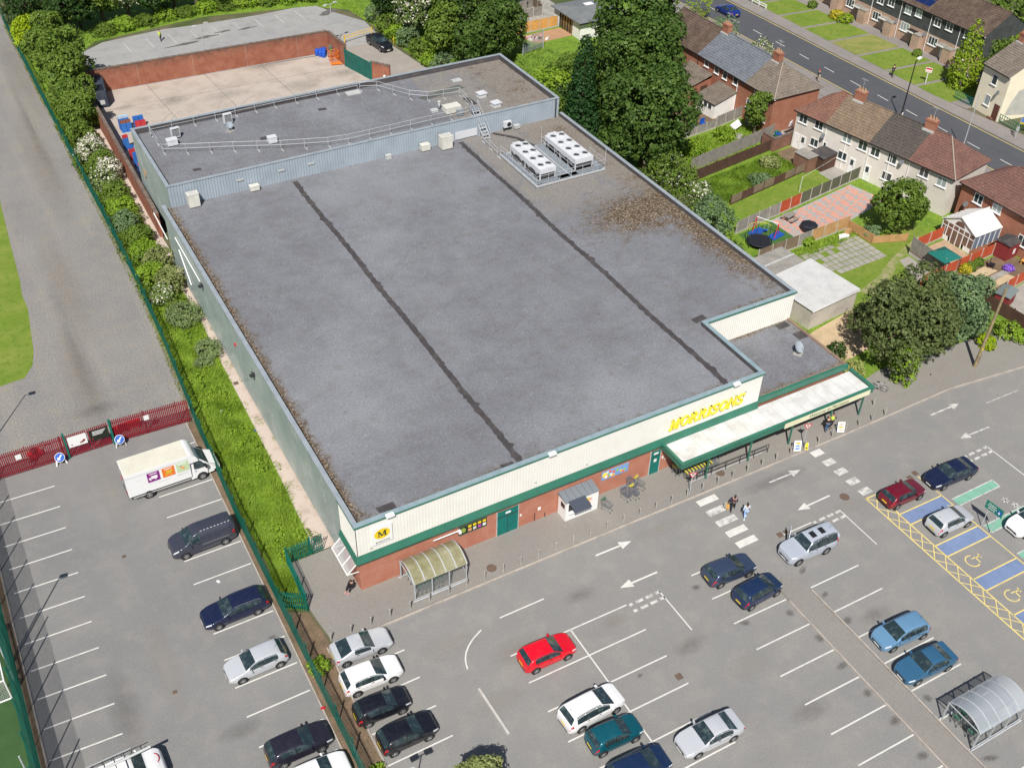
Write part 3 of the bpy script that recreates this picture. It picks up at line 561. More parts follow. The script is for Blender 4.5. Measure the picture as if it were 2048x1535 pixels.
# fascia sign and raised letters
sg = B(MB().box(1.16,-.2,4.56,2.72,-.1,6.28), 'logo_sign', 'white_plain')
mb = MB(); n = 28; mb.add([(1.92+.62*math.cos(2*math.pi*i/n),-.215,5.55+.5*math.sin(2*math.pi*i/n)) for i in range(n)], [tuple(range(n))]); B(mb, 'logo_disc', 'logo_yellow', sg)
def serif_glyph(ch):
    """strokes of a slab-serif capital in a 1 x 1 box: list of polygons"""
    t, s = .17, .075; P = []
    def bar(x0,y0,x1,y1,w): 
        dx, dy = x1-x0, y1-y0; L = math.hypot(dx,dy); nx, ny = -dy/L*w/2, dx/L*w/2; P.append([(x0-nx,y0-ny),(x1-nx,y1-ny),(x1+nx,y1+ny),(x0+nx,y0+ny)])
    def rect(x0,y0,x1,y1): P.append([(x0,y0),(x1,y0),(x1,y1),(x0,y1)])
    def ring(cx,cy,rx,ry,a0,a1,w,w2):
        k = 14
        for i in range(k):
            u, v = a0+(a1-a0)*i/k, a0+(a1-a0)*(i+1)/k
            def q(a, d): ww = w+(w2-w)*abs(math.sin(a)); return (cx+(rx-d*ww)*math.cos(a), cy+(ry-d*ww)*math.sin(a))
            P.append([q(u,0),q(v,0),q(v,1),q(u,1)])
    if ch == 'M':
        rect(.1,0,.2,1); rect(.76,0,.95,1); bar(.2,.97,.5,.05,.17); bar(.5,.05,.78,.97,.1); rect(0,0,.3,s); rect(.66,0,1.05,s); rect(0,1-s,.25,1); rect(.74,1-s,1.05,1); return P, 1.05
    if ch == 'O': ring(.45,.5,.45,.51,0,2*math.pi,.19,.09); return P, .9
    if ch == 'I': rect(.1,0,.1+t+.03,1); rect(0,0,.4,s); rect(0,1-s,.4,1); return P, .4
    if ch == 'R': rect(.1,0,.29,1); rect(0,0,.4,s); rect(0,1-s,.3,1); ring(.38,.75,.36,.25,-math.pi/2,math.pi/2,.18,.08); rect(.25,.92,.4,1); rect(.25,.5,.4,.58); bar(.42,.52,.76,0,.19); rect(.62,0,.92,s); return P, .88
    if ch == 'N': rect(.1,0,.19,1); rect(.72,0,.81,1); bar(.16,.96,.76,.04,.2); rect(0,0,.3,s); rect(0,1-s,.25,1); rect(.6,1-s,.92,1); return P, .92
    if ch == 'S': ring(.36,.74,.34,.27,.35,1.5*math.pi,.17,.09); ring(.36,.27,.37,.28,-math.pi+.35,.5*math.pi,.17,.09); rect(.6,.72,.66,1); rect(.03,0,.09,.28); return P, .74
def letters(parent, word, x0, z0, h, width, y, mat, depth, slant, name='letter', gap=.08):
    gl = [serif_glyph(c) for c in word]; tot = sum(w for _, w in gl)+gap*(len(word)-1); k = width/tot; x = x0
    for (P, w), c in zip(gl, word):
        mb = MB()
        for j, poly in enumerate(P):
            e = .0012*(j % 7); pts = [(x+(px_)*k+slant*pz*h, z0+pz*h) for px_, pz in poly]; m = len(pts)
            ar = sum(pts[i][0]*pts[(i+1)%m][1]-pts[(i+1)%m][0]*pts[i][1] for i in range(m))
            if ar < 0: pts = pts[::-1]
            mb.add([(p[0],y-depth-e,p[1]) for p in pts]+[(p[0],y,p[1]) for p in pts], [tuple(range(m))]+[((i+1)%m,i,m+i,m+(i+1)%m) for i in range(m)])
        B(mb, name, mat, parent); x += (w+gap)*k
letters(sg, 'M', 1.55, 5.3, .52, .74, -.217, 'ink_dark', .01, 0, 'logo_letter')
letters(sg, 'MORRISONS', 1.38, 4.68, .17, 1.12, -.203, 'ink_green', .008, 0, 'logo_letter', .2)
letters(shop, 'MORRISONS', 27.35, 4.62, 1.0, 7.6, -.12, 'letter_yellow', .14, .22, 'sign_letter')
# lights and cameras on the front
for x in (2.6, 16.1, 33.9):
    B(MB().cbox((x,-.25,7.12),(.62,.34,.16),rx=.25), 'floodlight', 'white_plain')
for x, y in ((1.0,5.0),(14.8,5.2),(19.5,5.0),(34.2,6.3),(35.2,6.3)): B(MB().cbox((x,-.14,y-.6),(.12,.1,.1)), 'wall_bracket', 'light_grey_metal')
B(MB().tube((5.9,-.3,2.75),(8.0,-.3,2.75),.05), 'white_conduit', 'white_plain'); B(MB().cbox((8.05,-.4,2.72),(.2,.32,.2)), 'cctv_camera', 'white_plain')
for (y, z) in ((36.7,5.2),(22,5.0)): B(MB().cbox((-.25,y,z),(.45,.3,.22),rz=.3).bar((-.05,y,z+.1),(-.3,y+.15,z+.3),.06), 'wall_floodlight', 'dark_metal')
B(MB().cbox((-.1,27.3,4.6),(.12,.22,.28)), 'alarm_box', flat('alarm_red',(.55,.03,.03),.4))
for a, b in (((45.5,5.6),(37.3,5.3)),((44.75,4.6),(41.9,2.1)),((55,3.4),(50,2.9))): B(MB().tube((-.14,a[0],a[1]),(-.14,b[0],b[1]),.06), 'white_pipe', 'white_plain')
B(MB().disc((.74,60.6,5.2),.55,(-1,0,0),n=20,t=.05), 'round_emblem', pm('emblem_rust',(.42,.24,.12),(.5,.42,.3),2))
# slanted glass canopy at the front left corner
gc = B(MB().box(-.1,.05,3.0,.0,3.15,3.08), 'corner_canopy', 'white_plain'); flat('canopy_glass', (.62,.60,.60), .15, trans=0, alpha=.42)
mb = MB(); mb.add([(-.08,.1,3.02),(-.9,.1,2.2),(-.9,3.1,2.2),(-.08,3.1,3.02)], [(0,3,2,1)]); B(mb, 'glass_sheet', 'canopy_glass', gc)
for i in range(4):
    y = .1+i*1.0; B(MB().bar((-.05,y,3.06),(-.92,y,2.22),.06), 'canopy_rafter', 'white_plain', gc)
B(MB().bar((-.92,.05,2.22),(-.92,3.15,2.22),.07), 'canopy_rail', 'white_plain', gc)
for y in (.1,3.1): B(MB().bar((-.92,y,2.22),(.0,y,2.1),.05), 'canopy_arm', 'white_plain', gc)
# ---------------------------------------------------------------- vehicles
def paint(name, c, metal=.0, rough=.28):
    m, n, l, b = _new(name); b.inputs['Base Color'].default_value = rgb(c); b.inputs['Metallic'].default_value = metal; b.inputs['Roughness'].default_value = rough
    b.inputs['Coat Weight'].default_value = .55; b.inputs['Coat Roughness'].default_value = .06
    # a little road dust
    nz = _noise(n, l, n.new('ShaderNodeNewGeometry').outputs['Position'], 3, 4); b.inputs['Specular IOR Level'].default_value = .45
    l.new(_mix(n, l, _math(n, l, 'MULTIPLY', _ramp(n, l, nz, .45, .8), .04), rgb(c)[:3], (.3,.28,.25)), b.inputs['Base Color']); return m
m, n_, l_, b_ = _new('car_glass'); b_.inputs['Base Color'].default_value = (.018,.034,.04,1); b_.inputs['Roughness'].default_value = .07; b_.inputs['Specular IOR Level'].default_value = .75
l_.new(_mix(n_, l_, _ramp(n_, l_, _noise(n_, l_, n_.new('ShaderNodeNewGeometry').outputs['Position'], 2.6, 3), .5, .72), (.02,.034,.04), (.075,.105,.105)), b_.inputs['Base Color'])
flat('tyre', (.02,.02,.021), .8); flat('rim', (.46,.47,.48), .35, metal=.6); flat('arch', (.008,.008,.009), .7)
flat('head_lamp', (.62,.64,.66), .12, spec=.8); flat('tail_lamp', (.42,.012,.02), .2, spec=.7); flat('plate_yellow', (.78,.55,.03), .5); flat('plate_white', (.72,.72,.70), .5); flat('trim_black', (.016,.016,.018), .4); flat('chrome', (.55,.56,.57), .2, metal=.9)
def smooth_profile(pts, L, n, sig=.05):
    ds = np.linspace(0, L, n); fine = np.linspace(0, L, 600); z = np.interp(fine, [p[0] for p in pts], [p[1] for p in pts]); k = int(3*sig/(L/600)) or 1
    ker = np.exp(-.5*(np.arange(-k, k+1)*(L/600)/sig)**2); ker /= ker.sum(); zp = np.pad(z, k, mode='edge'); return fine, np.convolve(zp, ker, 'valid')
STY = {
 'hatch': dict(L=4.2,W=1.76,H=1.47,fo=.86,wb=2.55,top=[(0,.42),(.03,.66),(.14,.76),(.5,.87),(1.0,.98),(1.2,1.03),(1.98,1.42),(2.5,1.47),(3.25,1.44),(3.68,1.36),(4.05,1.0),(4.14,.88),(4.2,.42)],belt=[(1.1,.92),(4.0,1.0)],ws=(1.2,1.98),rw=(3.72,4.03),sp=((1.5,2.42),(2.5,3.42)),cab=(1.15,4.02)),
 'small': dict(L=3.8,W=1.66,H=1.47,fo=.75,wb=2.45,top=[(0,.42),(.03,.66),(.12,.76),(.45,.88),(.85,.99),(1.02,1.03),(1.75,1.42),(2.2,1.47),(2.95,1.44),(3.35,1.37),(3.66,1.0),(3.74,.88),(3.8,.42)],belt=[(.95,.92),(3.6,.99)],ws=(1.02,1.74),rw=(3.38,3.65),sp=((1.32,2.2),(2.28,3.05)),cab=(1.0,3.65)),
 'sedan': dict(L=4.72,W=1.8,H=1.45,fo=.93,wb=2.8,top=[(0,.42),(.03,.64),(.15,.74),(.6,.86),(1.15,.96),(1.42,1.02),(2.2,1.40),(2.75,1.45),(3.3,1.41),(4.0,1.06),(4.58,.99),(4.67,.88),(4.72,.42)],belt=[(1.3,.92),(4.1,.99)],ws=(1.4,2.2),rw=(3.32,3.98),sp=((1.75,2.66),(2.74,3.55)),cab=(1.35,4.0)),
 'coupe': dict(L=4.33,W=1.76,H=1.31,fo=.95,wb=2.6,top=[(0,.40),(.04,.58),(.2,.68),(.7,.80),(1.2,.89),(1.4,.93),(2.15,1.27),(2.55,1.31),(3.0,1.27),(3.9,.98),(4.2,.95),(4.3,.86),(4.33,.42)],belt=[(1.3,.86),(4.0,.93)],ws=(1.38,2.14),rw=(3.05,3.86),sp=((1.75,2.85),),cab=(1.35,3.9)),
 'estate': dict(L=4.85,W=1.83,H=1.47,fo=.95,wb=2.85,top=[(0,.42),(.03,.65),(.15,.75),(.6,.87),(1.15,.97),(1.4,1.02),(2.2,1.41),(2.8,1.47),(3.9,1.44),(4.35,1.38),(4.7,1.02),(4.8,.9),(4.85,.42)],belt=[(1.3,.93),(4.6,1.02)],ws=(1.4,2.18),rw=(4.38,4.68),sp=((1.75,2.65),(2.73,3.55),(3.62,4.2)),cab=(1.35,4.68)),
 'mpv': dict(L=4.5,W=1.83,H=1.64,fo=.88,wb=2.75,top=[(0,.45),(.03,.72),(.12,.84),(.5,.98),(.85,1.07),(1.0,1.11),(1.95,1.56),(2.5,1.64),(3.5,1.62),(4.05,1.54),(4.36,1.1),(4.46,.95),(4.5,.45)],belt=[(.9,.98),(4.4,1.07)],ws=(1.0,1.93),rw=(4.07,4.35),sp=((1.45,2.35),(2.43,3.25),(3.32,3.9)),cab=(.95,4.35)),
 'suv': dict(L=4.7,W=1.89,H=1.88,fo=.8,wb=2.75,top=[(0,.5),(.02,.9),(.1,1.02),(.5,1.08),(1.2,1.14),(1.4,1.18),(1.98,1.74),(2.3,1.8),(2.9,1.84),(3.0,1.88),(4.45,1.86),(4.62,1.75),(4.67,1.1),(4.7,.5)],belt=[(1.35,1.1),(4.7,1.12)],ws=(1.42,1.98),rw=(4.63,4.66),sp=((1.65,2.5),(2.58,3.4),(3.48,4.4)),cab=(1.4,4.6)),
 'van': dict(L=5.0,W=1.95,H=1.96,fo=.93,wb=3.1,top=[(0,.45),(.04,.8),(.14,.95),(.5,1.12),(.95,1.24),(1.08,1.28),(1.75,1.82),(2.0,1.92),(2.4,1.96),(4.7,1.93),(4.9,1.86),(4.97,1.2),(5.0,.45)],belt=[(1.0,1.12),(5.0,1.15)],ws=(1.08,1.74),rw=None,sp=((1.4,2.25),),cab=(1.0,4.9)),
 'pickup': dict(L=5.2,W=1.85,H=1.78,fo=.9,wb=3.05,top=[(0,.5),(.03,.88),(.14,1.0),(.6,1.08),(1.2,1.14),(1.4,1.18),(2.0,1.66),(2.3,1.75),(3.1,1.78),(3.4,1.74),(3.52,1.2),(3.6,1.16),(5.12,1.16),(5.18,1.05),(5.2,.5)],belt=[(1.3,1.08),(3.6,1.12),(5.2,1.12)],ws=(1.4,1.98),rw=(3.42,3.5),sp=((1.7,2.5),(2.58,3.3)),cab=(1.35,3.5)),
}
WHEEL = {}
def wheel_meshes(r):
    if r in WHEEL: return WHEEL[r]
    n = 20; t = MB(); w = .11
    prof = [(r*.62,-w),(r*.93,-w),(r,-w*.6),(r,w*.6),(r*.93,w),(r*.62,w)]
    t.lathe(prof, n=n); M = Matrix.Rotation(math.pi/2, 4, 'X'); t.xf(M)
    rm = MB(); rm.lathe([(r*.64,-w*.9),(r*.64,-w*.95),(r*.56,-w*.95),(r*.54,-w*.7),(.001,-w*.7)], n=n)
    for i in range(5):
        a = 2*math.pi*i/5; rm.cbox((math.cos(a)*r*.3, math.sin(a)*r*.3, -w*.8), (r*.56, r*.19, .03), rz=a)
    rm.lathe([(.05,-w*.95),(.05,-w*.98),(.001,-w*.98)], n=8)
    rm.lathe([(r*.64,w*.9),(r*.5,w*.8),(.001,w*.8)], n=n); rm.xf(M)
    out = []
    for mb, nm, mt in ((t,'tyre','tyre'),(rm,'rim','rim')):
        me = bpy.data.meshes.new(nm); me.from_pydata(mb.v, [], mb.f); me.update(); me.materials.append(MATS[mt]); out.append(me)
        if nm == 'tyre': me.polygons.foreach_set('use_smooth', [True]*len(me.polygons))
    WHEEL[r] = out; return out
def car(label, loc, heading, color, style, name='parked_car', cat='car', wb=None, L=None, H=None, W=None, front_plate='plate_white', roof_glass=(), rails=False, roofmat_=None, dust=0, rim=None, wr=.31, group='cars parked on the site', doors=True, mirrors=True, pillar=None, rear_glass=None):
    S = STY[style]; kL = (L or S['L'])/S['L']; kH = (H or S['H'])/S['H']; LL = S['L']*kL; WW = (W or S['W'])/2; wb_ = wb or S['wb']*kL; fo = S['fo']*kL
    root = thing(name, label, cat, loc, heading, group)
    top = [(d*kL, z*kH) for d, z in S['top']]; fine, tz = smooth_profile(top, LL, 600, .035)
    bl = [(d*kL, z*kH) for d, z in S['belt']]; c0, c1 = S['cab'][0]*kL, S['cab'][1]*kL; fx = wb_/2+fo
    def sect(d):
        t = float(np.interp(d, fine, tz)); bz = float(np.interp(d, [p[0] for p in bl], [p[1] for p in bl])); bz = min(bz, t-.035)
        if d < c0+.25 or d > c1: bz = max(bz, t-.05-.0*d) if d < c0 or d > c1 else bz
        h = max(0, t-bz); e0 = min(1, d/.75); e1 = min(1, (LL-d)/.6)
        w = WW*(1-.24*(1-e0)**2.3)*(1-.14*(1-e1)**2.2)
        if d < .05: w *= .96
        if LL-d < .05: w *= .97
        zb = .2+.08*max(0,1-d/.5)+.1*max(0,1-(LL-d)/.45); ry = .955*w-.30*h if h > .06 else .955*w
        mz = zb+(bz-zb)*.5
        return [(.90*w,zb),(.975*w,zb+.1),(w,mz),(.99*w,bz-.09 if bz-.09 > mz else mz+.02),(.955*w,bz),((.955*w+ry)/2+.012*min(1,h*3),bz+.5*h),(ry,bz+.86*h),(ry-.07*min(1,.3+h*2),bz+.965*h),(.5*w if .5*w < ry-.1 else ry-.12,t+.006),(0,t+.012)]
    SN = 10
    def P(d, v, side):
        s = sect(min(max(d,0),LL)); i = min(int(v), SN-2); f = v-i; y = s[i][0]*(1-f)+s[i+1][0]*f; z = s[i][1]*(1-f)+s[i+1][1]*f
        return Vector((fx-d, y*side, z))
    ds = np.unique(np.concatenate([np.linspace(0,.25,7), np.linspace(.25,LL-.25,36), np.linspace(LL-.25,LL,7)]))
    rows = []
    for d in ds:
        s = sect(d); x = fx-d; rows.append([(x,-a,b) for a, b in s]+[(x,a,b) for a, b in s[::-1][1:]])
    m = len(rows[0]); mb = MB(); mb.v = [p for r in rows for p in r]
    for i in range(len(rows)-1):
        for j in range(m-1): mb.f.append((i*m+j, i*m+j+1, (i+1)*m+j+1, (i+1)*m+j))
        mb.f.append(((i+1)*m, (i+1)*m+m-1, i*m+m-1, i*m))
    mb.f.append(tuple(range(m-1,-1,-1))); mb.f.append(tuple((len(rows)-1)*m+j for j in range(m)))
    body = mb.build('body', color, root); me = body.data
    me.polygons.foreach_set('use_smooth', [True]*(len(me.polygons)-2)+[False]*2)
    def patch(nm, mat, d0, d1, v0, v1, side, off=.008, nd=8, nv=4, parent=root, trim=None):
        vs = []; 
        for i in range(nd+1):
            for j in range(nv+1):
                d = d0+(d1-d0)*i/nd; v = v0+(v1-v0)*j/nv
                p = P(d, v, side); e = .01; tu = P(d+e, v, side)-P(d-e, v, side); tv = P(d, min(v+e,SN-1.001), side)-P(d, v-e if v > e else v, side)
                nn = tu.cross(tv); nn = nn.normalized() if nn.length > 1e-9 else Vector((0,0,1))
                if nn.dot(Vector((p.x*.05, side, .7))) < 0: nn = -nn
                vs.append(p+nn*off)
        k = nv+1; q = MB(); q.add(vs, [(i*k+j,(i+1)*k+j,(i+1)*k+j+1,i*k+j+1) if side < 0 else (i*k+j,i*k+j+1,(i+1)*k+j+1,(i+1)*k+j) for i in range(nd) for j in range(nv)])
        return q.build(nm, mat, parent, smooth=True)
    def cross(nm, mat, d0, d1, v0, off=.01, nd=8, parent=root):
        """patch over the car's middle, from one side to the other"""
        q = MB(); vv = [v0,(v0+8)/2,8,8.5,8.999] if v0 < 8 else [v0,8.6,8.999]; k = 2*len(vv)-1
        for i in range(nd+1):
            d = d0+(d1-d0)*i/nd
            line = [P(d,v,-1) for v in vv]+[P(d,v,1) for v in vv[::-1][1:]]
            a = P(d-.02,8.99,1); b = P(d+.02,8.99,1); t = (b-a).normalized(); nn = Vector((t.z,0,-t.x)); nn = nn if nn.z > 0 or (nn.z > -.05) else -nn
            q.v += [tuple(p+nn*off) for p in line]
        q.f += [(i*k+j,(i+1)*k+j,(i+1)*k+j+1,i*k+j+1) for i in range(nd) for j in range(k-1)]
        return q.build(nm, mat, parent, smooth=True)
    ws = [S['ws'][0]*kL+.02, S['ws'][1]*kL-.02]
    cross('windscreen', 'car_glass', ws[0], ws[1], 7.05)
    if S['rw'] and rear_glass != False: cross('rear_window', 'car_glass', S['rw'][0]*kL, S['rw'][1]*kL, 7.1)
    for side in (-1, 1):
        patch('window_surround', 'trim_black', S['sp'][0][0]*kL-.05, S['sp'][-1][1]*kL+.04, 4.08, 6.68, side, .004, nd=12, nv=3)
        for (a, b) in S['sp']: patch('side_window', 'car_glass', a*kL, b*kL, 4.2, 6.55, side, .009, nd=6, nv=3)
        if doors:
            for (a, b) in S['sp'][:2]:
                dr = patch('door', color, a*kL-.12, b*kL-.02, 1.2, 3.9, side, .005, nd=4, nv=4)
                h = P(b*kL-.16, 3.55, side); MB().cbox((h.x, h.y+side*.015, h.z), (.18,.03,.03)).build('handle', 'trim_black', dr)
        patch('headlight', 'head_lamp', .09, .5, 3.2, 6.4, side, .006, nd=4, nv=3)
        patch('tail_light', 'tail_lamp', LL-.3, LL-.02, 2.75, 4.6 if S['rw'] else 4.2, side, .008, nd=3, nv=3)
        patch('sill', 'trim_black', fo+.45, fo+wb_-.45, .1, .9, side, .006, nd=2, nv=1)
        if mirrors:
            p = P(S['ws'][0]*kL+.32, 4.25, side); mm = MB().cbox((p.x, p.y+side*.13, p.z+.05), (.12,.22,.15), rz=side*.2, taper=.85); mm.build('wing_mirror', color if rim != 'k' else 'trim_black', root)
    # bonnet and boot panels, grille, plates
    cross('bonnet', color, .28*kL, S['ws'][0]*kL-.1, 7.2, .004)
    MB().box(fx-.012,-.42*WW*1.3,.42*kH,fx+.008,.42*WW*1.3,.58*kH).build('grille', 'trim_black', root)
    MB().box(fx+.006,-.26,.34*kH,fx+.02,.26,.34*kH+.11).build('number_plate', front_plate, root)
    MB().box(fx-LL-.02,-.26,.56*kH,fx-LL-.004,.26,.56*kH+.12).build('number_plate', 'plate_yellow', root)
    MB().box(fx-LL-.012,-.6*WW,.26,fx-LL+.02,.6*WW,.36).build('rear_bumper', 'trim_black', root)
    tm, rm = wheel_meshes(wr)
    for xx in (wb_/2, -wb_/2):
        for side in (-1, 1):
            yb = abs(P(fx-xx, 2, side).y)
            MB().tube((xx, side*(yb-.05), wr+.01), (xx, side*(yb+.006), wr+.01), wr+.06, n=20).build('wheel_arch', 'arch', root)
            t = bpy.data.objects.new('wheel', tm); COL.objects.link(t); t.parent = root; t.location = (xx, side*(yb-.09), wr); t.rotation_euler = (0,0,math.pi if side < 0 else 0)
            r = bpy.data.objects.new('rim', rm); COL.objects.link(r); r.parent = t
    for (a, b) in roof_glass: cross('sunroof', 'trim_black', a*kL, b*kL, 8.35, .012, 3)
    if rails:
        for side in (-1, 1):
            pts = [P(d, 6.9, side)+Vector((0,0,.05)) for d in np.linspace(S['ws'][1]*kL+.1, S['cab'][1]*kL-.45, 6)]
            q = MB()
            for a, b in zip(pts, pts[1:]): q.bar(a, b, .035)
            q.build('roof_rail', rails, root)
    p = P(S['cab'][1]*kL-.55, 8.9, 1); MB().tube(p, p+Vector((-.22,0,.16)), .008, n=5).build('aerial', 'trim_black', root)
    root['fx'] = fx; return root, P
PI = math.pi
paint('paint_silver', (.56,.58,.61), .25); paint('paint_silver_blue', (.47,.51,.58), .25); paint('paint_white', (.78,.78,.78)); paint('paint_black', (.008,.009,.014)); paint('paint_navy', (.012,.018,.055), .2); paint('paint_purple_black', (.022,.02,.034), .2)
paint('paint_graphite', (.055,.06,.085), .3); paint('paint_red', (.66,.004,.018)); paint('paint_teal', (.004,.09,.125), .2); paint('paint_light_blue', (.18,.36,.56), .4); paint('paint_blue', (.045,.15,.27), .35); paint('paint_maroon', (.16,.008,.022), .2); paint('paint_slate_blue', (.045,.065,.12), .3); paint('paint_royal', (.01,.03,.21), .2); paint('paint_deep_navy', (.012,.03,.085), .2)
car('dark navy estate car with silver roof rails in the staff bays', (-8.87,2.45), PI, 'paint_navy', 'estate', wb=2.9, rails='chrome', group='cars in the staff car park')
car('silver hatchback facing away from the fence in the staff bays', (-8.95,-2.72), PI+.02, 'paint_silver', 'hatch', wb=2.7, L=4.3, group='cars in the staff car park')
car('plum black hatchback nosed up to the fence in the staff bays', (-8.70,-10.14), -.02, 'paint_purple_black', 'hatch', wb=2.55, L=4.3, group='cars in the staff car park')
car('white hatchback cut off by the bottom edge, beside the plum black car', (-8.4,-12.75), -.02, 'paint_white', 'hatch', L=4.2, group='cars in the staff car park')
car('silver coupe with dark rear window parked at the top of the fence row', (-2.17,-4.93), -.05, 'paint_silver', 'coupe', wb=2.62, group='cars along the green fence')
car('white hatchback parked between the silver coupe and a black car', (-2.47,-7.5), -.04, 'paint_white', 'hatch', wb=2.6, L=4.3, rim='k', group='cars along the green fence')
car('black small hatchback next to the white hatchback by the fence', (-2.85,-10.1), -.045, 'paint_black', 'small', wb=2.42, L=3.85, group='cars along the green fence')
car('black hatchback with pale mark on its roof, last along the fence', (-2.22,-12.75), -.01, 'paint_black', 'hatch', wb=2.47, L=4.0, group='cars along the green fence')
car('bright red hatchback alone in the middle bays', (9.11,-11.66), -.03, 'paint_red', 'hatch', wb=2.54, L=4.15, group='cars in the middle bays')
car('white people carrier with silver roof rails in the middle bays', (9.52,-16.95), .035, 'paint_white', 'mpv', wb=2.8, L=4.65, rails='chrome', wr=.33, group='cars in the middle bays')
car('dark teal small hatchback beside the white people carrier', (9.68,-19.35), -.045, 'paint_teal', 'small', wb=2.47, L=3.85, group='cars in the middle bays')
car('near black car cut off by the bottom edge, beside the teal hatchback', (9.75,-22.2), -.04, 'paint_deep_navy', 'mpv', L=4.3, group='cars in the middle bays')
car('silver saloon with dark glass facing left in the middle bays', (15.25,-22.33), PI-.04, 'paint_silver', 'sedan', wb=2.8, L=4.75, group='cars in the middle bays')
car('slate blue hatchback parked just below the crossing', (25.22,-11.78), -.06, 'paint_slate_blue', 'hatch', wb=2.58, L=4.2, group='cars by the raised footway')
car('dark blue tall hatchback beside the slate blue one', (25.82,-14.42), .06, 'paint_deep_navy', 'mpv', wb=2.52, L=3.95, H=1.58, W=1.7, group='cars by the raised footway')
suv, sp_ = car('silver off road car with two dark sunroofs and a door open', (31.99,-12.78), PI-.04, 'paint_silver_blue', 'suv', wb=2.7, wr=.36, roof_glass=((2.3,2.75),(3.15,3.6)), rails='trim_black', group='cars by the raised footway')
hx, hy, ux, uy = .95, -.95, -.68, -.73
def dp(f, z, o=0.0): return (hx+ux*f-uy*o, hy+uy*f+ux*o, z)
pr_ = [(0,.45),(.95,.45),(1.0,1.12),(.82,1.66),(.42,1.6),(.05,1.12)]; k = len(pr_)
dr = MB().add([dp(f,z,0) for f, z in pr_]+[dp(f,z,.06) for f, z in pr_], [tuple(range(k)),tuple(range(2*k-1,k-1,-1))]+[((i+1)%k,i,k+i,k+(i+1)%k) for i in range(k)]).build('open_door', 'paint_silver_blue', suv)
for o in (-.008,.068): MB().add([dp(.12,1.16,o),(dp(.93,1.16,o)),dp(.79,1.6,o),dp(.45,1.55,o)], [(0,1,2,3)]).build('door_window', 'car_glass', dr)
car('pale metallic blue hatchback above the blue saloon', (32.63,-22.32), PI-.07, 'paint_light_blue', 'mpv', wb=2.75, L=4.3, H=1.5, W=1.8, group='cars by the raised footway')
car('deep blue saloon parked next to the glazed trolley shelter', (32.11,-25.18), PI-.06, 'paint_blue', 'sedan', wb=2.75, L=4.6, H=1.46, group='cars by the raised footway')
car('maroon hatchback in the first blue bordered bay', (43.0,-12.1), -.02, 'paint_maroon', 'hatch', wb=2.47, L=4.05, H=1.42, W=1.7, group='cars in the marked bays')
car('dark blue saloon nosed up to the maroon hatchback', (48.29,-12.3), PI-.04, 'paint_navy', 'sedan', wb=2.8, L=4.85, group='cars in the marked bays')
car('silver hatchback parked between two blue painted strips', (44.15,-16.12), -.04, 'paint_silver', 'small', wb=2.5, L=3.95, H=1.52, W=1.72, group='cars in the marked bays')
car('white car at the right edge beside the green hatched strip', (50.0,-19.3), PI-.03, 'paint_white', 'hatch', L=4.4, H=1.55, group='cars in the marked bays')
car('bright blue saloon driving along the street', (97.6,80.5), PI/2+.02, 'paint_royal', 'sedan', name='moving_car', L=4.6, group='cars by the houses')
car('pale silver hatchback parked between two houses', (80.9,46.0), .55, 'paint_silver', 'hatch', group='cars by the houses')
pk, P_ = car('black pickup truck on the rear access road', (42.6,92.6), -PI/2+.12, 'paint_black', 'pickup', name='pickup_truck', cat='pickup', wr=.38, group='vehicles behind the shop')
MB().box(-2.35,-.78,1.2,-.75,.78,1.3).build('bed_cover', 'trim_black', pk); MB().box(-.9,-.8,1.2,-.75,.8,1.78).build('sports_bar', 'paint_black', pk)
# graphite panel van
vn, P_ = car('graphite panel van parked against the green fence', (-8.95,10.15), PI+.02, 'paint_graphite', 'van', name='panel_van', cat='van', wr=.33, group='vans in the staff car park')
mb = MB(); 
for i in range(9): mb.box(-2.2+.27*i,.52,1.955,-2.06+.27*i,.55,1.975)
stuff(mb.build('roof_marking', 'white_plain', vn)); MB().box(-1.9,.965,.9,.2,.985,.96).build('side_rail', 'chrome', vn)
# white van with a pipe tube on the roof
vn, P_ = car('white van with long pipe carrier on its roof, at bottom left', (-19.2,-7.3), .02, 'paint_white', 'van', name='pipe_van', cat='van', L=5.3, H=2.2, W=2.0, wr=.34, group='vans in the staff car park')
for i in range(6): MB().bar((-2.6+.62*i,-.8,2.23),(-2.6+.62*i,.8,2.23),.04).build('roof_bar', 'trim_black', vn)
for y in (-.85,.85): MB().bar((-2.7,y,2.24),(1.0,y,2.24),.04).build('rack_rail', 'galvanised', vn)
MB().tube((-2.7,.05,2.36),(2.1,.28,2.36),.09,n=10).build('pipe_carrier', 'light_grey_metal', vn)
textobj('bonnet_lettering', 'FIRST', 'ink_dark', .2, vn.matrix_basis @ Matrix.Translation((2.2,-.2,1.19)) @ Matrix.Rotation(-.2,4,'Y') @ Matrix.Rotation(PI/2,4,'Z'), vn)
q = MB(); pts = [(2.05+.3*math.sin(t),.1+.42*math.cos(t),1.235-.0*t) for t in np.linspace(.3,2.6,9)]
for a, b in zip(pts, pts[1:]): q.bar(a, b, .05, .012)
q.build('bonnet_swoosh', 'tail_lamp', vn)
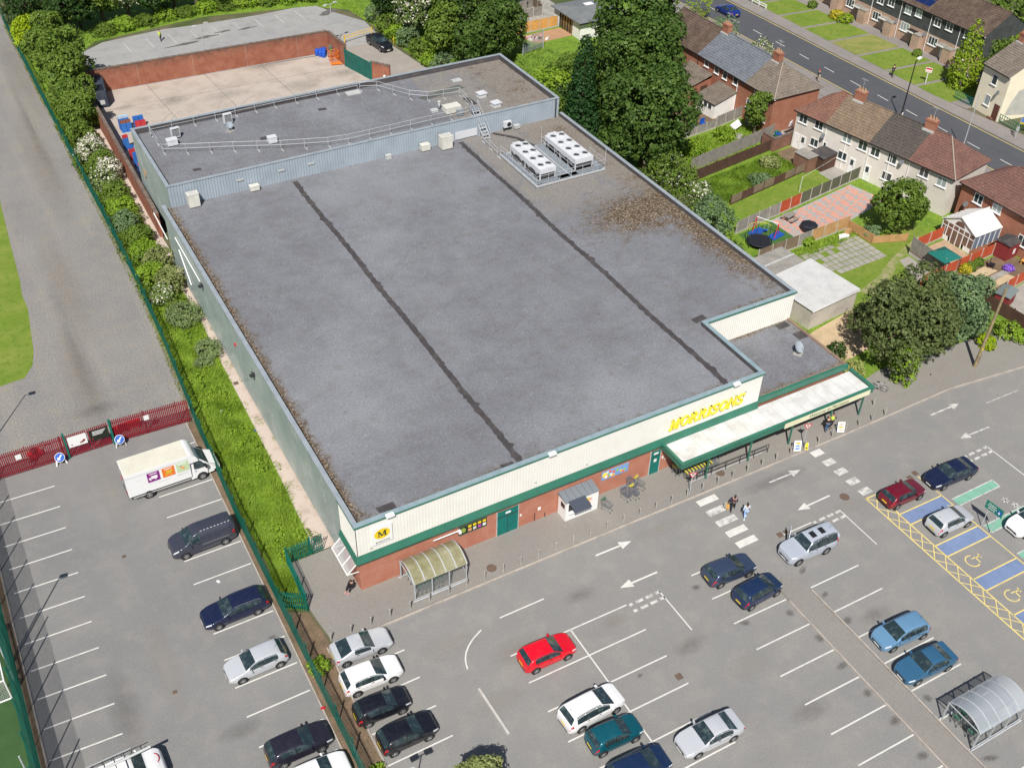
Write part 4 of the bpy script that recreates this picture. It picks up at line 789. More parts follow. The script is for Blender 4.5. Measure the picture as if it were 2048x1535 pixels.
# white box delivery truck
tk = thing('delivery_truck', 'white box delivery truck with three coloured square panels on its side', 'truck', (-9.03,18.0), .01, 'vans in the staff car park')
mb = MB(); bx0, bx1, w = -3.75, 1.35, 1.08
mb.box(bx0,-w,.75,bx1,w,3.05); bx_ = mb.build('cargo_box', 'paint_white', tk)
MB().box(bx0+.03,-w+.03,3.05,bx1,w-.03,3.065).build('roof_panel', pm('grp_roof',(.62,.60,.50),(.56,.54,.45),.8,speck=.03), tk)
pts = []
n = 10
mb = MB(); prof = [(bx1,3.05)]+[(bx1+.75*math.sin(t*math.pi/2/n), 2.2+.85*math.cos(t*math.pi/2/n)) for t in range(1, n+1)]+[(bx1,2.2)]
k = len(prof); mb.add([(x,-w,z) for x, z in prof]+[(x,w,z) for x, z in prof], [tuple(range(k-1,-1,-1)), tuple(range(k,2*k))]+[(i,(i+1)%k,k+(i+1)%k,k+i) for i in range(k)]); mb.build('air_deflector', 'paint_white', tk, smooth=False)
# cab
cabp = [(bx1-.05,.35),(bx1-.05,2.32),(bx1+.55,2.3),(bx1+.85,2.18),(bx1+1.55,1.45),(bx1+2.15,1.22),(bx1+2.38,.95),(bx1+2.42,.4)]
mb = MB(); k = len(cabp); W0 = 1.0
def cw(x, z): return W0*(1-.2*max(0,(x-bx1-1.2)/1.2)**2)*(1-.16*max(0,z-1.25))
mb.add([(x,-cw(x,z),z) for x, z in cabp]+[(x,cw(x,z),z) for x, z in cabp], [tuple(range(k)), tuple(range(2*k-1,k-1,-1))]+[((i+1)%k,i,k+i,k+(i+1)%k) for i in range(k)]); mb.build('cab', 'paint_white', tk)
def q4(nm, mat, pts, par=tk): return MB().add(pts, [(0,1,2,3)]).build(nm, mat, par)
q4('windscreen', 'car_glass', [(bx1+.88,-.76,2.17),(bx1+1.56,-.88,1.47),(bx1+1.56,.88,1.47),(bx1+.88,.76,2.17)])
for s in (-1, 1):
    q4('side_window', 'car_glass', [(bx1+.3,s*.985,1.35),(bx1+1.4,s*.985,1.32),(bx1+.95,s*.89,1.98),(bx1+.35,s*.885,2.02)])
    dr = q4('door', 'paint_white', [(bx1+.2,s*1.006,.55),(bx1+1.3,s*1.006,.55),(bx1+1.4,s*1.0,1.28),(bx1+.2,s*1.006,1.3)]); MB().cbox((bx1+.4,s*1.02,1.12),(.16,.03,.04)).build('handle', 'trim_black', dr)
    MB().cbox((bx1+1.25,s*1.16,1.5),(.14,.2,.34)).build('wing_mirror', 'trim_black', tk)
    q4('headlight', 'head_lamp', [(bx1+1.95,s*.93,1.0),(bx1+2.36,s*.72,.92),(bx1+2.3,s*.74,1.13),(bx1+1.95,s*.9,1.2)])
    MB().box(bx0+.3,s*w-.02,.55,bx1-.1,s*w+.02,.62).build('side_guard', 'light_grey_metal', tk)
    MB().box(bx0,s*w-.06 if s > 0 else -w-.012,2.72,bx1,w+.012 if s > 0 else -w+.06,2.76).build('box_rail', 'galvanised', tk)
MB().box(bx1+1.9,-.85,.32,bx1+2.46,.85,.55).build('bumper', 'trim_black', tk); MB().box(bx1+2.46,-.26,.5,bx1+2.475,.26,.61).build('number_plate', 'plate_white', tk)
MB().box(bx0-.02,-.9,.5,bx0+.05,.9,.7).build('rear_step', 'trim_black', tk)
for s in (-1,1): MB().box(bx0-.03,s*.95-.06,1.0,bx0-.0,s*.95+.06,1.5).build('tail_light', 'tail_lamp', tk)
MB().box(bx0-.02,-.02,.8,bx0-.0,.02,3.0).build('rear_door_seam', 'trim_black', tk)
tm, rm = wheel_meshes(.36)
for xx in (2.2,-2.2):
    for s in (-1,1):
        MB().tube((xx,s*.9,.4),(xx,s*(1.01 if xx>0 else 1.085),.4),.43,n=18).build('wheel_arch', 'arch', tk)
        t = bpy.data.objects.new('wheel', tm); COL.objects.link(t); t.parent = tk; t.location = (xx,s*(.93 if xx>0 else .99),.36); t.rotation_euler = (0,0,PI if s<0 else 0); r = bpy.data.objects.new('rim', rm); COL.objects.link(r); r.parent = t
MB().box(bx0+.1,-.5,.3,bx1+.4,.5,.75).build('chassis', 'trim_black', tk)
for i, (c0, cc, ic) in enumerate(((-2.05,(.22,.015,.20),(.8,.78,.8)),(-.85,(.75,.17,.02),(.8,.5,.05)),(.3,(.50,.62,.38),(.7,.35,.15)))):
    pp = MB().box(c0,-w-.012,1.65,c0+1.0,-w-.001,2.62).build('side_panel', flat('panel_col%d'%i,cc,.5), tk); ip = 'panel_ink%d'%i; flat(ip, ic, .5)
    y = -w-.018
    if i == 0:
        MB().box(c0+.3,y,1.95,c0+.8,y+.006,2.25).build('truck_picture', ip, pp); MB().box(c0+.12,y,1.92,c0+.28,y+.006,2.12).build('truck_picture', ip, pp)
        for a in (.22,.62): MB().tube((c0+a,y,1.9),(c0+a,y+.006,1.9),.07,n=10).build('truck_picture', ip, pp)
    elif i == 1:
        MB().add([(c0+.2,y,1.95),(c0+.7,y,1.9),(c0+.85,y,2.25),(c0+.35,y,2.32)], [(0,1,2,3)]).build('basket_picture', ip, pp)
        for a in (.32,.65): MB().tube((c0+a,y,1.82),(c0+a,y+.006,1.82),.05,n=8).build('basket_picture', ip, pp)
        for b in (1.98,2.08,2.18): MB().bar((c0+.25,y-.003,b),(c0+.78,y-.003,b-.03),.02,.003).build('basket_picture', 'trim_black', pp)
    else:
        for a, b, r in ((.4,2.15,.12),(.55,2.0,.13),(.35,2.3,.07)): MB().tube((c0+a,y-.001*r,b),(c0+a,y+.006,b),r,n=10).build('basket_picture', ip if r>.1 else flat('panel_blue',(.2,.3,.45),.5), pp)
    MB().box(c0+.2,y,2.42,c0+.8,y+.006,2.5).build('panel_heading', 'white_plain', pp)
for x0, x1, z in ((-2.9,-2.55,2.2),(-1.3,-.3,1.35),(-2.0,-1.2,1.5),(.3,1.2,1.45),(.3,1.1,1.35)): MB().box(x0,-w-.008,z,x1,-w-.001,z+.03).build('side_print', 'light_grey_metal', tk)
MB().box(bx1+.2,-.3,2.8,bx1+.22,.3,2.81).build('deflector_seam', 'light_grey_metal', tk)
q4('cab_logo', 'panel_col1', [(bx1+.56,-.45,2.78),(bx1+.70,-.45,2.5),(bx1+.70,.1,2.5),(bx1+.56,.1,2.78)])
# ---------------------------------------------------------------- fences, yard walls and yard things
pm('palisade_green', (.005,.15,.112), (.004,.115,.085), .8, .4, .7, speck=.08, rough=.45, spec=.4)
pm('palisade_red', (.25,.014,.026), (.19,.011,.02), .8, .4, .7, speck=.08, rough=.5)
pm('net_green', (.006,.10,.07), (.004,.07,.05), 1, speck=.1, rough=.6)
pm('rust', (.28,.13,.06), (.18,.09,.05), 1.5, speck=.2)
def palisade(name, label, pts, h, mat, pitch=.155, pw=.075, post=2.75, group=None, cat='fence', posts_mat=None, skip_post=False):
    t = thing(name, label, cat, (pts[0][0],pts[0][1],0), 0, group); pales = MB()
    for (a, b) in zip(pts, pts[1:]):
        a = Vector(a); b = Vector(b); d = b-a; L = d.length; d /= L; r = Vector((-d.y,d.x)); k = int(L/pitch); ang = math.atan2(d.y,d.x)
        for i in range(k):
            p = a+d*(i+.5)*pitch; q0 = p-d*pw/2; q1 = p+d*pw/2; o = r*.02
            pales.add([(q0.x,q0.y,.05),(q1.x,q1.y,.05),(q1.x,q1.y,h-.12),(p.x,p.y,h),(q0.x,q0.y,h-.12),(p.x+o.x,p.y+o.y,.05),(p.x+o.x,p.y+o.y,h-.1)], [(0,5,6,4),(5,1,2,6),(4,6,3),(6,2,3)])
        for z in (.35, h-.45): MB().bar((a.x+r.x*.05,a.y+r.y*.05,z),(b.x+r.x*.05,b.y+r.y*.05,z),.05).build('rail', mat, t, world=True)
        if not skip_post:
            for i in range(int(L/post)+(1 if b == Vector(pts[-1]) else 0)): p = a+d*min(i*post,L); MB().cbox((p.x+r.x*.1,p.y+r.y*.1,h/2),(.1,.06,h-.1),rz=ang).build('post', posts_mat or mat, t, world=True)
    stuff(pales.build('pales', mat, t, world=True)); return t
palisade('palisade_fence', 'long green palisade fence between the staff car park and the verge', [(-5.4,24.5),(-5.6,18),(-5.83,11.8),(-5.87,1.4),(-5.9,-30)], 2.3, 'palisade_green')
palisade('palisade_fence', 'long green palisade fence between the gravel track and the hedge', [(-4.45,126),(-4.5,82),(-4.38,64),(-4.43,48.6),(-4.75,36.3),(-5.35,24.7)], 2.3, 'palisade_green')
palisade('palisade_return', 'short green palisade fence boxing in the grass by the shop corner', [(-5.85,1.35),(-4.1,.12),(-3.92,4.95),(-.95,5.1)], 2.0, 'palisade_green', post=1.9)
# red palisade with a pair of gates
palisade('red_palisade', 'red palisade fence left of the red gates', [(-24.5,24.75),(-15.95,24.7)], 2.6, 'palisade_red', pw=.1, group='red fence panels')
palisade('red_palisade', 'red palisade fence right of the red gates, up to the green fence', [(-12.15,24.8),(-5.6,24.5)], 2.6, 'palisade_red', pw=.1, group='red fence panels')
gt = palisade('red_gate', 'pair of red palisade gates hung with a white and a black board', [(-15.85,24.72),(-14.08,24.76),(-12.25,24.8)], 2.5, 'palisade_red', pw=.1, skip_post=True, cat='gate')
for x in (-15.92,-12.2): MB().box(x-.08,24.62,0,x+.08,24.78,2.75).build('gate_post', 'palisade_green', gt, world=True)
for x0, x1, m in ((-15.7,-14.2,'white_plain'),(-13.95,-12.4,'poster_dark')):
    bd = MB().box(x0,24.63,1.1,x1,24.66,2.2).build('notice_board', m, gt, world=True)
    if m == 'white_plain':
        for i, (a, b, r) in enumerate(((-14.45,1.5,.12),(-14.6,1.4,.1),(-14.75,1.35,.07),(-15.45,1.35,.06))): MB().tube((a,24.63,b),(a,24.622-.001*i,b),r,n=10).build('board_print', 'palisade_red', bd, world=True)
    else:
        for i in range(4): MB().box(x0+.25,24.622,2.0-.12*i,x1-.2-.1*i,24.629,2.05-.12*i).build('board_print', 'white_plain', bd, world=True)
        MB().tube((-13.75,24.62,1.3),(-13.75,24.629,1.3),.09,n=10).build('board_print', 'palisade_red', bd, world=True)
for x, s in ((-19.6,'left'),(-9.2,'right')):
    o = MB().box(-.22,-.02,1.55,.22,.0,2.05).build('fence_notice', 'white_plain'); o.location = (x,24.66,0); tag(o, 'small white square notice on the red fence %s of the gates' % s, 'notice')
# blue keep-left signs leaning on feet by the gates
flat('sign_blue', (.01,.09,.42), .4)
for i, ((x, y), lab) in enumerate((((-16.66,24.3),'round blue arrow sign on white feet, left of the red gates'),((-11.78,24.2),'round blue arrow sign on grey feet, right of the red gates'))):
    t = thing('arrow_sign', lab, 'road sign', (x,y,0), .0, 'temporary road signs')
    N = Vector((-.1,-.82,.55)).normalized(); c = Vector((0,0,.75))
    MB().tube(c, c+N*.03, .40, n=24).build('rim', 'white_plain', t); MB().tube(c+N*.03, c+N*.036, .37, n=24).build('disc', 'sign_blue', t)
    u = Vector((1,0,0)); u = (u-N*u.dot(N)).normalized(); v = N.cross(u); mb = MB(); cc = c+N*.04
    def f2(a, b): return tuple(cc+(u*a+v*b))
    dr = Vector((-.7,-.7)); rr = Vector((.7,-.7)); pts = [Vector((.18,.18))+rr*.05, Vector((-.06,-.06))+rr*.05, Vector((-.06,-.06))+rr*.16, Vector((-.22,-.22)), Vector((-.06,-.06))-rr*.16, Vector((-.06,-.06))-rr*.05, Vector((.18,.18))-rr*.05]
    mb.add([f2(p.x,p.y) for p in pts], [(0,1,5,6),(2,3,4)]); mb.build('arrow', 'white_plain', t)
    for s in (-1,1): MB().bar((s*.28,.1,.55),(s*.42,-.15,.02),.1,.05).build('foot', 'white_plain' if i == 0 else 'light_grey_metal', t)
    MB().bar((0,.05,.7),(0,.45,.02),.06).build('prop', 'light_grey_metal', t)
# road works barriers and cones behind the red fence
flat('barrier_red', (.55,.02,.02), .5)
for i, (x, y, lab) in enumerate(((-10.2,26.0,'red plastic barrier lying behind the right red fence'),(-11.4,25.9,'red plastic barrier standing next to the gate post'))):
    t = thing('plastic_barrier', lab, 'barrier', (x,y,0), .1*i, 'plastic barriers'); MB().box(-.6,-.05,.1,.6,.05,.9).build('panel', 'barrier_red', t); MB().box(-.6,-.2,0,-.45,.2,.12).build('foot', 'trim_black', t); MB().box(.45,-.2,0,.6,.2,.12).build('foot', 'trim_black', t)
t = thing('portable_generator', 'red and black machine with a round drum behind the left red fence', 'machine', (-18.4,26.2,0), .3)
MB().lathe([(.0,.9),(.22,.9),(.26,.85),(.26,.55),(.2,.5)], n=14).build('drum', 'trim_black', t); MB().box(-.5,-.35,.15,.5,.35,.55).build('engine_box', 'barrier_red', t)
for s in (-1,1): MB().tube((-.35,s*.36,.16),(-.35,s*.44,.16),.16,n=12).build('wheel', 'tyre', t)
MB().path([(.5,-.3,.5),(1.0,-.3,.9),(1.0,.3,.9),(.5,.3,.5)],.025).build('handle', 'dark_metal', t)
# tall ball-stop fence beside the pitch
t = thing('ball_stop_fence', 'tall green mesh ball fence beside the astro pitch', 'fence', (-23.6,0,0)); lo = MB(); up = MB()
y = 24.3
while y > -30: lo.bar((-23.6,y,.05),(-23.6,y,2.8),.013,.013); y -= .045
for z in np.arange(.1,2.85,.2): lo.bar((-23.6,24.3,z),(-23.6,-30,z),.012,.02)
y = 24.3
while y > -30: up.bar((-23.6,y,2.8),(-23.6,y,5.3),.007,.007); y -= .09
for z in np.arange(2.9,5.35,.12): up.bar((-23.6,24.3,z),(-23.6,-30,z),.007,.007)
stuff(lo.build('rebound_mesh', 'net_green', t, world=True)); stuff(up.build('upper_net', 'net_green', t, world=True))
for i in range(21): MB().tube((-23.68,24.2-2.6*i,0),(-23.68,24.2-2.6*i,5.4),.045).build('post', 'palisade_green', t, world=True)
def lamppost(name, label, x, y, h, arm=(), rad=.06, mat='galvanised', head=None, group=None, dark=False):
    t = thing(name, label, 'lamp post', (x,y,0), 0, group); MB().tube((0,0,0),(0,0,h),rad,rad*.7,n=10).build('column', mat, t); MB().tube((0,0,0),(0,0,.9),rad*1.5,n=10).build('base', mat, t)
    for a in arm:
        MB().bar((0,0,h-.05),(a[0],a[1],h),.05).build('bracket', mat, t); MB().cbox((a[0],a[1],h+.02),(.55,.34,.14),rz=math.atan2(a[1],a[0]),ry=.1).build('lantern', 'light_grey_metal', t)
    return t
dx, dy = math.cos(SUN_AZ)/math.tan(SUN_EL), math.sin(SUN_AZ)/math.tan(SUN_EL)
for k, (y, hh) in enumerate(((5.4,9.8),(4.2,6.6),(-6.7,6.2))):
    lamppost('floodlight_mast', ['tall floodlight mast behind the ball fence by the goal','plain mast next to the tall floodlight mast','plain mast behind the ball fence by the pipe van'][k], -23.9, y, hh, ((.3,.0),) if k == 0 else (), .07, group='masts behind the ball fence')
lamppost('car_park_lamp', 'lamp column beside the gravel track whose shadow falls on it', -17.71-dx*8, 34.88-dy*8, 8, ((.6,0),), group='car park lamps')
lamppost('car_park_lamp', 'lamp column by the green fence whose shadow falls at the bottom edge', -1.9-dx*6.5, -14.29-dy*6.5, 6.5, ((.5,0),(-.5,0)), group='car park lamps')
lamppost('car_park_lamp', 'short lamp column past the shelter', 4.58-dx*1.8-.6, -10.21-dy*1.8-.8, .02, (), group='car park lamps') if False else None
# goal with a net on the astro pitch
t = thing('football_goal', 'white framed football goal with net on the astro pitch', 'goal', (-24.3,5.3,0)); mb = MB()
for a, b in (((0,2.6,0),(0,2.6,2)),((0,-2.6,0),(0,-2.6,2)),((0,-2.6,2),(0,2.6,2)),((0,2.6,2),(-.8,2.6,2)),((0,-2.6,2),(-.8,-2.6,2)),((-.8,2.6,2),(-1.6,2.6,0)),((-.8,-2.6,2),(-1.6,-2.6,0)),((-1.6,-2.6,.03),(-1.6,2.6,.03)),((0,2.6,.03),(-1.6,2.6,.03)),((0,-2.6,.03),(-1.6,-2.6,.03))): MB().tube(a,b,.05).build('frame_tube','white_plain',t)
for i in range(44): y = -2.6+5.2*i/43; mb.bar((-.8,y,2),(-1.6,y,0),.008); mb.bar((0,y,2),(-.8,y,2),.008)
for i in range(18): f = i/17; mb.bar((-.8-.8*f,-2.6,2-2*f),(-.8-.8*f,2.6,2-2*f),.008)
for s in (-2.6,2.6):
    for i in range(14): f = i/13; mb.bar((0,s,2*f),(-1.6+.8*f,s,2*f),.008); mb.bar((-1.6*f,s,0),(-.8*f,s,2),.008)
stuff(mb.build('net', 'white_plain', t))
# bollards
pm('steel_bollard', (.44,.42,.385), (.33,.31,.28), 2, metal=.15, rough=.4, speck=.05)
bol = [(-3.69,-3.2),(-2.17,-3.23),(-.63,-3.25),(.88,-3.26),(2.47,-3.3),(4.03,-3.33),(5.6,-3.38),(7.1,-3.4),(8.6,-3.43),(10.2,-3.46)]+[(11.71+1.565*i,-3.5-.0135*i) for i in range(25)]+[(49.33,-2.33)]
bp = thing('bollard', '', 'bollard', (bol[0][0],bol[0][1],.1), 0, 'steel bollards along the shop kerb')
MB().lathe([(.055,0),(.055,.78),(.05,.8)], n=12).build('shaft', 'steel_bollard', bp, smooth=True); MB().lathe([(.055,.82),(.062,.83),(.055,.89),(.03,.92),(.001,.925)], n=12).build('cap', 'steel_bollard', bp, smooth=True); MB().lathe([(.05,.8),(.052,.8),(.052,.82),(.05,.82)], n=12).build('band', 'trim_black', bp)
names_ = []
for i, p in enumerate(bol):
    o = bp if i == 0 else dup(bp, (p[0],p[1],.1))
    nth = i+1
    sfx = 'th' if 10 < nth < 20 else {1:'st',2:'nd',3:'rd'}.get(nth % 10, 'th')
    o['label'] = 'steel bollard on the shop kerb, %d%s from the green fence' % (nth, sfx) if i < len(bol)-1 else 'steel bollard standing back from the kerb beyond the canopy end'
# hoop guards on two bollards near the crossing
for i, (x, y) in enumerate(((28.85,-3.75),)):
    o = MB().path([(-.16,.0,0),(-.16,0,.03),(.16,0,.03),(.16,0,0)],.02).build('ground_hoop', 'dark_metal'); o.location = (x,y,.1); tag(o, 'low dark hoop at a bollard foot by the crossing', 'hoop')
# triangular warning signs
flat('sign_red', (.55,.01,.02), .4)
def tri_sign(x, y, h, lab, face):
    t = thing('warning_sign', lab, 'road sign', (x,y,.1), face, 'warning signs'); MB().tube((0,0,0),(0,0,h),.038,n=8).build('post', 'galvanised', t)
    c = h-.35; R_ = .42
    def tri(r, y_): return [(r*math.sin(a), y_, c+r*math.cos(a)) for a in (math.pi, math.pi/3, -math.pi/3)]
    a = tri(R_,-.05); b = tri(R_,-.03); MB().add(a+b, [(0,1,2),(5,4,3),(0,3,4,1),(1,4,5,2),(2,5,3,0)]).build('border', 'sign_red', t)
    a = tri(R_*.68,-.056); MB().add(a, [(0,1,2)]).build('field', 'white_plain', t)
    MB().box(-.04,-.062,c-.12,.04,-.058,c+.1).box(-.12,-.062,c+.02,.12,-.058,c+.09).build('symbol', 'trim_black', t); return t
tri_sign(27.74,-3.45,2.6,'inverted red triangle sign at the near zebra crossing',-.35); tri_sign(40.17,-3.25,2.5,'inverted red triangle sign at the far worn crossing',-.45)
# A-boards and yellow floor sign
def aboard(x, y, lab, cols, rz, name='a_board', w=.32, h=1.05):
    t = thing(name, lab, 'sign board', (x,y,.1), rz, 'pavement boards')
    p = MB().add([(-w,-.3,.08),(w,-.3,.08),(w,-.02,h),(-w,-.02,h)], [(0,1,2,3)]).build('front_panel', cols[0], t); MB().add([(-w,.3,.08),(-w,.02,h),(w,.02,h),(w,.3,.08)], [(0,1,2,3)]).build('back_panel', cols[0], t)
    for s in (-w,w): MB().bar((s,-.32,0),(s,-.01,h),.035).build('leg', 'galvanised', t); MB().bar((s,.32,0),(s,.01,h),.035).build('leg', 'galvanised', t)
    rs = random.Random(int(x*7))
    for i, c in enumerate(cols[1:]):
        f0 = .15+.26*i; a = w*.75; y0 = lambda f: -.3+.28*f-.006; z0 = lambda f: .08+(h-.08)*f
        MB().add([(-a,y0(f0),z0(f0)),(a*rs.uniform(.4,1),y0(f0),z0(f0)),(a,y0(f0+.18),z0(f0+.18)),(-a*rs.uniform(.3,1),y0(f0+.18),z0(f0+.18))], [(0,1,2,3)]).build('print', c, p)
    return t
flat('print_blue', (.12,.25,.6), .5); flat('print_orange', (.78,.38,.06), .5); flat('print_pink', (.75,.4,.35), .5)
aboard(39.15,-3.5,'blue and orange a-board by the far crossing',('white_plain','print_blue','print_blue','print_orange'),-.45); aboard(44.2,-3.45,'white and orange a-board near the people at the entrance',('white_plain','print_pink','print_orange','print_pink'),-.5)
o = aboard(40.0,-3.75,'yellow wet floor sign next to the triangle sign',('logo_yellow','trim_black'),-.5,'floor_sign',.15,.65)
# green disabled parking sign on two posts
t = thing('parking_sign', 'green disabled customers parking sign on two posts', 'sign', (46.56,-17.9,0), math.atan2(-.8,.06)); 
for s in (-.42,.42): MB().tube((s,0,0),(s,0,2.0),.035).build('post', 'galvanised', t)
bd = MB().box(-.78,-.05,1.95,.78,-.01,2.75).build('board', flat('sign_green',(.003,.17,.12),.35), t)
Ms = t.matrix_basis @ Matrix.Translation((-.2,-.055,2.36)) @ Matrix.Rotation(math.pi/2,4,'X')
textobj('sign_lettering', 'Disabled\ncustomers\nparking', 'white_plain', .2, Ms, bd); MB().tube((.5,-.055,2.32),(.5,-.06,2.32),.21,n=18).build('badge', 'sign_blue', bd)
MB().tube((.48,-.066,2.27),(.48,-.07,2.27),.09,n=10).box(.45,-.07,2.3,.5,-.066,2.44).build('badge_symbol', 'white_plain', bd)
# trolleys
pm('trolley_wire', (.34,.36,.36), speck=.05, metal=.4, rough=.4); flat('trolley_dark', (.13,.15,.19), .5); flat('trolley_yellow', (.62,.55,.05), .5); flat('trolley_green', (.03,.16,.09), .5)
def trolley(loc, rz, lab, handle='trolley_yellow', basket='trolley_wire', group='shopping trolleys'):
    t = thing('shopping_trolley', lab, 'trolley', loc, rz, group); mb = MB(); c = [(-.4,.27,1.0),(.42,.2,.85),(-.32,.22,.45),(.38,.16,.52)]
    for s in (-1,1):
        for i in range(9):
            f = i/8; mb.bar((-.4+.82*f,s*(.27-.07*f),1.0-.15*f),(-.32+.7*f,s*(.22-.06*f),.45+.07*f),.012)
        for g in (0,.5,1): mb.bar((-.4+.08*g,s*(.27-.05*g),1.0-.55*g),(.42-.04*g,s*(.2-.04*g),.85-.33*g),.018)
    for i in range(5): y = -.2+.1*i; mb.bar((-.32,y,.45),(.38,y*.75,.52),.012); mb.bar((.42,y,.85),(.38,y*.8,.52),.012); mb.bar((-.4,y*1.3,1.0),(-.32,y,.45),.012)
    for f in np.linspace(0,1,8): mb.bar((-.32+.7*f,-.2,.46+.06*f),(-.32+.7*f,.2,.46+.06*f),.012)
    stuff(mb.build('basket', basket, t))
    for s in (-1,1): MB().bar((-.42,s*.26,1.0),(-.35,s*.24,.12),.03).build('upright', 'trolley_wire', t); MB().bar((-.38,s*.26,.14),(.42,s*.17,.14),.03).build('base_rail', 'trolley_wire', t)
    MB().tube((-.5,-.29,1.03),(-.5,.29,1.03),.025).build('handle', handle, t)
    MB().cbox((-.42,0,.93),(.05,.4,.16)).build('seat_flap', handle, t)
    for x, y in ((-.36,.25),(-.36,-.25),(.4,.16),(.4,-.16)): MB().tube((x,y-.012,.06),(x,y+.012,.06),.06,n=10).build('castor', 'trim_black', t)
    return t
tr0 = trolley((20.75,-1.75,.1),-1.25,'lone trolley with green seat beside the white kiosk','trolley_green')
trolley((22.8,-1.45,.1),-1.45,'dark basket trolley on the left of the front pair by the food poster','trolley_dark','trolley_dark'); trolley((23.5,-1.6,.1),-1.45,'dark basket trolley on the right of the front pair by the food poster','trolley_yellow','trolley_dark')
trolley((23.9,-.7,.1),-1.2,'trolley behind the front pair by the food poster','trolley_dark','trolley_dark'); trolley((24.5,-.95,.1),-1.2,'pale wire trolley right of the dark basket trolleys','trolley_yellow')
# nested lines under the canopy
tp = trolley((28.5,-1.3,.1),0,'nested trolley','trolley_yellow')
base = [(28.3+.3*i,-1.0-.08*(i%2),.1) for i in range(16)]+[(28.8+.32*i,-2.0,.1) for i in range(9)]
for i, p in enumerate(base):
    o = tp if i == 0 else dup(tp, p, 0)
    if i == 0: o.location = p
    o['label'] = '%s trolley from the left in the long nested line against the shop wall' % ORD[i] if i < 16 else '%s yellow handled trolley from the left in the short line at the canopy edge' % ORD[i-16]
    o['group'] = 'trolleys nested by the wall' if i < 16 else 'trolleys nested at the canopy edge'
t = thing('trolley_rail', 'low dark double rail guarding the trolleys under the canopy', 'railing', (28.6,-2.5,.1))
for z in (.5,.95): MB().tube((.6,0,z),(8.1,-.1,z),.03).build('rail', 'dark_metal', t)
for i in range(6): MB().tube((.6+1.5*i,-.02*i,0),(.6+1.5*i,-.02*i,.97),.03).build('post', 'dark_metal', t)
MB().tube((-.2,.0,.12),(7.6,0,.12),.035).build('foot_rail', 'galvanised', t)
# barrel roofed trolley shelters
pm('poly_dirty', (.30,.285,.17), (.22,.205,.10), .9, .4, .65, (.42,.40,.30), 2.0, .5, .75, speck=.08, rough=.25, spec=.6); MATS['poly_dirty'].node_tree.nodes['Principled BSDF'].inputs['Alpha'].default_value = .82; flat('poly_clear', (.42,.46,.50), .14, alpha=.62, spec=1.0); flat('poly_side', (.25,.28,.28), .1, alpha=.1, spec=.7)
def shelter(x, y, L, Wd, lab, sheet, zb, contents):
    t = thing('trolley_shelter', lab, 'shelter', (x,y,zb), 0, 'trolley shelters'); n = 12; e, r = 1.95, .62
    arc = [(-Wd/2-.08+(Wd+.16)*i/n, e+r*math.sin(math.pi*i/n)**.8) for i in range(n+1)]; k = 5
    for b in range(k):
        x0, x1 = L*b/k, L*(b+1)/k; mb = MB(); mb.add([(x0+.02,a,z) for a, z in arc]+[(x1-.02,a,z) for a, z in arc], [(i,n+1+i,n+2+i,i+1) for i in range(n)]); mb.build('roof_sheet', sheet, t, smooth=True)
    for b in range(k+1):
        mb = MB(); xx = L*b/k
        for p, q in zip(arc, arc[1:]): mb.bar((xx,p[0],p[1]+.02),(xx,q[0],q[1]+.02),.07,.05)
        mb.build('roof_rib', 'galvanised', t)
    for yy in (-Wd/2,Wd/2):
        MB().bar((0,yy,e),(L,yy,e),.08).build('eaves_beam', 'galvanised', t); MB().bar((0,yy,.22),(L,yy,.22),.06).build('bottom_rail', 'galvanised', t)
        for xx in np.linspace(0.03,L-.03,4): MB().bar((xx,yy,0),(xx,yy,e),.08).build('post', 'galvanised', t)
        for b in range(3): MB().box(.06+(L-.1)*b/3,yy-.006,.28,(L-.1)*(b+1)/3,yy+.006,e-.06).build('side_pane', 'poly_side', t)
        MB().tube((-.15,yy*1.06,.12),(L+.1,yy*1.06,.12),.05).build('bump_rail', 'galvanised', t)
    MB().bar((L-.03,-Wd/2,1.0),(L-.03,Wd/2,1.0),.05).build('back_rail', 'galvanised', t); MB().bar((.0,-Wd/2,e),(.0,Wd/2,e),.05).build('tie_bar', 'galvanised', t)
    for j, yy in enumerate((-Wd/4,Wd/4)):
        for i in range(contents): o = dup(tr0, (x+.8+.34*i,y+yy,zb), 0); o['label'] = '%s trolley from the left, %s of the %s' % (ORD[i], 'front row' if j == 0 else 'back row', 'dirty roofed shelter' if zb else 'clear roofed shelter'); o['group'] = 'trolleys in shelter %s %s' % ('a' if zb else 'b', 'front' if j == 0 else 'back')
    return t
shelter(3.05,-1.62,4.3,2.5,'trolley shelter with dirty yellowed barrel roof at the shop corner','poly_dirty',.1,7)
shelter(30.1,-30.05,4.6,2.6,'trolley shelter with clear barrel roof at the right of the car park','poly_clear',0,8)
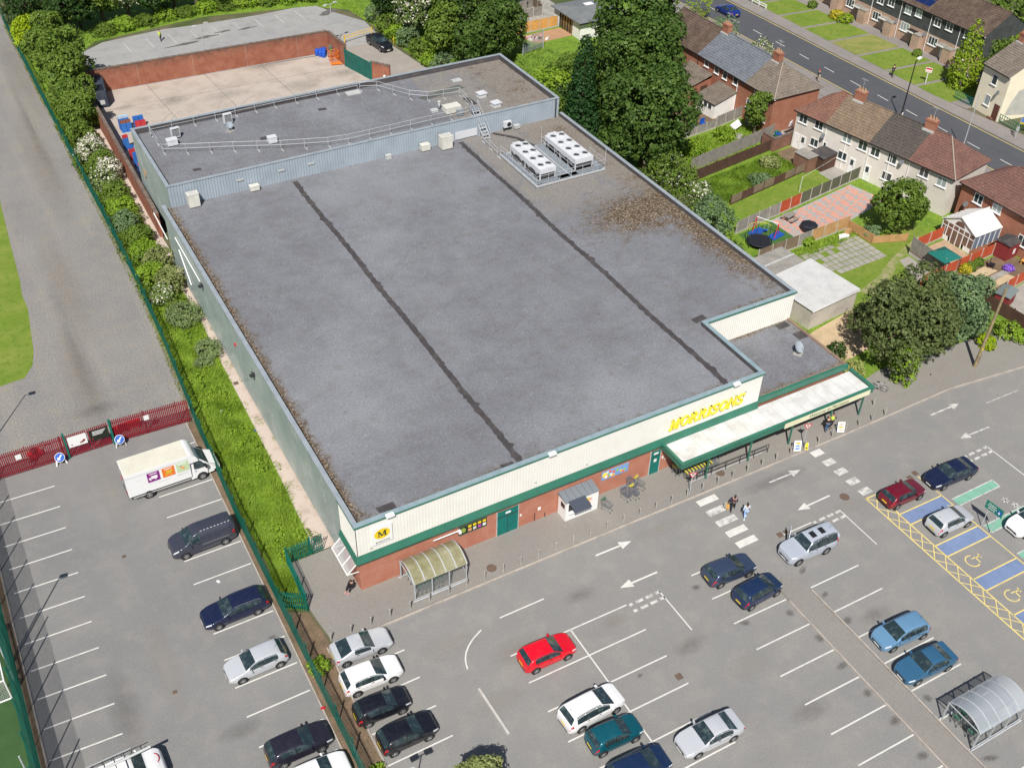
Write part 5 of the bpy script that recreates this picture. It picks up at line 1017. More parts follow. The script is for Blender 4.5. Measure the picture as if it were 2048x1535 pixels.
# white kiosk
t = thing('kiosk', 'white kiosk cabin with grey roof and open hatch', 'kiosk', (17.05,-1.25,.1)); MB().box(0,0,0,3.05,1.15,2.05).build('cabin', 'white_plain', t)
for i in range(6): MB().add([(-.06+.53*i,-.06,2.1),(-.06+.53*i+.5,-.06,2.1),(-.06+.53*i+.5,1.18,2.32),(-.06+.53*i,1.18,2.32),(-.06+.53*i,-.06,2.05),(-.06+.53*i+.5,-.06,2.05),(-.06+.53*i+.5,1.18,2.05),(-.06+.53*i,1.18,2.05)], [(0,1,2,3),(0,4,5,1),(1,5,6,2),(3,7,4,0)]).build('roof_panel', 'paint_graphite' if i < 0 else pm('kiosk_roof%d'%i,(.17,.19,.21),speck=.06), t)
MB().cbox((.95,-.55,2.02),(1.55,1.15,.05),rx=.22).build('hatch_flap', pm('flap_slate',(.055,.065,.09),speck=.05), t); MB().box(.25,-.02,1.0,1.7,-.004,1.75).build('hatch_opening', 'trim_black', t); MB().box(.2,-.3,.92,1.75,.0,.98).build('counter', 'white_plain', t)
MB().box(-.015,.2,1.2,-.003,.75,1.7).build('side_sign', 'trim_black', t)
for i, (a, b, c) in enumerate(((2.1,1.3,'print_orange'),(2.2,1.0,'tail_lamp'),(2.05,1.6,'logo_yellow'),(2.3,1.5,'print_pink'))): MB().tube((a,-.001,b),(a,-.012-.002*i,b),.16,n=10).build('printed_food', c, t)
# ------------- yard walls
def bwall(label, a, b, h, mat='yard_brick', th=.3, cat='wall', name='yard_wall'):
    t = thing(name, label, cat, (a[0],a[1],0), math.atan2(b[1]-a[1],b[0]-a[0])); L = math.dist(a,b); MB().box(0,0,0,L,th,h).build('brickwork', mat, t); k = int(L/.45)
    mb = MB()
    for i in range(k): mb.box(L*i/k+.03,-.05,h,L*(i+1)/k-.03,th+.05,h+.09+.03*(i%2))
    stuff(mb.build('coping', pm('wall_coping',(.13,.10,.085),(.2,.15,.12),1.2,speck=.2) if 'wall_coping' not in MATS else 'wall_coping', t)); 
    for i in range(1,int(L/7.5)+1): MB().box(min(i*7.5,L-.06),-.01,0,min(i*7.5,L-.06)+.03,-.002,h).build('movement_joint', 'kerb_stone', t)
    return t
bwall('long red brick wall along the back of the service yard', (.6,95.4),(35.2,94.3),3.1); bwall('red brick wall on the right of the yard up to the green gate', (35.2,94.3),(35.5,88.6),3.1); bwall('short red brick pier wall beside the green yard gate', (36.9,82.6),(38.6,80.2),2.6)
bwall('brown brick wall along the left of the service yard', (.4,95.3),(.1,55.5),2.9)
t = thing('yard_gate', 'pair of tall dark green mesh yard gates', 'gate', (35.5,88.6,0), math.atan2(-6,1.4)); pm('gate_green',(.02,.12,.10),(.015,.09,.075),1,speck=.1)
for i in range(2):
    lf = MB().box(.05+3.1*i,-.02,.1,3.05+3.1*i,.02,2.5).build('gate_leaf', 'gate_green', t)
    for z in (.1,1.3,2.5): MB().bar((.05+3.1*i,-.03,z),(3.05+3.1*i,-.03,z),.07).build('leaf_rail', 'palisade_green', lf)
    for j in range(3): MB().bar((.08+1.48*j+3.1*i,-.03,.1),(.08+1.48*j+3.1*i,-.03,2.5),.07).build('leaf_stile', 'palisade_green', lf)
for x in (0,6.2): MB().box(x-.08,-.08,0,x+.08,.08,2.8).build('gate_post', 'palisade_green', t)
# compactor skip, crates, barrels, cages
pm('skip_dark', (.035,.045,.07), (.06,.07,.09), 1.2, speck=.12, rough=.5)
t = thing('waste_compactor', 'dark blue grey waste container in the shaded yard corner', 'skip', (2.6,90.2,0), 1.45); MB().box(0,-.2,.2,5.2,1.9,2.3).build('container', 'skip_dark', t); MB().box(.2,0,2.3,2.2,1.7,2.34).build('lid', 'trim_black', t)
for i in range(6): MB().box(.4+.85*i,-.26,.2,.52+.85*i,-.2,2.3).build('rib', 'skip_dark', t)
MB().box(-.02,.2,.5,-.0,.8,1.1).build('hatch', 'light_grey_metal', t); MB().path([(-.05,.9,.5),(-.2,.9,1.0),(-.2,1.4,1.0),(-.05,1.4,.5)],.03).build('handle', 'dark_metal', t)
flat('crate_blue', (.03,.16,.52), .5); flat('crate_red', (.5,.04,.05), .5); flat('crate_brown', (.25,.1,.07), .5); flat('crate_paleblue', (.45,.58,.7), .5)
def crate_mesh():
    mb = MB(); mb.box(-.3,-.2,0,.3,.2,.03); mb.box(-.3,-.2,.03,-.28,.2,.3); mb.box(.28,-.2,.03,.3,.2,.3); mb.box(-.28,-.2,.03,.28,-.18,.3); mb.box(-.28,.18,.03,.28,.2,.3); mb.box(-.02,-.18,.03,.02,.18,.28); return mb
k = 0
stacks = [(2.75,83.0,6,('crate_blue','crate_paleblue')),(3.4,83.0,6,('crate_blue','crate_paleblue')),(2.8,82.2,5,('crate_blue','crate_brown')),(3.45,82.2,5,('crate_blue','crate_brown')),(4.5,82.7,5,('crate_blue','crate_blue')),(5.15,82.7,5,('crate_blue','crate_blue')),(4.55,81.9,4,('crate_red','crate_red')),(5.2,81.9,4,('crate_red','crate_red')),(2.0,77.5,6,('crate_blue','crate_red')),(2.0,74.5,6,('crate_red','crate_blue')),(2.0,72.5,6,('crate_blue','crate_blue')),(2.0,70.2,5,('crate_blue','crate_red'))]
for si, (x, y, n, cs) in enumerate(stacks):
    for i in range(n):
        c = cs[1] if i == n-1 else cs[0]; o = crate_mesh().build('plastic_crate', c); o.location = (x,y,.31*i); o.rotation_euler = (0,0,.15 if si < 8 else .3)
        nm = {'crate_blue':'blue','crate_red':'red','crate_brown':'brown','crate_paleblue':'pale blue'}[c]
        if si < 8: tag(o, '%s plastic crate %s %s stack in the yard corner' % (nm, 'on top of the' if i == n-1 else ORD[n-1-i]+' from the top of the', ('back left','back second','front left','front second','back third','back right','front third','front right')[si]), 'crate', 'crates in the yard corner')
        else: tag(o, '%s plastic crate %s %s stack beside the yard wall' % (nm, 'on top of the' if i == n-1 else ORD[n-1-i]+' from the top of the', ('farthest','second farthest','second nearest','nearest')[si-8]), 'crate', 'crates beside the wall')
flat('barrel_blue', (.012,.09,.5), .4)
for i, (x, y) in enumerate(((33.3,94.0),(33.9,94.0),(33.6,93.4),(34.2,93.5),(34.4,94.0),(33.9,92.9))):
    t = thing('plastic_drum', 'blue plastic drum by the yard wall, ' + ('back left of the cluster','back second of the cluster','middle left of the cluster','middle right of the cluster','back right of the cluster','nearest the camera')[i], 'drum', (x,y,0), 0, 'blue drums by the yard wall'); MB().lathe([(.26,0),(.29,.05),(.29,.3),(.3,.33),(.29,.36),(.29,.6),(.3,.63),(.29,.66),(.29,.88),(.25,.93),(.001,.93)], n=14).build('shell', 'barrel_blue', t, smooth=True); MB().tube((.1,0,.93),(.1,0,.96),.05,n=8).build('bung', 'trim_black', t)
pm('cage_orange', (.68,.17,.02), speck=.05); flat('cage_green', (.12,.3,.06), .5); flat('cage_purple', (.3,.12,.35), .5)
t = thing('gas_cage', 'orange wire cage trolley beside the yard wall', 'cage', (34.7,90.9,0), .1); mb = MB()
for i in range(7): mb.bar((-.6+.2*i,-.5,.1),(-.6+.2*i,-.5,1.5),.03); mb.bar((-.6+.2*i,.5,.1),(-.6+.2*i,.5,1.5),.03)
for i in range(6): mb.bar((-.6,-.5+.2*i,.1),(-.6,-.5+.2*i,1.5),.03); mb.bar((.6,-.5+.2*i,.1),(.6,-.5+.2*i,1.5),.03)
stuff(mb.build('wire_sides', 'cage_orange', t)); 
for z in (.1,.8,1.5): MB().path([(-.6,-.5,z),(.6,-.5,z),(.6,.5,z),(-.6,.5,z),(-.6,-.5,z)],.03).build('hoop', 'cage_orange', t)
o = MB().prism([(33.7,89.6),(35.3,89.2),(35.1,90.2),(33.9,90.3)], .12, .2).build('orange_sheet', 'cage_orange'); tag(o, 'flat orange sheet lying at the foot of the orange cage', 'sheet')
t = thing('roll_cage', 'purple and green roll cage between the drums and the wall', 'cage', (34.9,92.6,0), .1)
for x in (-.35,.35): MB().bar((x,0,.1),(x,0,1.7),.04).build('upright', 'cage_purple', t)
for z in (.2,.6,1.0,1.4,1.7): MB().bar((-.35,0,z),(.35,0,z),.03).build('bar', 'cage_purple', t)
MB().box(-.05,.1,.1,.25,.4,1.6).build('load', 'cage_green', t); MB().box(-.4,-.3,.05,.4,.4,.12).build('base', 'dark_metal', t)
flat('barrier_yellow', (.72,.45,.02), .45)
t = thing('yellow_barrier', 'yellow swing barrier across the rear access road', 'barrier', (38.5,96.2,0), math.atan2(1.3,5)); MB().tube((0,0,0),(0,0,1.3),.09).build('post', 'barrier_yellow', t); MB().tube((5.1,0,0),(5.1,0,1.2),.07).build('post', 'barrier_yellow', t)
for z in (.7,1.1): MB().tube((0,0,z),(5.1,0,z),.045).build('boom', 'barrier_yellow', t)
for i in range(5): MB().bar((.5+i,0,.7),(1.0+i*.9,0,1.1),.03).build('brace', 'barrier_yellow', t)
o = MB().tube((0,0,0),(0,0,1.2),.06).tube((0,0,1.2),(0,0,1.24),.075).build('yellow_post', 'barrier_yellow'); o.location = (37.2,89.6,0); tag(o, 'yellow post standing just outside the yard gate', 'post')
o = MB().tube((0,0,0),(0,0,1.0),.06).tube((0,0,1.0),(0,0,1.03),.07).build('yellow_post', 'barrier_yellow'); o.location = (45.0,93.0,0); tag(o, 'yellow post beside the pickup truck', 'post')
lamppost('twin_lamp', 'twin headed lamp column behind the yard, left one', *at(400,50,6.2), 6.2, ((.9,.3),(-.9,-.3)), .07, group='lamp columns behind the yard'); lamppost('twin_lamp', 'twin headed lamp column behind the yard, right one', *at(660,8,6.5), 6.5, ((.9,.3),(-.9,-.3)), .07, group='lamp columns behind the yard')
pm('bark', (.13,.095,.065), (.08,.06,.04), 2.5, speck=.3); pm('pole_wood', (.30,.235,.13), (.2,.16,.1), 2, speck=.2)
# ------------- utility pole, bicycle
t = thing('utility_pole', 'leaning wooden utility pole beside the grey green tree', 'pole', (62.1,-2.65,.1)); MB().tube((0,0,0),(.15,-.1,9.0),.17,.12,n=12).build('shaft', 'pole_wood', t); MB().cbox((.02,-.16,2.2),(.22,.03,.3)).build('plate', 'logo_yellow', t); MB().box(-.02,-.16,.4,.14,-.1,1.6).build('cable_guard', 'dark_metal', t)
t = thing('bicycle', 'bicycle leaning at the end of the green canopy', 'bicycle', (51.3,-.9,.1), -.9)
for x in (-.5,.5):
    n = 20; mb = MB(); pts = [(x+.33*math.cos(2*PI*i/n),0,.34+.33*math.sin(2*PI*i/n)) for i in range(n+1)]
    mb.path(pts,.022,n=5); mb.build('wheel', 'tyre', t)
mb = MB().path([(-.5,0,.34),(-.15,0,.85),(.38,0,.82),(.0,0,.32),(-.15,0,.85)],.02,n=6).path([(-.5,0,.34),(.0,0,.32)],.02,n=6).path([(.5,0,.34),(.38,0,.82),(.36,0,.95)],.02,n=6); mb.build('frame', 'paint_silver', t); MB().tube((.36,-.27,.96),(.36,.27,.96),.018).build('handlebar', 'trim_black', t); MB().cbox((-.17,0,.93),(.25,.12,.06)).build('saddle', 'trim_black', t); MB().tube((.0,-.08,.32),(.0,.08,.32),.09,n=12).build('chainset', 'chrome', t)
# ---------------------------------------------------------------- trees, shrubs, grass
leafmat('leaf_mid', (.095,.16,.02), (.17,.24,.04)); leafmat('leaf_dark', (.026,.062,.012), (.055,.105,.020)); leafmat('leaf_bright', (.16,.27,.018), (.27,.38,.04)); leafmat('leaf_lime', (.26,.36,.01), (.36,.44,.02))
leafmat('leaf_olive', (.085,.118,.034), (.165,.195,.075)); leafmat('leaf_greygreen', (.11,.18,.075), (.20,.27,.135)); leafmat('leaf_pale', (.19,.23,.07), (.31,.33,.14)); leafmat('leaf_conifer', (.018,.058,.014), (.035,.085,.02)); leafmat('leaf_big', (.048,.095,.016), (.105,.165,.03))
leafmat('leaf_blossom', (.10,.16,.03), (.16,.22,.05), (.72,.70,.60), .22); leafmat('leaf_may', (.12,.17,.04), (.18,.23,.06), (.75,.72,.62), .62); leafmat('leaf_gold', (.24,.33,.02), (.16,.26,.015)); leafmat('leaf_mound', (.16,.225,.085), (.24,.30,.13)); leafmat('leaf_yellow', (.5,.42,.03), (.2,.3,.03)); leafmat('leaf_purple', (.22,.1,.5), (.3,.16,.6)); leafmat('leaf_variegated', (.35,.36,.12), (.15,.25,.05))
leafmat('blade', (.20,.32,.028), (.33,.44,.06),trans=.45); leafmat('blade_dry', (.20,.23,.06), (.30,.29,.12)); leafmat('blade_mix', (.12,.22,.015), (.25,.33,.04),trans=.4)
def leaf_mesh(name, pos, nrm, size, mat, parent=None, aspect=.62):
    """one quad per leaf clump; pos, nrm arrays, size per leaf"""
    n = len(pos); nrm = nrm/np.linalg.norm(nrm, axis=1, keepdims=True); a = rng.normal(size=(n,3)); t = np.cross(nrm, a); t /= np.linalg.norm(t, axis=1, keepdims=True); b = np.cross(nrm, t)
    s = size[:,None]*.5; v = np.empty((n,4,3)); v[:,0] = pos-t*s; v[:,1] = pos-b*s*aspect+nrm*s*.18; v[:,2] = pos+t*s; v[:,3] = pos+b*s*aspect+nrm*s*.18
    me = bpy.data.meshes.new(name); me.vertices.add(4*n); me.vertices.foreach_set('co', v.reshape(-1).astype(np.float32)); me.loops.add(4*n); me.loops.foreach_set('vertex_index', np.arange(4*n, dtype=np.int32))
    me.polygons.add(n); me.polygons.foreach_set('loop_start', np.arange(0,4*n,4,dtype=np.int32)); me.polygons.foreach_set('loop_total', np.full(n,4,dtype=np.int32)); me.update(); me.materials.append(MATS[mat])
    o = bpy.data.objects.new(name, me); COL.objects.link(o)
    if parent is not None: o.parent = parent
    return o
def lobes_points(lobes, n, clump=.45, per=9, fill=.12):
    """leaf positions and normals: leaf clumps spread over the shells of overlapping lobes"""
    L = np.array(lobes, float); area = (L[:,3]*L[:,4]+L[:,4]*L[:,5]+L[:,3]*L[:,5]); nc = max(8, n//per)
    idx = rng.choice(len(L), nc, p=area/area.sum()); d = rng.normal(size=(nc,3)); d[:,2] += .25; d /= np.linalg.norm(d, axis=1, keepdims=True)
    rad = np.where(rng.random(nc) < fill, rng.uniform(.35,.8,nc), rng.uniform(.82,1.06,nc)); c = L[idx,:3]+d*L[idx,3:6]*rad[:,None]
    keep = np.ones(nc, bool)
    for l in L:
        q = np.sum(((c-l[:3])/l[3:6])**2, axis=1); keep &= ~(q < .42)
    c = c[keep]; d = d[keep]; m = len(c)
    cr = clump*rng.uniform(.55,1.3,m); e = rng.normal(size=(m,per,3)); e /= np.linalg.norm(e,axis=2,keepdims=True); e += d[:,None,:]*.55; e /= np.linalg.norm(e,axis=2,keepdims=True)
    p = c[:,None,:]+e*cr[:,None,None]*rng.uniform(.5,1,(m,per,1)); nn = e*1.0+d[:,None,:]*.4+rng.normal(size=(m,per,3))*.45+np.array([0,0,.25])
    return p.reshape(-1,3), nn.reshape(-1,3)
def crown_lobes(cx, cy, z0, z1, r, k, seed, flat_=1.0):
    rs = random.Random(seed); out = [(cx,cy,(z0+z1)/2,r*.62,r*.62,(z1-z0)*.4)]; h = z1-z0
    for i in range(k):
        a = 2*PI*i/k*1.618*2+rs.uniform(-.3,.3); f = (i+.5)/k; z = z0+h*(.18+.66*f); rr = r*(.62-.34*max(0,f-.45))*rs.uniform(.75,1.1); s = r*rs.uniform(.25,.46)
        out.append((cx+rr*math.cos(a),cy+rr*math.sin(a),z,s,s,s*rs.uniform(.75,.95)*flat_))
    return out
def limb(mb, a, b, r0, r1, n=4, wob=.12, seed=0):
    rs = random.Random(seed); a = Vector(a); b = Vector(b); p = a
    for i in range(n):
        q = a.lerp(b, (i+1)/n)
        if i < n-1: q += Vector((rs.uniform(-1,1),rs.uniform(-1,1),rs.uniform(-.3,.3)))*wob*(b-a).length*.3
        mb.tube(p, q, r0+(r1-r0)*i/n, r0+(r1-r0)*(i+1)/n, n=7, caps=False); p = q
def tree(label, x, y, h, r, mat, name='broadleaf_tree', z0=None, n=9000, size=.34, k=11, clump=.5, seed=1, trunk=None, group=None, cat='tree', per=9, fill=.12, extra=None, zb=0):
    t = thing(name, label, cat, (x,y,zb), 0, group); z0 = h*.25 if z0 is None else z0
    lob = crown_lobes(0,0,z0,h,r,k,seed)+(extra or []); p, nn = lobes_points(lob, n, clump, per, fill); p[:,2] = np.maximum(p[:,2], .1)
    leaf_mesh('crown', p, nn, size*rng.uniform(.65,1.35,len(p)), mat, t)
    mb = MB(); tr = trunk or .035*h; top = (z0+h)/2; limb(mb,(0,0,-.05),(0,0,top),tr,tr*.5,5,.05,seed); mb.build('trunk', 'bark', t, smooth=True)
    mb = MB()
    for i, l in enumerate(lob[1:8]): limb(mb,(0,0,top*(.45+.06*i)),(l[0]*.85,l[1]*.85,l[2]),tr*.4,tr*.12,4,.2,seed+i)
    mb.build('limbs', 'bark', t, smooth=True); return t
def shrub(label, x, y, h, r, mat, n=2200, size=.2, k=6, clump=.28, seed=1, name='shrub', group=None, ry=None, z0=0, fill=.1, cat='shrub'):
    t = thing(name, label, cat, (x,y,0), 0, group); rs = random.Random(seed); lob = [(0,0,h*.45,r*.75,(ry or r)*.75,h*.5)]
    for i in range(k):
        a = 2*PI*i/k+rs.uniform(-.4,.4); s = rs.uniform(.38,.55); lob.append((r*.55*math.cos(a),(ry or r)*.55*math.sin(a),h*rs.uniform(.3,.62),r*s,(ry or r)*s,h*rs.uniform(.28,.42)))
    p, nn = lobes_points(lob, n, clump, 8, fill); ok = p[:,2] > .03; p = p[ok]; nn = nn[ok]; leaf_mesh('foliage', p, nn, size*rng.uniform(.65,1.35,len(p)), mat, t)
    mb = MB()
    for i in range(4): limb(mb,(0,0,0),(r*.4*math.cos(i*1.6),r*.4*math.sin(i*1.6),h*.6),.05,.015,3,.2,seed+i)
    mb.build('stems', 'bark', t, smooth=True); return t
def blades(name, poly, n, h, w, mat, kind='stuff', label=None, keep=None, z=0, flop=.5):
    P_ = np.array(poly); lo = P_.min(0); hi = P_.max(0); q = rng.uniform(lo, hi, (int(n*1.0),2)); ins = np.zeros(len(q), bool); j = len(P_)-1
    for i in range(len(P_)):
        xi, yi = P_[i]; xj, yj = P_[j]; c = ((yi > q[:,1]) != (yj > q[:,1])) & (q[:,0] < (xj-xi)*(q[:,1]-yi)/(yj-yi+1e-12)+xi); ins ^= c; j = i
    q = q[ins]
    if keep is not None: q = q[keep(q)]
    m = len(q); a = rng.uniform(0,2*PI,m); hh = h*rng.uniform(.4,1.3,m)*(.7+.5*np.sin(q[:,0]*1.7+q[:,1]*.6)*np.sin(q[:,1]*.9)); ww = w*rng.uniform(.6,1.4,m)
    dx_, dy_ = np.cos(a), np.sin(a); fl = hh*flop*rng.uniform(.2,1.4,m); b = a+rng.uniform(.8,2.2,m); v = np.empty((m,3,3))
    v[:,0] = np.stack([q[:,0]-dx_*ww/2,q[:,1]-dy_*ww/2,np.full(m,z)],1); v[:,1] = np.stack([q[:,0]+dx_*ww/2,q[:,1]+dy_*ww/2,np.full(m,z)],1); v[:,2] = np.stack([q[:,0]+np.cos(b)*fl,q[:,1]+np.sin(b)*fl,z+hh],1)
    me = bpy.data.meshes.new(name); me.vertices.add(3*m); me.vertices.foreach_set('co', v.reshape(-1).astype(np.float32)); me.loops.add(3*m); me.loops.foreach_set('vertex_index', np.arange(3*m,dtype=np.int32)); me.polygons.add(m); me.polygons.foreach_set('loop_start', np.arange(0,3*m,3,dtype=np.int32)); me.polygons.foreach_set('loop_total', np.full(m,3,dtype=np.int32)); me.update(); me.materials.append(MATS[mat])
    o = bpy.data.objects.new(name, me); COL.objects.link(o); o['kind'] = kind
    if label: o['label'] = label; o['category'] = 'grass'
    return o
# the big trees beside the shop
G1 = 'tall trees beside the shop'
tree('tall broad dark green tree nearest the roof units', 55.0,43.0,14.5,5.6,'leaf_big',n=26000,size=.42,k=24,clump=.6,seed=3,z0=1.8,group=G1)
tree('tall broad tree in the middle of the group beside the shop', 58.6,50.5,17.5,6.0,'leaf_big',n=26000,size=.44,k=24,clump=.62,seed=5,z0=2.5,group=G1)
tree('tallest tree, reaching past the top edge beside the brick terrace', 63.0,57.5,19.5,6.3,'leaf_big',n=24000,size=.46,k=24,clump=.64,seed=9,z0=3,group=G1)
t = thing('conifer', 'dense dark conifer between the grey roof and the tall trees', 'tree', (52.6,53.2,0), 0, G1)
lob = [(0,0,1.2+1.05*i,2.5-.16*i,2.5-.16*i,1.3) for i in range(12)]; p, nn = lobes_points(lob, 15000, .35, 9, .05); leaf_mesh('crown', p, nn, .34*rng.uniform(.6,1.3,len(p)), 'leaf_conifer', t); mb = MB(); limb(mb,(0,0,0),(0,0,12),.25,.06,6,.02,2); mb.build('trunk','bark',t,smooth=True)
for i, (x, y, h, r, m) in enumerate(((50.2,57.5,5.5,2.4,'leaf_mid'),(50.6,62,5,2.6,'leaf_mid'),(54.5,63,6,3.2,'leaf_bright'),(58.5,66.5,5,3.2,'leaf_mid'),(51,66.5,4.5,2.4,'leaf_bright'),(50.6,47.5,4.5,2.0,'leaf_dark'),(55.5,58,6,3.2,'leaf_dark'),(63,70,3.6,3.0,'leaf_mid'),(68,72,3.2,2.6,'leaf_bright'))):
    shrub(['leafy thicket right behind the shop roof corner','leafy thicket beyond the roof corner','bright leafy thicket left of the conifer','leafy thicket below the orange fence','bright thicket against the rear roof edge','dark shrub squeezed between conifer and roof','dark thicket behind the conifer','low thicket between the new fence and tall trees','bright low bush under the grey roofed extension'][i],x,y,h,r,m,n=5500,size=.3,clump=.42,seed=20+i,group='thicket behind the shop')
for i, (x, y, h, r, m) in enumerate(((54.3,36.5,6.5,3.2,'leaf_mid'),(51.2,30.5,4.6,1.8,'leaf_olive'),(54.0,28.0,4.8,2.5,'leaf_greygreen'),(51,38.5,4,2.0,'leaf_big'),(52.3,22.8,2.6,1.4,'leaf_mid'),(56,39.5,4.5,2.6,'leaf_blossom'),(52.0,19.6,1.8,1.3,'leaf_mid'),(57.0,34.4,3.0,1.6,'leaf_blossom'))):
    shrub(['leafy bush spilling over the roof edge at the garden end','olive bush against the shop side wall','grey green bush over the garden lawn end','dark bush under the nearest tall tree','small bush beside the trampoline','white flecked bush below the tall trees','low bush behind the trampoline','white flecked bush at the end of the grey fence'][i],x,y,h,r,m,n=5000,size=.26,clump=.36,seed=40+i,group='bushes along the shop side')
# belt right of the access road
G2 = 'trees along the rear access road'
for i, (x, y, h, r, m) in enumerate(((49.8,77.5,8.5,2.8,'leaf_big'),(53.5,78.5,10.5,3.4,'leaf_big'),(48.8,84,9,2.9,'leaf_mid'),(52.8,87,11,3.5,'leaf_big'),(57,81,9,3.2,'leaf_big'),(58.5,89,10,3.8,'leaf_mid'),(48.2,93.5,8.5,3.0,'leaf_blossom'),(52.5,97,11,3.8,'leaf_mid'),(47.5,101,8.5,3.2,'leaf_dark'),(50.5,107,10,4.0,'leaf_dark'),(58,99,11,4.4,'leaf_mid'),(62,93,9,3.6,'leaf_big'))):
    tree(['broadleaf tree at the bend of the access road','tall broadleaf tree behind the roof corner','broadleaf tree opposite the yard gate','tall broadleaf tree behind the one opposite the gate','broadleaf tree nearest the orange fence','broadleaf tree behind the orange fence tree','blossom flecked tree beside the pickup truck','tall tree behind the blossom flecked tree','dark tree past the yellow barrier','dark tall tree at the far corner of the rear car park','tall tree at the top edge above the pickup','tree at the top edge left of the blue shed'][i],x,y,h,r,m,n=8500,size=.38,k=10,clump=.5,seed=60+i,z0=1.2,group=G2)
for i in range(9):
    x = 47.2-.15*i+(.9 if i < 2 else 0); y = 73+3.6*i; shrub('undergrowth bush on the access road verge, %s from the roof' % ('first','second','third','fourth','fifth','sixth','seventh','eighth','ninth')[i],x,y,2.0+.5*(i%3),1.7,('leaf_bright','leaf_mid','leaf_greygreen')[i%3],n=2600,size=.26,clump=.32,seed=80+i,group='access road undergrowth')
# belt behind the rear car park
G3 = 'trees behind the rear car park'
words = ('first','second','third','fourth','fifth','sixth','seventh','eighth','ninth','tenth','eleventh','twelfth')
for i in range(12):
    x = 5.5+3.6*i; y = 119.5+1.2*math.sin(i*1.7)+(0 if i < 9 else -1.2*(i-8)); m = ('leaf_dark','leaf_mid','leaf_blossom','leaf_dark','leaf_bright','leaf_greygreen')[i%6]
    tree('woodland tree behind the rear car park, %s from the left' % words[i],x,y,7.5+1.5*(i%3),3.0,m,n=6500,size=.36,k=9,clump=.48,seed=100+i,z0=1.0,group=G3)
for i in range(11):
    x = 8+3.2*i; y = 115.2+2.2*math.sin(PI*i/10); shrub('low bright bush fringing the rear car park, %s from the left' % words[i],x,y,1.3+.3*(i%2),1.9,'leaf_bright' if i%2 else 'leaf_mid',n=2200,size=.25,clump=.3,seed=120+i,group='fringe of the rear car park')
# left hedge belt along the green fence
G4 = 'hedgerow trees along the gravel track'
for i, (x, y, h, r, m, s) in enumerate(((-1.6,121,8,3.6,'leaf_dark',.34),(-3.0,113,5.5,2.1,'leaf_lime',.28),(-.3,112.5,6,2.8,'leaf_mid',.32),(3.2,117,8.5,3.4,'leaf_dark',.34),(-2.0,105.5,6.5,2.6,'leaf_mid',.32),(-.6,98.6,8.5,3.8,'leaf_mid',.34),(-1.3,92.6,8,3.1,'leaf_mid',.34),(-2.4,88.5,5.5,2.1,'leaf_mid',.3),(-1.6,85,5.5,2.3,'leaf_mid',.3))):
    tree(['dark tree at the far end of the hedgerow','lime green tree beside the track fence','mid green tree behind the lime tree','dark tree at the corner behind the car park','green tree just below the lime tree','large green tree leaning over the track','large green tree at the yard wall corner','green tree overhanging the track fence','green tree shading the waste container'][i],x,y,h,r,m,n=9000,size=s,k=11,clump=.42,seed=140+i,z0=.6,group=G4)
for i, (x, y, h, r, m) in enumerate(((-2.6,80.5,3.6,1.9,'leaf_mid'),(-2.4,76.2,3.4,1.8,'leaf_may'),(-2.0,72.5,3.0,1.6,'leaf_mid'),(-1.5,70.2,3.2,1.3,'leaf_may'),(-2.6,68.6,2.6,1.6,'leaf_blossom'),(-2.4,65,2.4,1.6,'leaf_mid'),(-2.3,61.6,2.2,1.6,'leaf_bright'),(-2.8,58.2,2.4,1.5,'leaf_greygreen'),(-2.2,55,2.2,1.6,'leaf_mid'),(-2.4,51.8,2.3,1.6,'leaf_bright'),(-1.8,49,2.8,1.7,'leaf_pale'),(-3.0,47,2.4,1.3,'leaf_bright'),(-1.6,45,2.7,1.6,'leaf_pale'),(-3.0,43.2,2.0,1.1,'leaf_blossom'))):
    shrub(['green bush below the large hedgerow trees','hawthorn thick with white blossom beside the track fence','green bush between the two white hawthorns','hawthorn with white blossom against the brown brick wall','white flecked bush under the hawthorns','green bush at the corner of the tall rear block','bright green bush beside the rear block','grey green bush hugging the track fence','green bush by the end of the brick wall','bright green bush in the middle of the hedge','pale twiggy bush leaning on the side wall','bright bush by the track fence above the mound','pale twiggy bush above the round mound','white flecked bush last against the track fence'][i],x,y,h,r,m,n=4200,size=.22,clump=.28,seed=160+i,group='hedge bushes along the track')
shrub('round clipped grey green mound of a bush on the verge',-1.85,39.5,1.7,1.75,'leaf_mound',n=7500,size=.16,clump=.18,seed=181,fill=.03,k=9,ry=2.0,group='verge mounds'); shrub('smaller lumpy grey green bush below the round mound',-1.4,33.2,1.2,1.25,'leaf_mound',n=3800,size=.16,clump=.18,seed=182,fill=.03,group='verge mounds',ry=1.6); shrub('smallest low bush beside the lumpy one',-2.3,31.6,.9,.8,'leaf_mound',n=1800,size=.15,clump=.16,seed=183,fill=.03,group='verge mounds')
# bramble mass knitting the hedge together
rs = random.Random(77); lob = [(-2.5+rs.uniform(-1.3,1.2), 42+.75*i+rs.uniform(-.4,.4), rs.uniform(.3,.8), rs.uniform(.7,1.2), rs.uniform(.7,1.2), rs.uniform(.6,1.1)) for i in range(60)]
p, nn = lobes_points(lob, 26000, .28, 8, .05); ok = p[:,2] > .03; stuff(leaf_mesh('bramble', p[ok], nn[ok], .2*rng.uniform(.6,1.4,ok.sum()), 'leaf_mid'))
lob = [(rs.uniform(-4.7,-1.6), rs.uniform(6,37), rs.uniform(0,.15), rs.uniform(.3,.6), rs.uniform(.3,.7), rs.uniform(.25,.5)) for i in range(34)]
p, nn = lobes_points(lob, 5000, .2, 7, .05); ok = p[:,2] > .03; stuff(leaf_mesh('verge_weed_tufts', p[ok], nn[ok], .17*rng.uniform(.6,1.4,ok.sum()), 'leaf_bright'))
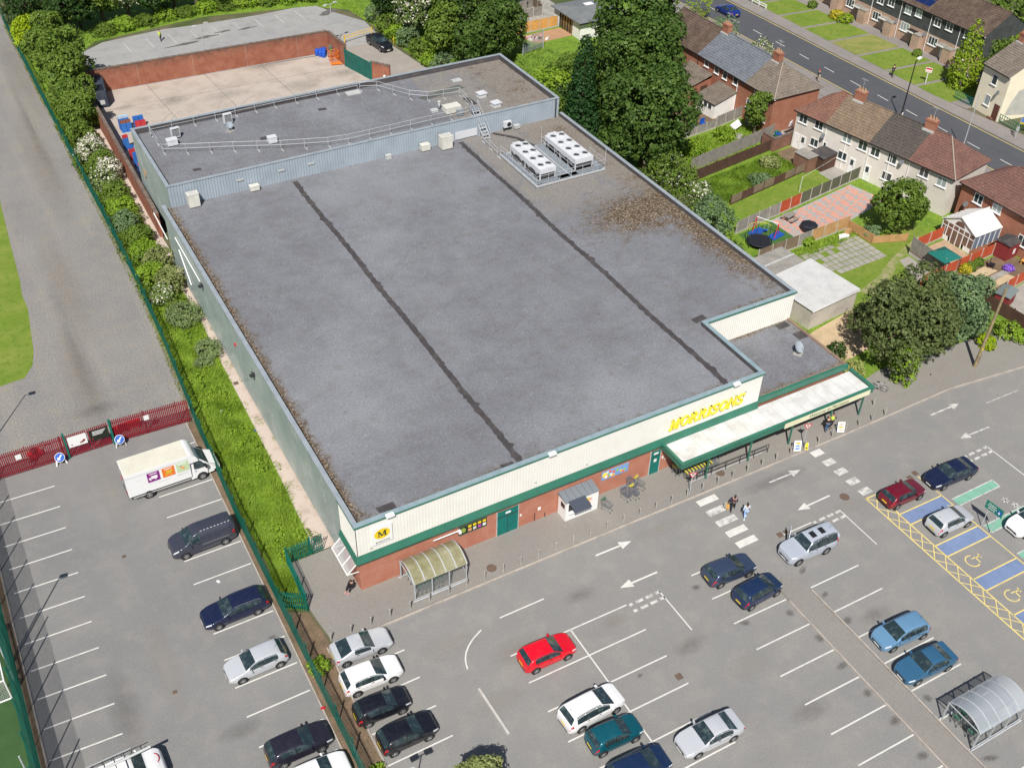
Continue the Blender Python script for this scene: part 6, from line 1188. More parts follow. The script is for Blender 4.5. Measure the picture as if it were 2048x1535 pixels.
# long grass on the verge
vp = [(-5.3,5.0),(-1.9,5.2),(-1.7,7.7),(-1.35,14),(-1.15,22),(-.9,32),(-.7,41),(-1,47),(-.8,52),(-4.3,52),(-4.6,40),(-5.1,25)]
blades('long_grass', vp, 52000, .36, .075, 'blade', flop=1.5); blades('verge_weeds', vp, 20000, .3, .12, 'leaf_bright', flop=.6, keep=lambda q: np.sin(q[:,0]*1.3+q[:,1]*.45)+np.sin(q[:,1]*.8) > .1); blades('corner_grass', [(-5.6,1.4),(-4.15,.35),(-4.05,4.9),(-5.5,4.9)], 7000, .4, .06, 'blade', flop=.8)
blades('path_weeds', [(-1.9,5.3),(-1.1,5.3),(.1,8),(.15,49),(-.4,49),(-.6,32),(-1.0,14)], 9000, .14, .07, 'blade_mix', keep=lambda q: np.sin(q[:,1]*2.1)+np.sin(q[:,1]*.7+q[:,0]*3) > 1.05)
blades('fence_foot_grass', [(-4.95,24.5),(-4.4,40),(-4.1,60),(-4.0,125),(-4.7,125),(-4.75,60),(-5.0,40),(-5.7,24.5)], 16000, .3, .08, 'blade_dry')
blades('bank_grass', [(5,112.6),(23,117),(38,114),(44,109.5),(45.2,103),(45.6,84.5),(49,70),(53,72),(50,100),(46,116),(24,121),(4,116)], 34000, .4, .12, 'blade', flop=.9)
# weeds in the soil strip by the green fence
shrub('bright weed clump growing through the green fence by the cars',-5.3,-5.0,.8,.75,'leaf_bright',n=1300,size=.16,clump=.18,seed=190,group='weeds at the green fence'); shrub('small weed clump at the bottom of the green fence',-4.9,-14.0,.5,.5,'leaf_bright',n=700,size=.14,clump=.16,seed=191,group='weeds at the green fence')
# trees at the right of the shop and at the bottom edge
tree('broad dark olive tree at the right end of the shop canopy',56.6,2.2,8.8,5.0,'leaf_olive',n=36000,size=.28,k=19,clump=.33,seed=201,z0=.7,extra=[(-2.6,-3.0,3.0,1.6,1.4,1.7)]); 
tree('grey green tree between the olive tree and the utility pole',62.3,1.2,8.4,3.6,'leaf_greygreen',n=20000,size=.28,k=11,clump=.34,seed=203,z0=.8)
shrub('bright green sapling growing out of the olive tree',53.9,-1.0,4.6,1.25,'leaf_bright',n=2200,size=.26,clump=.3,seed=205); shrub('variegated shrub at the end of the low roof',50.3,2.2,1.7,1.5,'leaf_variegated',n=3000,size=.2,clump=.22,seed=206); shrub('small dark hedge bush behind the variegated shrub',51.3,5.0,1.5,1.0,'leaf_dark',n=1600,size=.2,clump=.22,seed=207); shrub('green bush in the gap between the garage and the shop',49.2,11.5,2.0,1.1,'leaf_mid',n=1800,size=.2,clump=.24,seed=208)
tree('pale leaved young tree cut off by the bottom edge',-.3,-18.9,4.5,1.8,'leaf_pale',n=7000,size=.22,k=8,clump=.26,seed=210,z0=1.2)
# ---------------------------------------------------------------- houses and gardens
def tilemat(name, c1, c2): pm(name, c1, c2, .9, .4, .68, tuple(v*1.35 for v in c1), 3.0, .6, .8, speck=.35, ss=5)
tilemat('tile_red', (.20,.10,.072), (.15,.08,.062)); tilemat('tile_brown', (.20,.145,.10), (.15,.11,.08)); tilemat('tile_dark', (.085,.072,.062), (.07,.06,.055)); tilemat('slate', (.15,.165,.19), (.12,.13,.15)); tilemat('tile_plum', (.17,.088,.07), (.13,.07,.058)); tilemat('tile_greybrown', (.19,.16,.13), (.14,.115,.095)); tilemat('tile_umber', (.085,.058,.045), (.14,.10,.075))
pm('render_cream', (.72,.67,.615), (.63,.58,.53), .7, .45, .75, speck=.05); pm('render_grey', (.63,.585,.53), (.56,.515,.465), .7, .45, .75, speck=.05); pm('render_white', (.78,.77,.74), (.7,.69,.66), .8, speck=.03); pm('render_ivory', (.78,.72,.55), (.70,.64,.48), .6, .5, .75, speck=.04); pm('render_patch', (.42,.42,.38), (.5,.49,.44), 1, speck=.1)
brickmat('pale_brick', (.50,.34,.24), (.42,.28,.20), (.45,.37,.3)); pm('tile_hung', (.068,.076,.072), (.05,.056,.055), 1.2, speck=.2, ss=8); brickmat('old_brick', (.25,.12,.08), (.19,.09,.065), (.27,.2,.16)); pm('flat_felt', (.30,.28,.25), (.22,.21,.19), 1, speck=.2); flat('pane', (.035,.05,.055), .08, spec=.7); flat('curtain_pane', (.28,.33,.32), .15, spec=.6); flat('upvc', (.80,.80,.79), .35); flat('door_brown', (.12,.045,.03), .5); flat('pot', (.42,.24,.13), .8); flat('dish_grey', (.20,.21,.22), .5)
pm('wood_grey', (.27,.25,.22), (.20,.185,.165), 1.5, speck=.2); pm('wood_orange', (.60,.32,.09), (.50,.26,.07), 1.2, speck=.1); pm('wood_red', (.42,.075,.03), (.33,.06,.025), 1.2, speck=.1); pm('wood_brown', (.095,.05,.035), (.07,.038,.028), 1.2, speck=.15); pm('wood_mid', (.20,.15,.10), (.15,.115,.08), 1.2, speck=.15); pm('wood_olive', (.10,.105,.07), (.08,.085,.055), 1.2, speck=.15); pm('wood_tan', (.45,.27,.12), (.36,.21,.09), 1.2, speck=.15); pm('post_concrete', (.47,.44,.39), (.38,.355,.315), 1.2, speck=.1)
def onwall(px, py, A, B):
    d = FW*FPX+RT*(px-1024)-UP*(py-767.5); e = Vector((B[0]-A[0],B[1]-A[1])).normalized(); nrm = Vector((-e.y,e.x)); t = ((A[0]-CAM.x)*nrm.x+(A[1]-CAM.y)*nrm.y)/(d.x*nrm.x+d.y*nrm.y)
    p = CAM+d*t; return (Vector((p.x-A[0],p.y-A[1])).dot(e), p.z)
def tiled(a, b, c, d, course=.34, col=.3, lift=.035, rib=.022):
    """stepped tile courses over the patch eave a-b, ridge d-c"""
    a, b, c, d = map(Vector, (a,b,c,d)); nrm = (b-a).cross(d-a).normalized(); nrm = nrm if nrm.z > 0 else -nrm; H = ((d-a)+(c-b)).length/2; k = max(1,int(H/course)); mb = MB()
    for i in range(k):
        f0, f1 = i/k, (i+1)/k; l0, l1 = a.lerp(d,f0), b.lerp(c,f0); u0, u1 = a.lerp(d,f1), b.lerp(c,f1); m = max(1,int((l1-l0).length/col))
        lo, hi, ba = [], [], []
        for j in range(2*m+1):
            g = j/(2*m); r = rib if j%2 else 0; lo.append(l0.lerp(l1,g)+nrm*(lift+r)); hi.append(u0.lerp(u1,g)+nrm*r*.5); ba.append(l0.lerp(l1,g))
        n = len(lo); mb.add(lo+hi+ba, [(j,j+1,n+j+1,n+j) for j in range(n-1)]+[(2*n+j,2*n+j+1,j+1,j) for j in range(n-1)])
    return mb
class House:
    def __init__(s, name, label, A, B, depth, ze, zr, walls, group, hip0=True, hip1=True, cat='house'):
        s.A = Vector(A); s.B = Vector(B); s.L = (s.B-s.A).length; s.D = depth; s.ze = ze; s.zr = zr; rz = math.atan2(B[1]-A[1],B[0]-A[0]); s.t = thing(name, label, cat, (A[0],A[1],0), rz, group); s.h0 = depth/2*.95 if hip0 else 0; s.h1 = depth/2*.95 if hip1 else 0
        u = 0
        for u1, z0, z1, m in walls:
            MB().box(u,.0,z0,u1,.25,z1).build('wall', m, s.t)
            if u1 < s.L-.01 and z1 >= ze-.01: u = u1
            elif z1 >= ze-.01: u = 0
        m = walls[0][3]; me = walls[-1][3]
        MB().box(0,.25,0,.25,depth,ze).build('end_wall', m, s.t); MB().box(s.L-.25,.25,0,s.L,depth,ze).build('end_wall', me, s.t); MB().box(.25,depth-.25,0,s.L-.25,depth,ze).build('street_wall', m, s.t)
        if not hip0: MB().add([(0,0,ze),(0,depth,ze),(0,depth/2,zr-.08),(.25,0,ze),(.25,depth,ze),(.25,depth/2,zr-.08)], [(0,2,1),(3,4,5)]).build('gable', m, s.t)
        if not hip1: MB().add([(s.L,0,ze),(s.L,depth,ze),(s.L,depth/2,zr-.08),(s.L-.25,0,ze),(s.L-.25,depth,ze),(s.L-.25,depth/2,zr-.08)], [(0,1,2),(3,5,4)]).build('gable', me, s.t)
    def roof(s, segs, ov=.32):
        """segs: (u0,u1,material) along the eaves"""
        L, D, ze, zr = s.L, s.D, s.ze, s.zr; o0, o1 = (-ov if s.h0 else -.1), (L+ov if s.h1 else L+.1); sl = (zr-ze)/(D/2); zE = ze-ov*sl*.6+.05; R0 = s.h0 or o0; R1 = (L-s.h1) if s.h1 else o1
        def rid(u): return min(max(u,R0),R1)
        s.roofs = []
        for (u0, u1, m) in segs:
            a = o0 if u0 <= 0 else u0; b = o1 if u1 >= L-.01 else u1; ra = R0 if u0 <= 0 else rid(u0); rb = R1 if u1 >= L-.01 else rid(u1)
            r = tiled((a,-ov,zE),(b,-ov,zE),(rb,D/2,zr),(ra,D/2,zr)).build('roof_slope', m, s.t); stuff(r); s.roofs.append(r)
            stuff(tiled((b,D+ov,zE),(a,D+ov,zE),(ra,D/2,zr),(rb,D/2,zr),course=.5,col=.6).build('roof_slope', m, s.t))
            if u0 <= 0 and s.h0: stuff(tiled((a,D+ov,zE),(a,-ov,zE),(ra,D/2,zr),(ra,D/2-.01,zr)).build('hip_slope', m, s.t)); MB().path([(a,-ov,zE+.06),(ra,D/2,zr+.06)],.08,n=6).build('hip_tiles', m, s.t)
            if u1 >= L-.01 and s.h1: stuff(tiled((b,-ov,zE),(b,D+ov,zE),(rb,D/2,zr),(rb,D/2-.01,zr)).build('hip_slope', m, s.t)); MB().path([(b,-ov,zE+.06),(rb,D/2,zr+.06)],.08,n=6).build('hip_tiles', pm('hip_mortar',(.33,.28,.22),speck=.2) if 'hip_mortar' not in MATS else 'hip_mortar', s.t)
            if rb > ra+.05: MB().path([(ra,D/2,zr+.05),(rb,D/2,zr+.05)],.09,n=6).build('ridge_tiles', m, s.t)
        MB().box(o0,-ov-.08,zE-.1,o1,-ov+.0,zE+.0).build('gutter', 'trim_black' if s.ze < 20 else 'upvc', s.t)
        MB().box(o0+.02,-ov+.005,zE-.12,o1-.02,0,zE-.06).build('soffit', 'upvc', s.t); return s
    def win(s, px, py, w, h, panes=2, sill=True, glass='pane', frame='upvc', uz=None):
        u, z = uz or onwall(px, py, s.A, s.B); f = MB(); x0, x1, z0, z1 = u-w/2, u+w/2, z-h/2, z+h/2; t = .07
        f.box(x0,-.05,z0,x1,-.003,z0+t); f.box(x0,-.05,z1-t,x1,-.003,z1); f.box(x0,-.05,z0+t,x0+t,-.003,z1-t); f.box(x1-t,-.05,z0+t,x1,-.003,z1-t)
        for i in range(1,panes): xx = x0+w*i/panes; f.box(xx-.035,-.05,z0+t,xx+.035,-.003,z1-t)
        wn = f.build('window', frame, s.t)
        for i in range(panes): MB().box(x0+w*i/panes+.03,-.02,z0+.05,x0+w*(i+1)/panes-.03,-.004,z1-.05).build('pane', glass, wn)
        if sill: MB().box(x0-.08,-.13,z0-.09,x1+.08,-.003,z0).build('sill', frame, wn)
        return wn
    def door(s, px, py, w=.85, h=2.0, mat='upvc', glass=True, uz=None):
        u, z = uz or onwall(px, py, s.A, s.B); d = MB().box(u-w/2,-.05,.05,u+w/2,-.003,.05+h).build('door', mat, s.t)
        if glass: MB().box(u-w*.25,-.065,.05+h*.55,u+w*.25,-.05,.05+h*.9).build('pane', 'pane', d)
        MB().cbox((u+w*.36,-.08,1.0),(.1,.04,.03)).build('handle', 'trim_black', d); return d
    def chimney(s, u, y=None, w=.9, d=.75, h=1.5, pots=3, brick='house_brick', flash=True):
        y = s.D/2 if y is None else y; z0 = s.ze+(s.zr-s.ze)*(1-abs(y-s.D/2)/(s.D/2))-.4; c = MB().box(u-w/2,y-d/2,z0,u+w/2,y+d/2,z0+h).build('chimney', brick, s.t); MB().box(u-w/2-.05,y-d/2-.05,z0+h-.25,u+w/2+.05,y+d/2+.05,z0+h-.1).build('chimney_band', brick, c)
        if flash: MB().box(u-w/2-.1,y-d/2-.18,z0+.05,u+w/2+.1,y-d/2,z0+.3).build('flashing', 'light_grey_metal', c)
        for i in range(pots): MB().tube((u-w*.3+.6*w*i/max(1,pots-1),y,z0+h),(u-w*.3+.6*w*i/max(1,pots-1),y,z0+h+.35),.11,.09,n=9).build('chimney_pot', 'pot', c)
        MB().path([(u,y,z0+h),(u+.05,y,z0+h+1.4)],.02,n=5).build('aerial_mast', 'galvanised', c); MB().path([(u-.4,y+.1,z0+h+1.35),(u+.5,y-.1,z0+h+1.4)],.015,n=4).build('aerial_boom', 'galvanised', c)
        for i in range(6): MB().bar((u-.35+.15*i,y-.22,z0+h+1.36),(u-.35+.15*i,y+.22,z0+h+1.36),.015).build('aerial_rod', 'galvanised', c)
        return c
    def pipe(s, u, z1=None, mat='upvc'): MB().tube((u,-.07,.05),(u,-.07,z1 or s.ze-.2),.045,n=7).build('downpipe', mat, s.t)
    def dish(s, px, py):
        u, z = onwall(px, py, s.A, s.B); c = Vector((u,-.4,z)); n = Vector((-.3,-.8,.5)).normalized(); d = MB().disc(c, .33, n, 14, .03).build('satellite_dish', 'dish_grey', s.t); MB().bar((u,0,z-.15),tuple(c),.035).build('dish_arm', 'dish_grey', d)
def c4(a, b): return (1536+a/4, b/4)
def c3(a, b): return (1024+a/4, b/4)
def c8(a, b): return (1536+a/4, 384+b/4)
GH = 'houses along the street'
# cream rendered terrace
A1 = at(1593,220,5.0); B1 = at(1906,357,5.0); A1 = (A1[0]+.25,A1[1]); B1 = (B1[0]+.25,B1[1]); L1 = math.dist(A1,B1)
s1 = [onwall(*c4(*q), A1, B1)[0] for q in ((470,985),(820,1140),(1135,1275))]
h = House('terrace_house_row','cream rendered terrace with roof in four different tile colours',A1,B1,7.2,5.0,7.6,[(s1[0],0,5,'render_grey'),(s1[1],0,5,'render_cream'),(s1[2],0,5,'render_cream'),(L1,0,5,'render_grey')],GH)
h.roof([(0,s1[0],'tile_red'),(s1[0],s1[1],'tile_brown'),(s1[1],s1[2],'tile_dark'),(s1[2],L1,'tile_plum')])
for q in ((285,950),(410,1000),(635,1105),(760,1165),(860,1215),(995,1270),(1250,1380),(1390,1455)): h.win(*c4(*q),1.25,1.15,glass='curtain_pane' if q[0] in (635,1390) else 'pane')
for q, w in (((370,1140),1.2),((455,1155),.5),((595,1245),1.3),((950,1410),1.35)): h.win(*c4(*q),w,1.05 if w > .6 else .6,2 if w > .6 else 1)
for q in ((225,1120),(275,1145),(665,1330),(785,1390)): h.door(*c4(*q),glass=q[0] != 225)
for q in ((455,1080),(1085,1290),(1010,1450)): h.dish(*c4(*q))
for u in s1: h.pipe(u+.15)
h.pipe(s1[0]+3.2); h.pipe(s1[1]+3.0)
h.chimney(s1[0]+1.6,None,1.3); h.chimney(s1[2]-.4,None,1.3)
# brick terrace with slate roof
A2 = at(1394,106,5.0); B2 = at(1547,197,5.0); e2 = Vector((B2[0]-A2[0],B2[1]-A2[1])); e2.normalize(); A2 = (A2[0]-e2.x*9+.2,A2[1]-e2.y*9); B2 = (B2[0]+.2,B2[1]); L2 = math.dist(A2,B2)
s2 = [onwall(*c3(*q), A2, B2)[0] for q in ((1500,415),(1880,650))]
h = House('brick_terrace_row','red brick terrace with grey slate roof between brown tiled ends',A2,B2,7.6,5.0,7.6,[(L2,0,5,'house_brick')],GH,hip0=False)
h.roof([(0,s2[0],'tile_umber'),(s2[0],s2[1],'slate'),(s2[1],L2,'tile_greybrown')])
for q in ((1560,500),(1640,555),(1705,600),(1790,645),(1960,740),(2040,790)): h.win(*c3(*q),.95,1.15,1)
h.win(0,0,.5,.7,1,uz=(L2-1.2,1.5))
for q in ((1900,830),(1990,890)): h.win(*c3(*q),1.2,1.2,2)
h.chimney(s2[0]+.6,None,1.2); h.chimney(s2[1]+.9,None,1.2); h.pipe(s2[0],mat='trim_black'); h.pipe(s2[1]-1.6)
# its annexes
x0, y0 = 72.1, 51.2
t = thing('white_lean_to','white rendered lean-to with grey slate roof behind the brick terrace','annexe',(72.3,51.3,0),.1,'annexes'); MB().box(0,0,0,5.2,3.4,2.1).build('wall','render_white',t); MB().add([(0,0,2.1),(5.2,0,2.1),(5.2,0,3.2),(0,3.4,2.1),(5.2,3.4,2.1),(5.2,3.4,3.2)], [(0,1,2),(3,5,4),(0,2,5,3),(1,4,5,2)]).build('gable_wall','render_white',t)
stuff(tiled((-.25,3.65,2.1),(-.25,-.25,2.1),(5.2,-.25,3.32),(5.2,3.65,3.32)).build('roof_slope','tile_greybrown',t))
for i in range(3): w_ = MB().box(-.05,.45+.85*i,1.1,-.003,1.2+.85*i,1.9).build('window','upvc',t); MB().box(-.06,.52+.85*i,1.17,-.05,1.13+.85*i,1.83).build('pane','pane',w_)
t = thing('brick_annexe','red brick annexe with grey sloping roof half hidden by the tall tree','annexe',(72.5,56.6,0),.12,'annexes'); MB().box(0,0,0,5.0,4.5,2.6).build('wall','house_brick',t); stuff(tiled((-.25,4.8,2.55),(-.25,-.25,2.55),(5.0,-.25,3.6),(5.0,4.8,3.6)).build('roof_slope','tile_greybrown',t)); MB().box(1.6,-.04,1.0,2.9,-.003,2.0).build('window','wood_brown',t)
# far terrace across the street
A3, B3 = (115.0,96.0), (115.3,45.6)
h = House('tile_hung_terrace','dark tile hung terrace with pale brick ground floor across the street',A3,B3,8.5,5.7,8.3,[(math.dist(A3,B3),0,2.75,'pale_brick'),(math.dist(A3,B3),2.75,5.7,'tile_hung')],GH,hip0=False,hip1=False); L3 = h.L
h.roof([(0,onwall(*c4(1290,95),A3,B3)[0],'tile_umber'),(onwall(*c4(1290,95),A3,B3)[0],L3,'tile_umber')])
for q in ((905,0),(990,20),(1125,80),(1210,105),(1360,180),(1455,215),(1600,280),(690,-100),(780,-60)): h.win(*c4(*q),1.25,1.15,2,glass='curtain_pane' if q[0] in (1125,1210) else 'pane')
for q in ((660,25),(870,130),(1095,215),(1320,330),(1535,430)): h.win(*c4(*q),1.7,1.25,3,glass='curtain_pane' if q[0]==1095 else 'pane')
for i, q in enumerate(((515,30),(730,110),(935,210),(1160,290),(1395,420))):
    u, z = onwall(*c4(*q),A3,B3); h.door(0,0,.9,2.0,'upvc' if i != 3 else 'fascia_green',uz=(u,1.0)); MB().box(u-.75,-1.1,2.15,u+.75,0,2.3).build('porch_roof','flat_felt' if i != 3 else 'trim_black',h.t); MB().box(u-.77,-1.16,2.12,u+.77,-1.1,2.32).build('porch_fascia','upvc',h.t)
    MB().box(u+.6,-1.05,0,u+2.1,-.003,2.1).build('store_wall','pale_brick',h.t); MB().box(u+.55,-1.1,2.1,u+2.15,0,2.2).build('store_roof','flat_felt',h.t)
for q in ((830,60),(1055,130),(1285,250),(1520,320)): h.pipe(onwall(*c4(*q),A3,B3)[0])
flat('solar_blue', (.008,.02,.09), .12, spec=.8)
us = onwall(*c4(1290,80),A3,B3)[0]; nsl = Vector((0,-(8.3-5.7),4.25)).normalized()
for r in range(3):
    for c in range(5):
        u0 = us-.3-1.25*(c+1); f0 = .12+.27*r; f1 = f0+.25; p = [(u0,4.25*f0,5.7+2.6*f0),(u0+1.18,4.25*f0,5.7+2.6*f0),(u0+1.18,4.25*f1,5.7+2.6*f1),(u0,4.25*f1,5.7+2.6*f1)]; k = nsl*.14
        q = [tuple(Vector(v)+k) for v in p]; MB().add(q+p, [(0,1,2,3),(0,4,5,1),(1,5,6,2),(2,6,7,3),(3,7,4,0)]).build('solar_panel','solar_blue',h.t)
h.dish(*c4(1035,170)); h.dish(*c4(1262,272))
# ivory house at the right edge
A4, B4 = (106.6,38.1), (106.0,33.3)
h = House('ivory_house','ivory rendered gabled house at the right edge beside the street',A4,B4,9.0,6.3,9.0,[(math.dist(A4,B4),0,6.3,'render_ivory')],GH,hip0=False,hip1=False); h.roof([(0,h.L,'tile_greybrown')]); L4 = h.L
h.win(*c4(1815,640),.95,1.3,1); h.win(*c4(1755,800),1.0,1.4,1,glass='curtain_pane'); h.door(*c4(1825,880),.95,2.1,'door_brown',False); h.dish(*c4(1855,740)); h.chimney(.7,4.5,.9); MB().box(L4*.72-.3,-.3,.0,L4*.72+.6,-.0,.2).build('door_step','tile_red',h.t)
MB().add([(L4+.004,1.0,.8),(L4+.004,5,.3),(L4+.004,6.2,3.2),(L4+.004,4.6,4.6),(L4+.004,2.2,4.1),(L4+.004,1.4,2.5)], [(0,1,2,3,4,5)]).build('render_repair','render_patch',h.t)
# brick house with the conservatory
A5, B5 = (81.5,18.2), (81.9,-6.0)
h = House('brick_semi','red brick house with brown tiled roof behind the conservatory',A5,B5,7.6,4.7,7.3,[(math.dist(A5,B5),0,4.7,'house_brick')],GH,hip1=False); h.roof([(0,h.L,'tile_plum')])
for q in ((1685,55),(1835,125)): h.win(*c8(*q),1.2,1.15,2,glass='curtain_pane' if q[0] == 1835 else 'pane')
h.win(*c8(2035,390),1.2,1.2,2); h.dish(*c8(1600,90)); h.chimney(6.5,None,1.2)
# conservatory
t = thing('conservatory','white framed conservatory with pitched polycarbonate roof and arched gable window','conservatory',(77.2,11.7,0),.03); W_, D_ = 4.3, 4.4
MB().box(0,0,0,W_,.15,.55).build('dwarf_wall','house_brick',t); MB().box(0,D_-.15,0,W_,D_,.55).build('dwarf_wall','house_brick',t); MB().box(0,.15,0,.15,1.1,.55).build('dwarf_wall','render_white',t); MB().box(0,3.3,0,.15,D_-.15,.55).build('dwarf_wall','render_white',t)
for i in range(7):
    y = D_*i/6; MB().box(0,y-.05 if i else 0,.0 if 1 < i < 5 else .55,.1,y+.05 if i else .1,2.2).build('frame_post','upvc',t)
    if i < 6: MB().box(.03,y+.05,.55 if i in (0,1,4,5) else .08,.06,y+D_/6-.05,2.15).build('glass_pane',pm('warm_pane',(.18,.11,.08),(.1,.07,.06),1,speck=.1,rough=.15,spec=.6) if 'warm_pane' not in MATS else 'warm_pane',t); MB().box(0,y+.05,1.65,.1,y+D_/6-.05,1.72).build('transom','upvc',t)
for i in range(6):
    x = W_*i/5; MB().box(x-.05 if i else 0,0,.55,x+.05 if i else .1,.1,2.2).build('frame_post','upvc',t)
    if i < 5: MB().box(x+.05,.03,.6,x+W_/5-.05,.06,2.15).build('glass_pane',flat('sky_pane',(.16,.2,.27),.1,spec=.7) if 'sky_pane' not in MATS else 'sky_pane',t)
MB().box(-.06,-.06,2.2,W_,.0,2.34).build('gutter','upvc',t); MB().box(-.06,D_,2.2,W_,D_+.06,2.34).build('gutter','upvc',t)
MB().add([(.0,-.05,2.2),(.0,D_+.05,2.2),(.0,D_/2,3.45),(.12,-.05,2.2),(.12,D_+.05,2.2),(.12,D_/2,3.45)], [(0,2,1),(3,4,5),(0,1,4,3)]).build('gable','upvc',t)
n = 10; MB().add([(-.012,D_/2+.62*math.cos(PI*i/n),2.38+.62*math.sin(PI*i/n)) for i in range(n+1)], [tuple(range(n+1))]).build('arched_window','warm_pane',t)
flat('poly_roof', (.62,.60,.58), .25)
for s in (0,1):
    for i in range(6):
        x0, x1 = -.15+(W_+.15)*i/6, -.15+(W_+.15)*(i+1)/6; ya = -.15 if s == 0 else D_+.15; MB().add([(x0+.03,ya,2.3),(x1-.03,ya,2.3),(x1-.03,D_/2,3.55),(x0+.03,D_/2,3.55)], [(0,1,2,3) if s == 0 else (3,2,1,0)]).build('roof_sheet','poly_roof',t)
        MB().bar((x0,ya,2.34),(x0,D_/2,3.58),.07).build('glazing_bar','upvc',t)
MB().bar((-.15,D_/2,3.6),(W_,D_/2,3.6),.12).build('ridge_beam','upvc',t)
# grey roofed extension at the top edge
t = thing('garden_extension','white walled extension with grey roof and bifold doors at the top edge','extension',(70.6,81.8,0),.0); MB().box(0,0,0,8,.25,2.6).build('wall','render_white',t); MB().box(0,.25,0,.25,2.2,2.6).build('wall','render_white',t); MB().box(0,6.0,0,.25,7.6,2.6).build('wall','render_white',t); MB().box(.1,2.2,.05,.2,6.0,2.4).build('bifold_glass',pm('gold_pane',(.25,.17,.06),(.06,.05,.04),1,speck=.1,rough=.1,spec=.7),t)
for i in range(6): MB().box(-.02,2.2+.74*i,.0,.12,2.28+.74*i,2.45).build('bifold_stile','trim_black',t)
MB().box(0,2.2,2.4,.25,6.0,2.6).build('lintel','render_white',t)
MB().add([(-.5,-.5,2.6),(8.5,-.5,2.6),(8.5,8,2.6),(-.5,8,2.6),(3,3.4,3.5),(6,3.4,3.5),(-.5,-.5,2.75),(8.5,-.5,2.75),(8.5,8,2.75),(-.5,8,2.75)], [(6,7,5,4),(7,8,5),(8,9,4,5),(9,6,4),(0,1,7,6),(1,2,8,7),(2,3,9,8),(3,0,6,9)]).build('roof','slate' if 0 else pm('grey_roof',(.17,.18,.185),(.14,.15,.155),.8,speck=.2),t); MB().box(3.4,3.9,3.36,4.8,4.9,3.45).build('rooflight','white_plain',t)
MB().box(-.56,-.56,2.5,8.5,-.5,2.72).build('fascia','trim_black',t)
# ------------- garden fences
def panel_fence(label, a, b, h, mats, n=None, post='post_concrete', gravel=True, group='garden fences', vertical=False, gap=0, z0=0):
    t = thing('garden_fence', label, 'fence', (a[0],a[1],z0), math.atan2(b[1]-a[1],b[0]-a[0]), group); L = math.dist(a,b); n = n or max(1,round(L/1.83)); w = L/n
    for i in range(n):
        m = mats[i%len(mats)] if len(mats) <= n else mats[i]; mb = MB(); x0, x1 = w*i+.06, w*(i+1)-.06
        if vertical:
            k = max(1,int((x1-x0)/.13))
            for j in range(k): xx = x0+(x1-x0)*j/k; mb.box(xx,-.015-(j%2)*.012,.05,xx+(x1-x0)/k-gap,.015-(j%2)*.012,h-.03*random.random())
        else:
            k = 9
            for j in range(k): z = .22+(h-.22)*j/k; mb.add([(x0,-.03,z),(x1,-.03,z),(x1,-.005,z+(h-.22)/k),(x0,-.005,z+(h-.22)/k),(x0,.03,z),(x1,.03,z),(x1,.02,z+(h-.22)/k),(x0,.02,z+(h-.22)/k)], [(0,1,2,3),(5,4,7,6),(3,2,6,7)])
        p = mb.build('fence_panel', m, t)
        if not vertical: MB().box(x0,-.035,h,x1,.035,h+.04).build('capping', m, p)
        if gravel: MB().box(x0,-.025,0,x1,.025,.22).build('gravel_board', post, t)
    for i in range(n+1): MB().box(w*i-.055,-.05,0,w*i+.055,.05,h+.1).build('post', post, t)
    return t
panel_fence('weathered grey close board fence between two wild gardens',(61.0,41.0),(76.0,43.6),1.8,['wood_grey'],vertical=True,post='wood_grey',gravel=False)
panel_fence('dark brown board fence below the grey fence',(60.0,38.9),(74.0,41.0),1.5,['wood_brown'],vertical=True,post='wood_brown',gravel=False)
panel_fence('low brown panel fence along the upper edge of the mown lawn',(60.3,32.4),(73.5,34.6),1.1,['wood_mid','wood_brown','wood_mid'],post='wood_brown')
panel_fence('mixed grey, orange and olive panel fence beside the patio',(56.8,27.0),(78.2,30.2),1.6,['wood_grey','wood_grey','wood_grey','wood_grey','wood_red','wood_red','wood_olive','wood_olive','wood_olive','wood_olive','wood_olive','wood_olive'],12)
panel_fence('fence of grey panels turning orange below the patio',(55.2,21.3),(69.0,22.1),1.6,['wood_mid','wood_mid','wood_mid','wood_grey','wood_tan','wood_tan','wood_tan'],7)
panel_fence('low tan board fence stepping down beside the garden tree',(68.9,22.1),(69.1,18.4),1.2,['wood_tan'],2,vertical=True,post='wood_tan',gravel=False); panel_fence('short tan board fence at the foot of the garden tree',(69.1,18.4),(73.0,17.0),1.0,['wood_tan'],2,vertical=True,post='wood_tan',gravel=False)
panel_fence('red panel fence beside the gravel garden',(67.2,9.6),(81.2,10.6),1.5,['wood_red'],7); panel_fence('red panel fence on the upper side of the gazebo',(72.4,15.2),(77.0,15.6),1.5,['wood_red'],2); panel_fence('grey vertical board fence on the wall beside the gazebo',(71.3,14.9),(71.1,10.1),1.7,['wood_grey'],3,vertical=True,post='wood_grey',gravel=False,z0=.5)
panel_fence('red panel fence at the right edge by the gravel garden',(74.6,4.7),(82,5.8),1.5,['wood_red'],4); panel_fence('dark stained fence between the hedge and the little shed',(71.0,4.2),(71.6,-4),1.5,['wood_brown'],5,vertical=True,post='wood_brown',gravel=False)
panel_fence('new orange panel fence beside the grey roofed extension',(60.5,87.6),(70.3,87.9),1.7,['wood_orange'],6); panel_fence('old grey panel fence behind the orange fence',(61.5,92.3),(70.5,92.6),1.6,['wood_grey'],5); panel_fence('grey slatted fence panels behind the old fence',(70.4,92.6),(71.5,99),1.7,['wood_mid'],3)
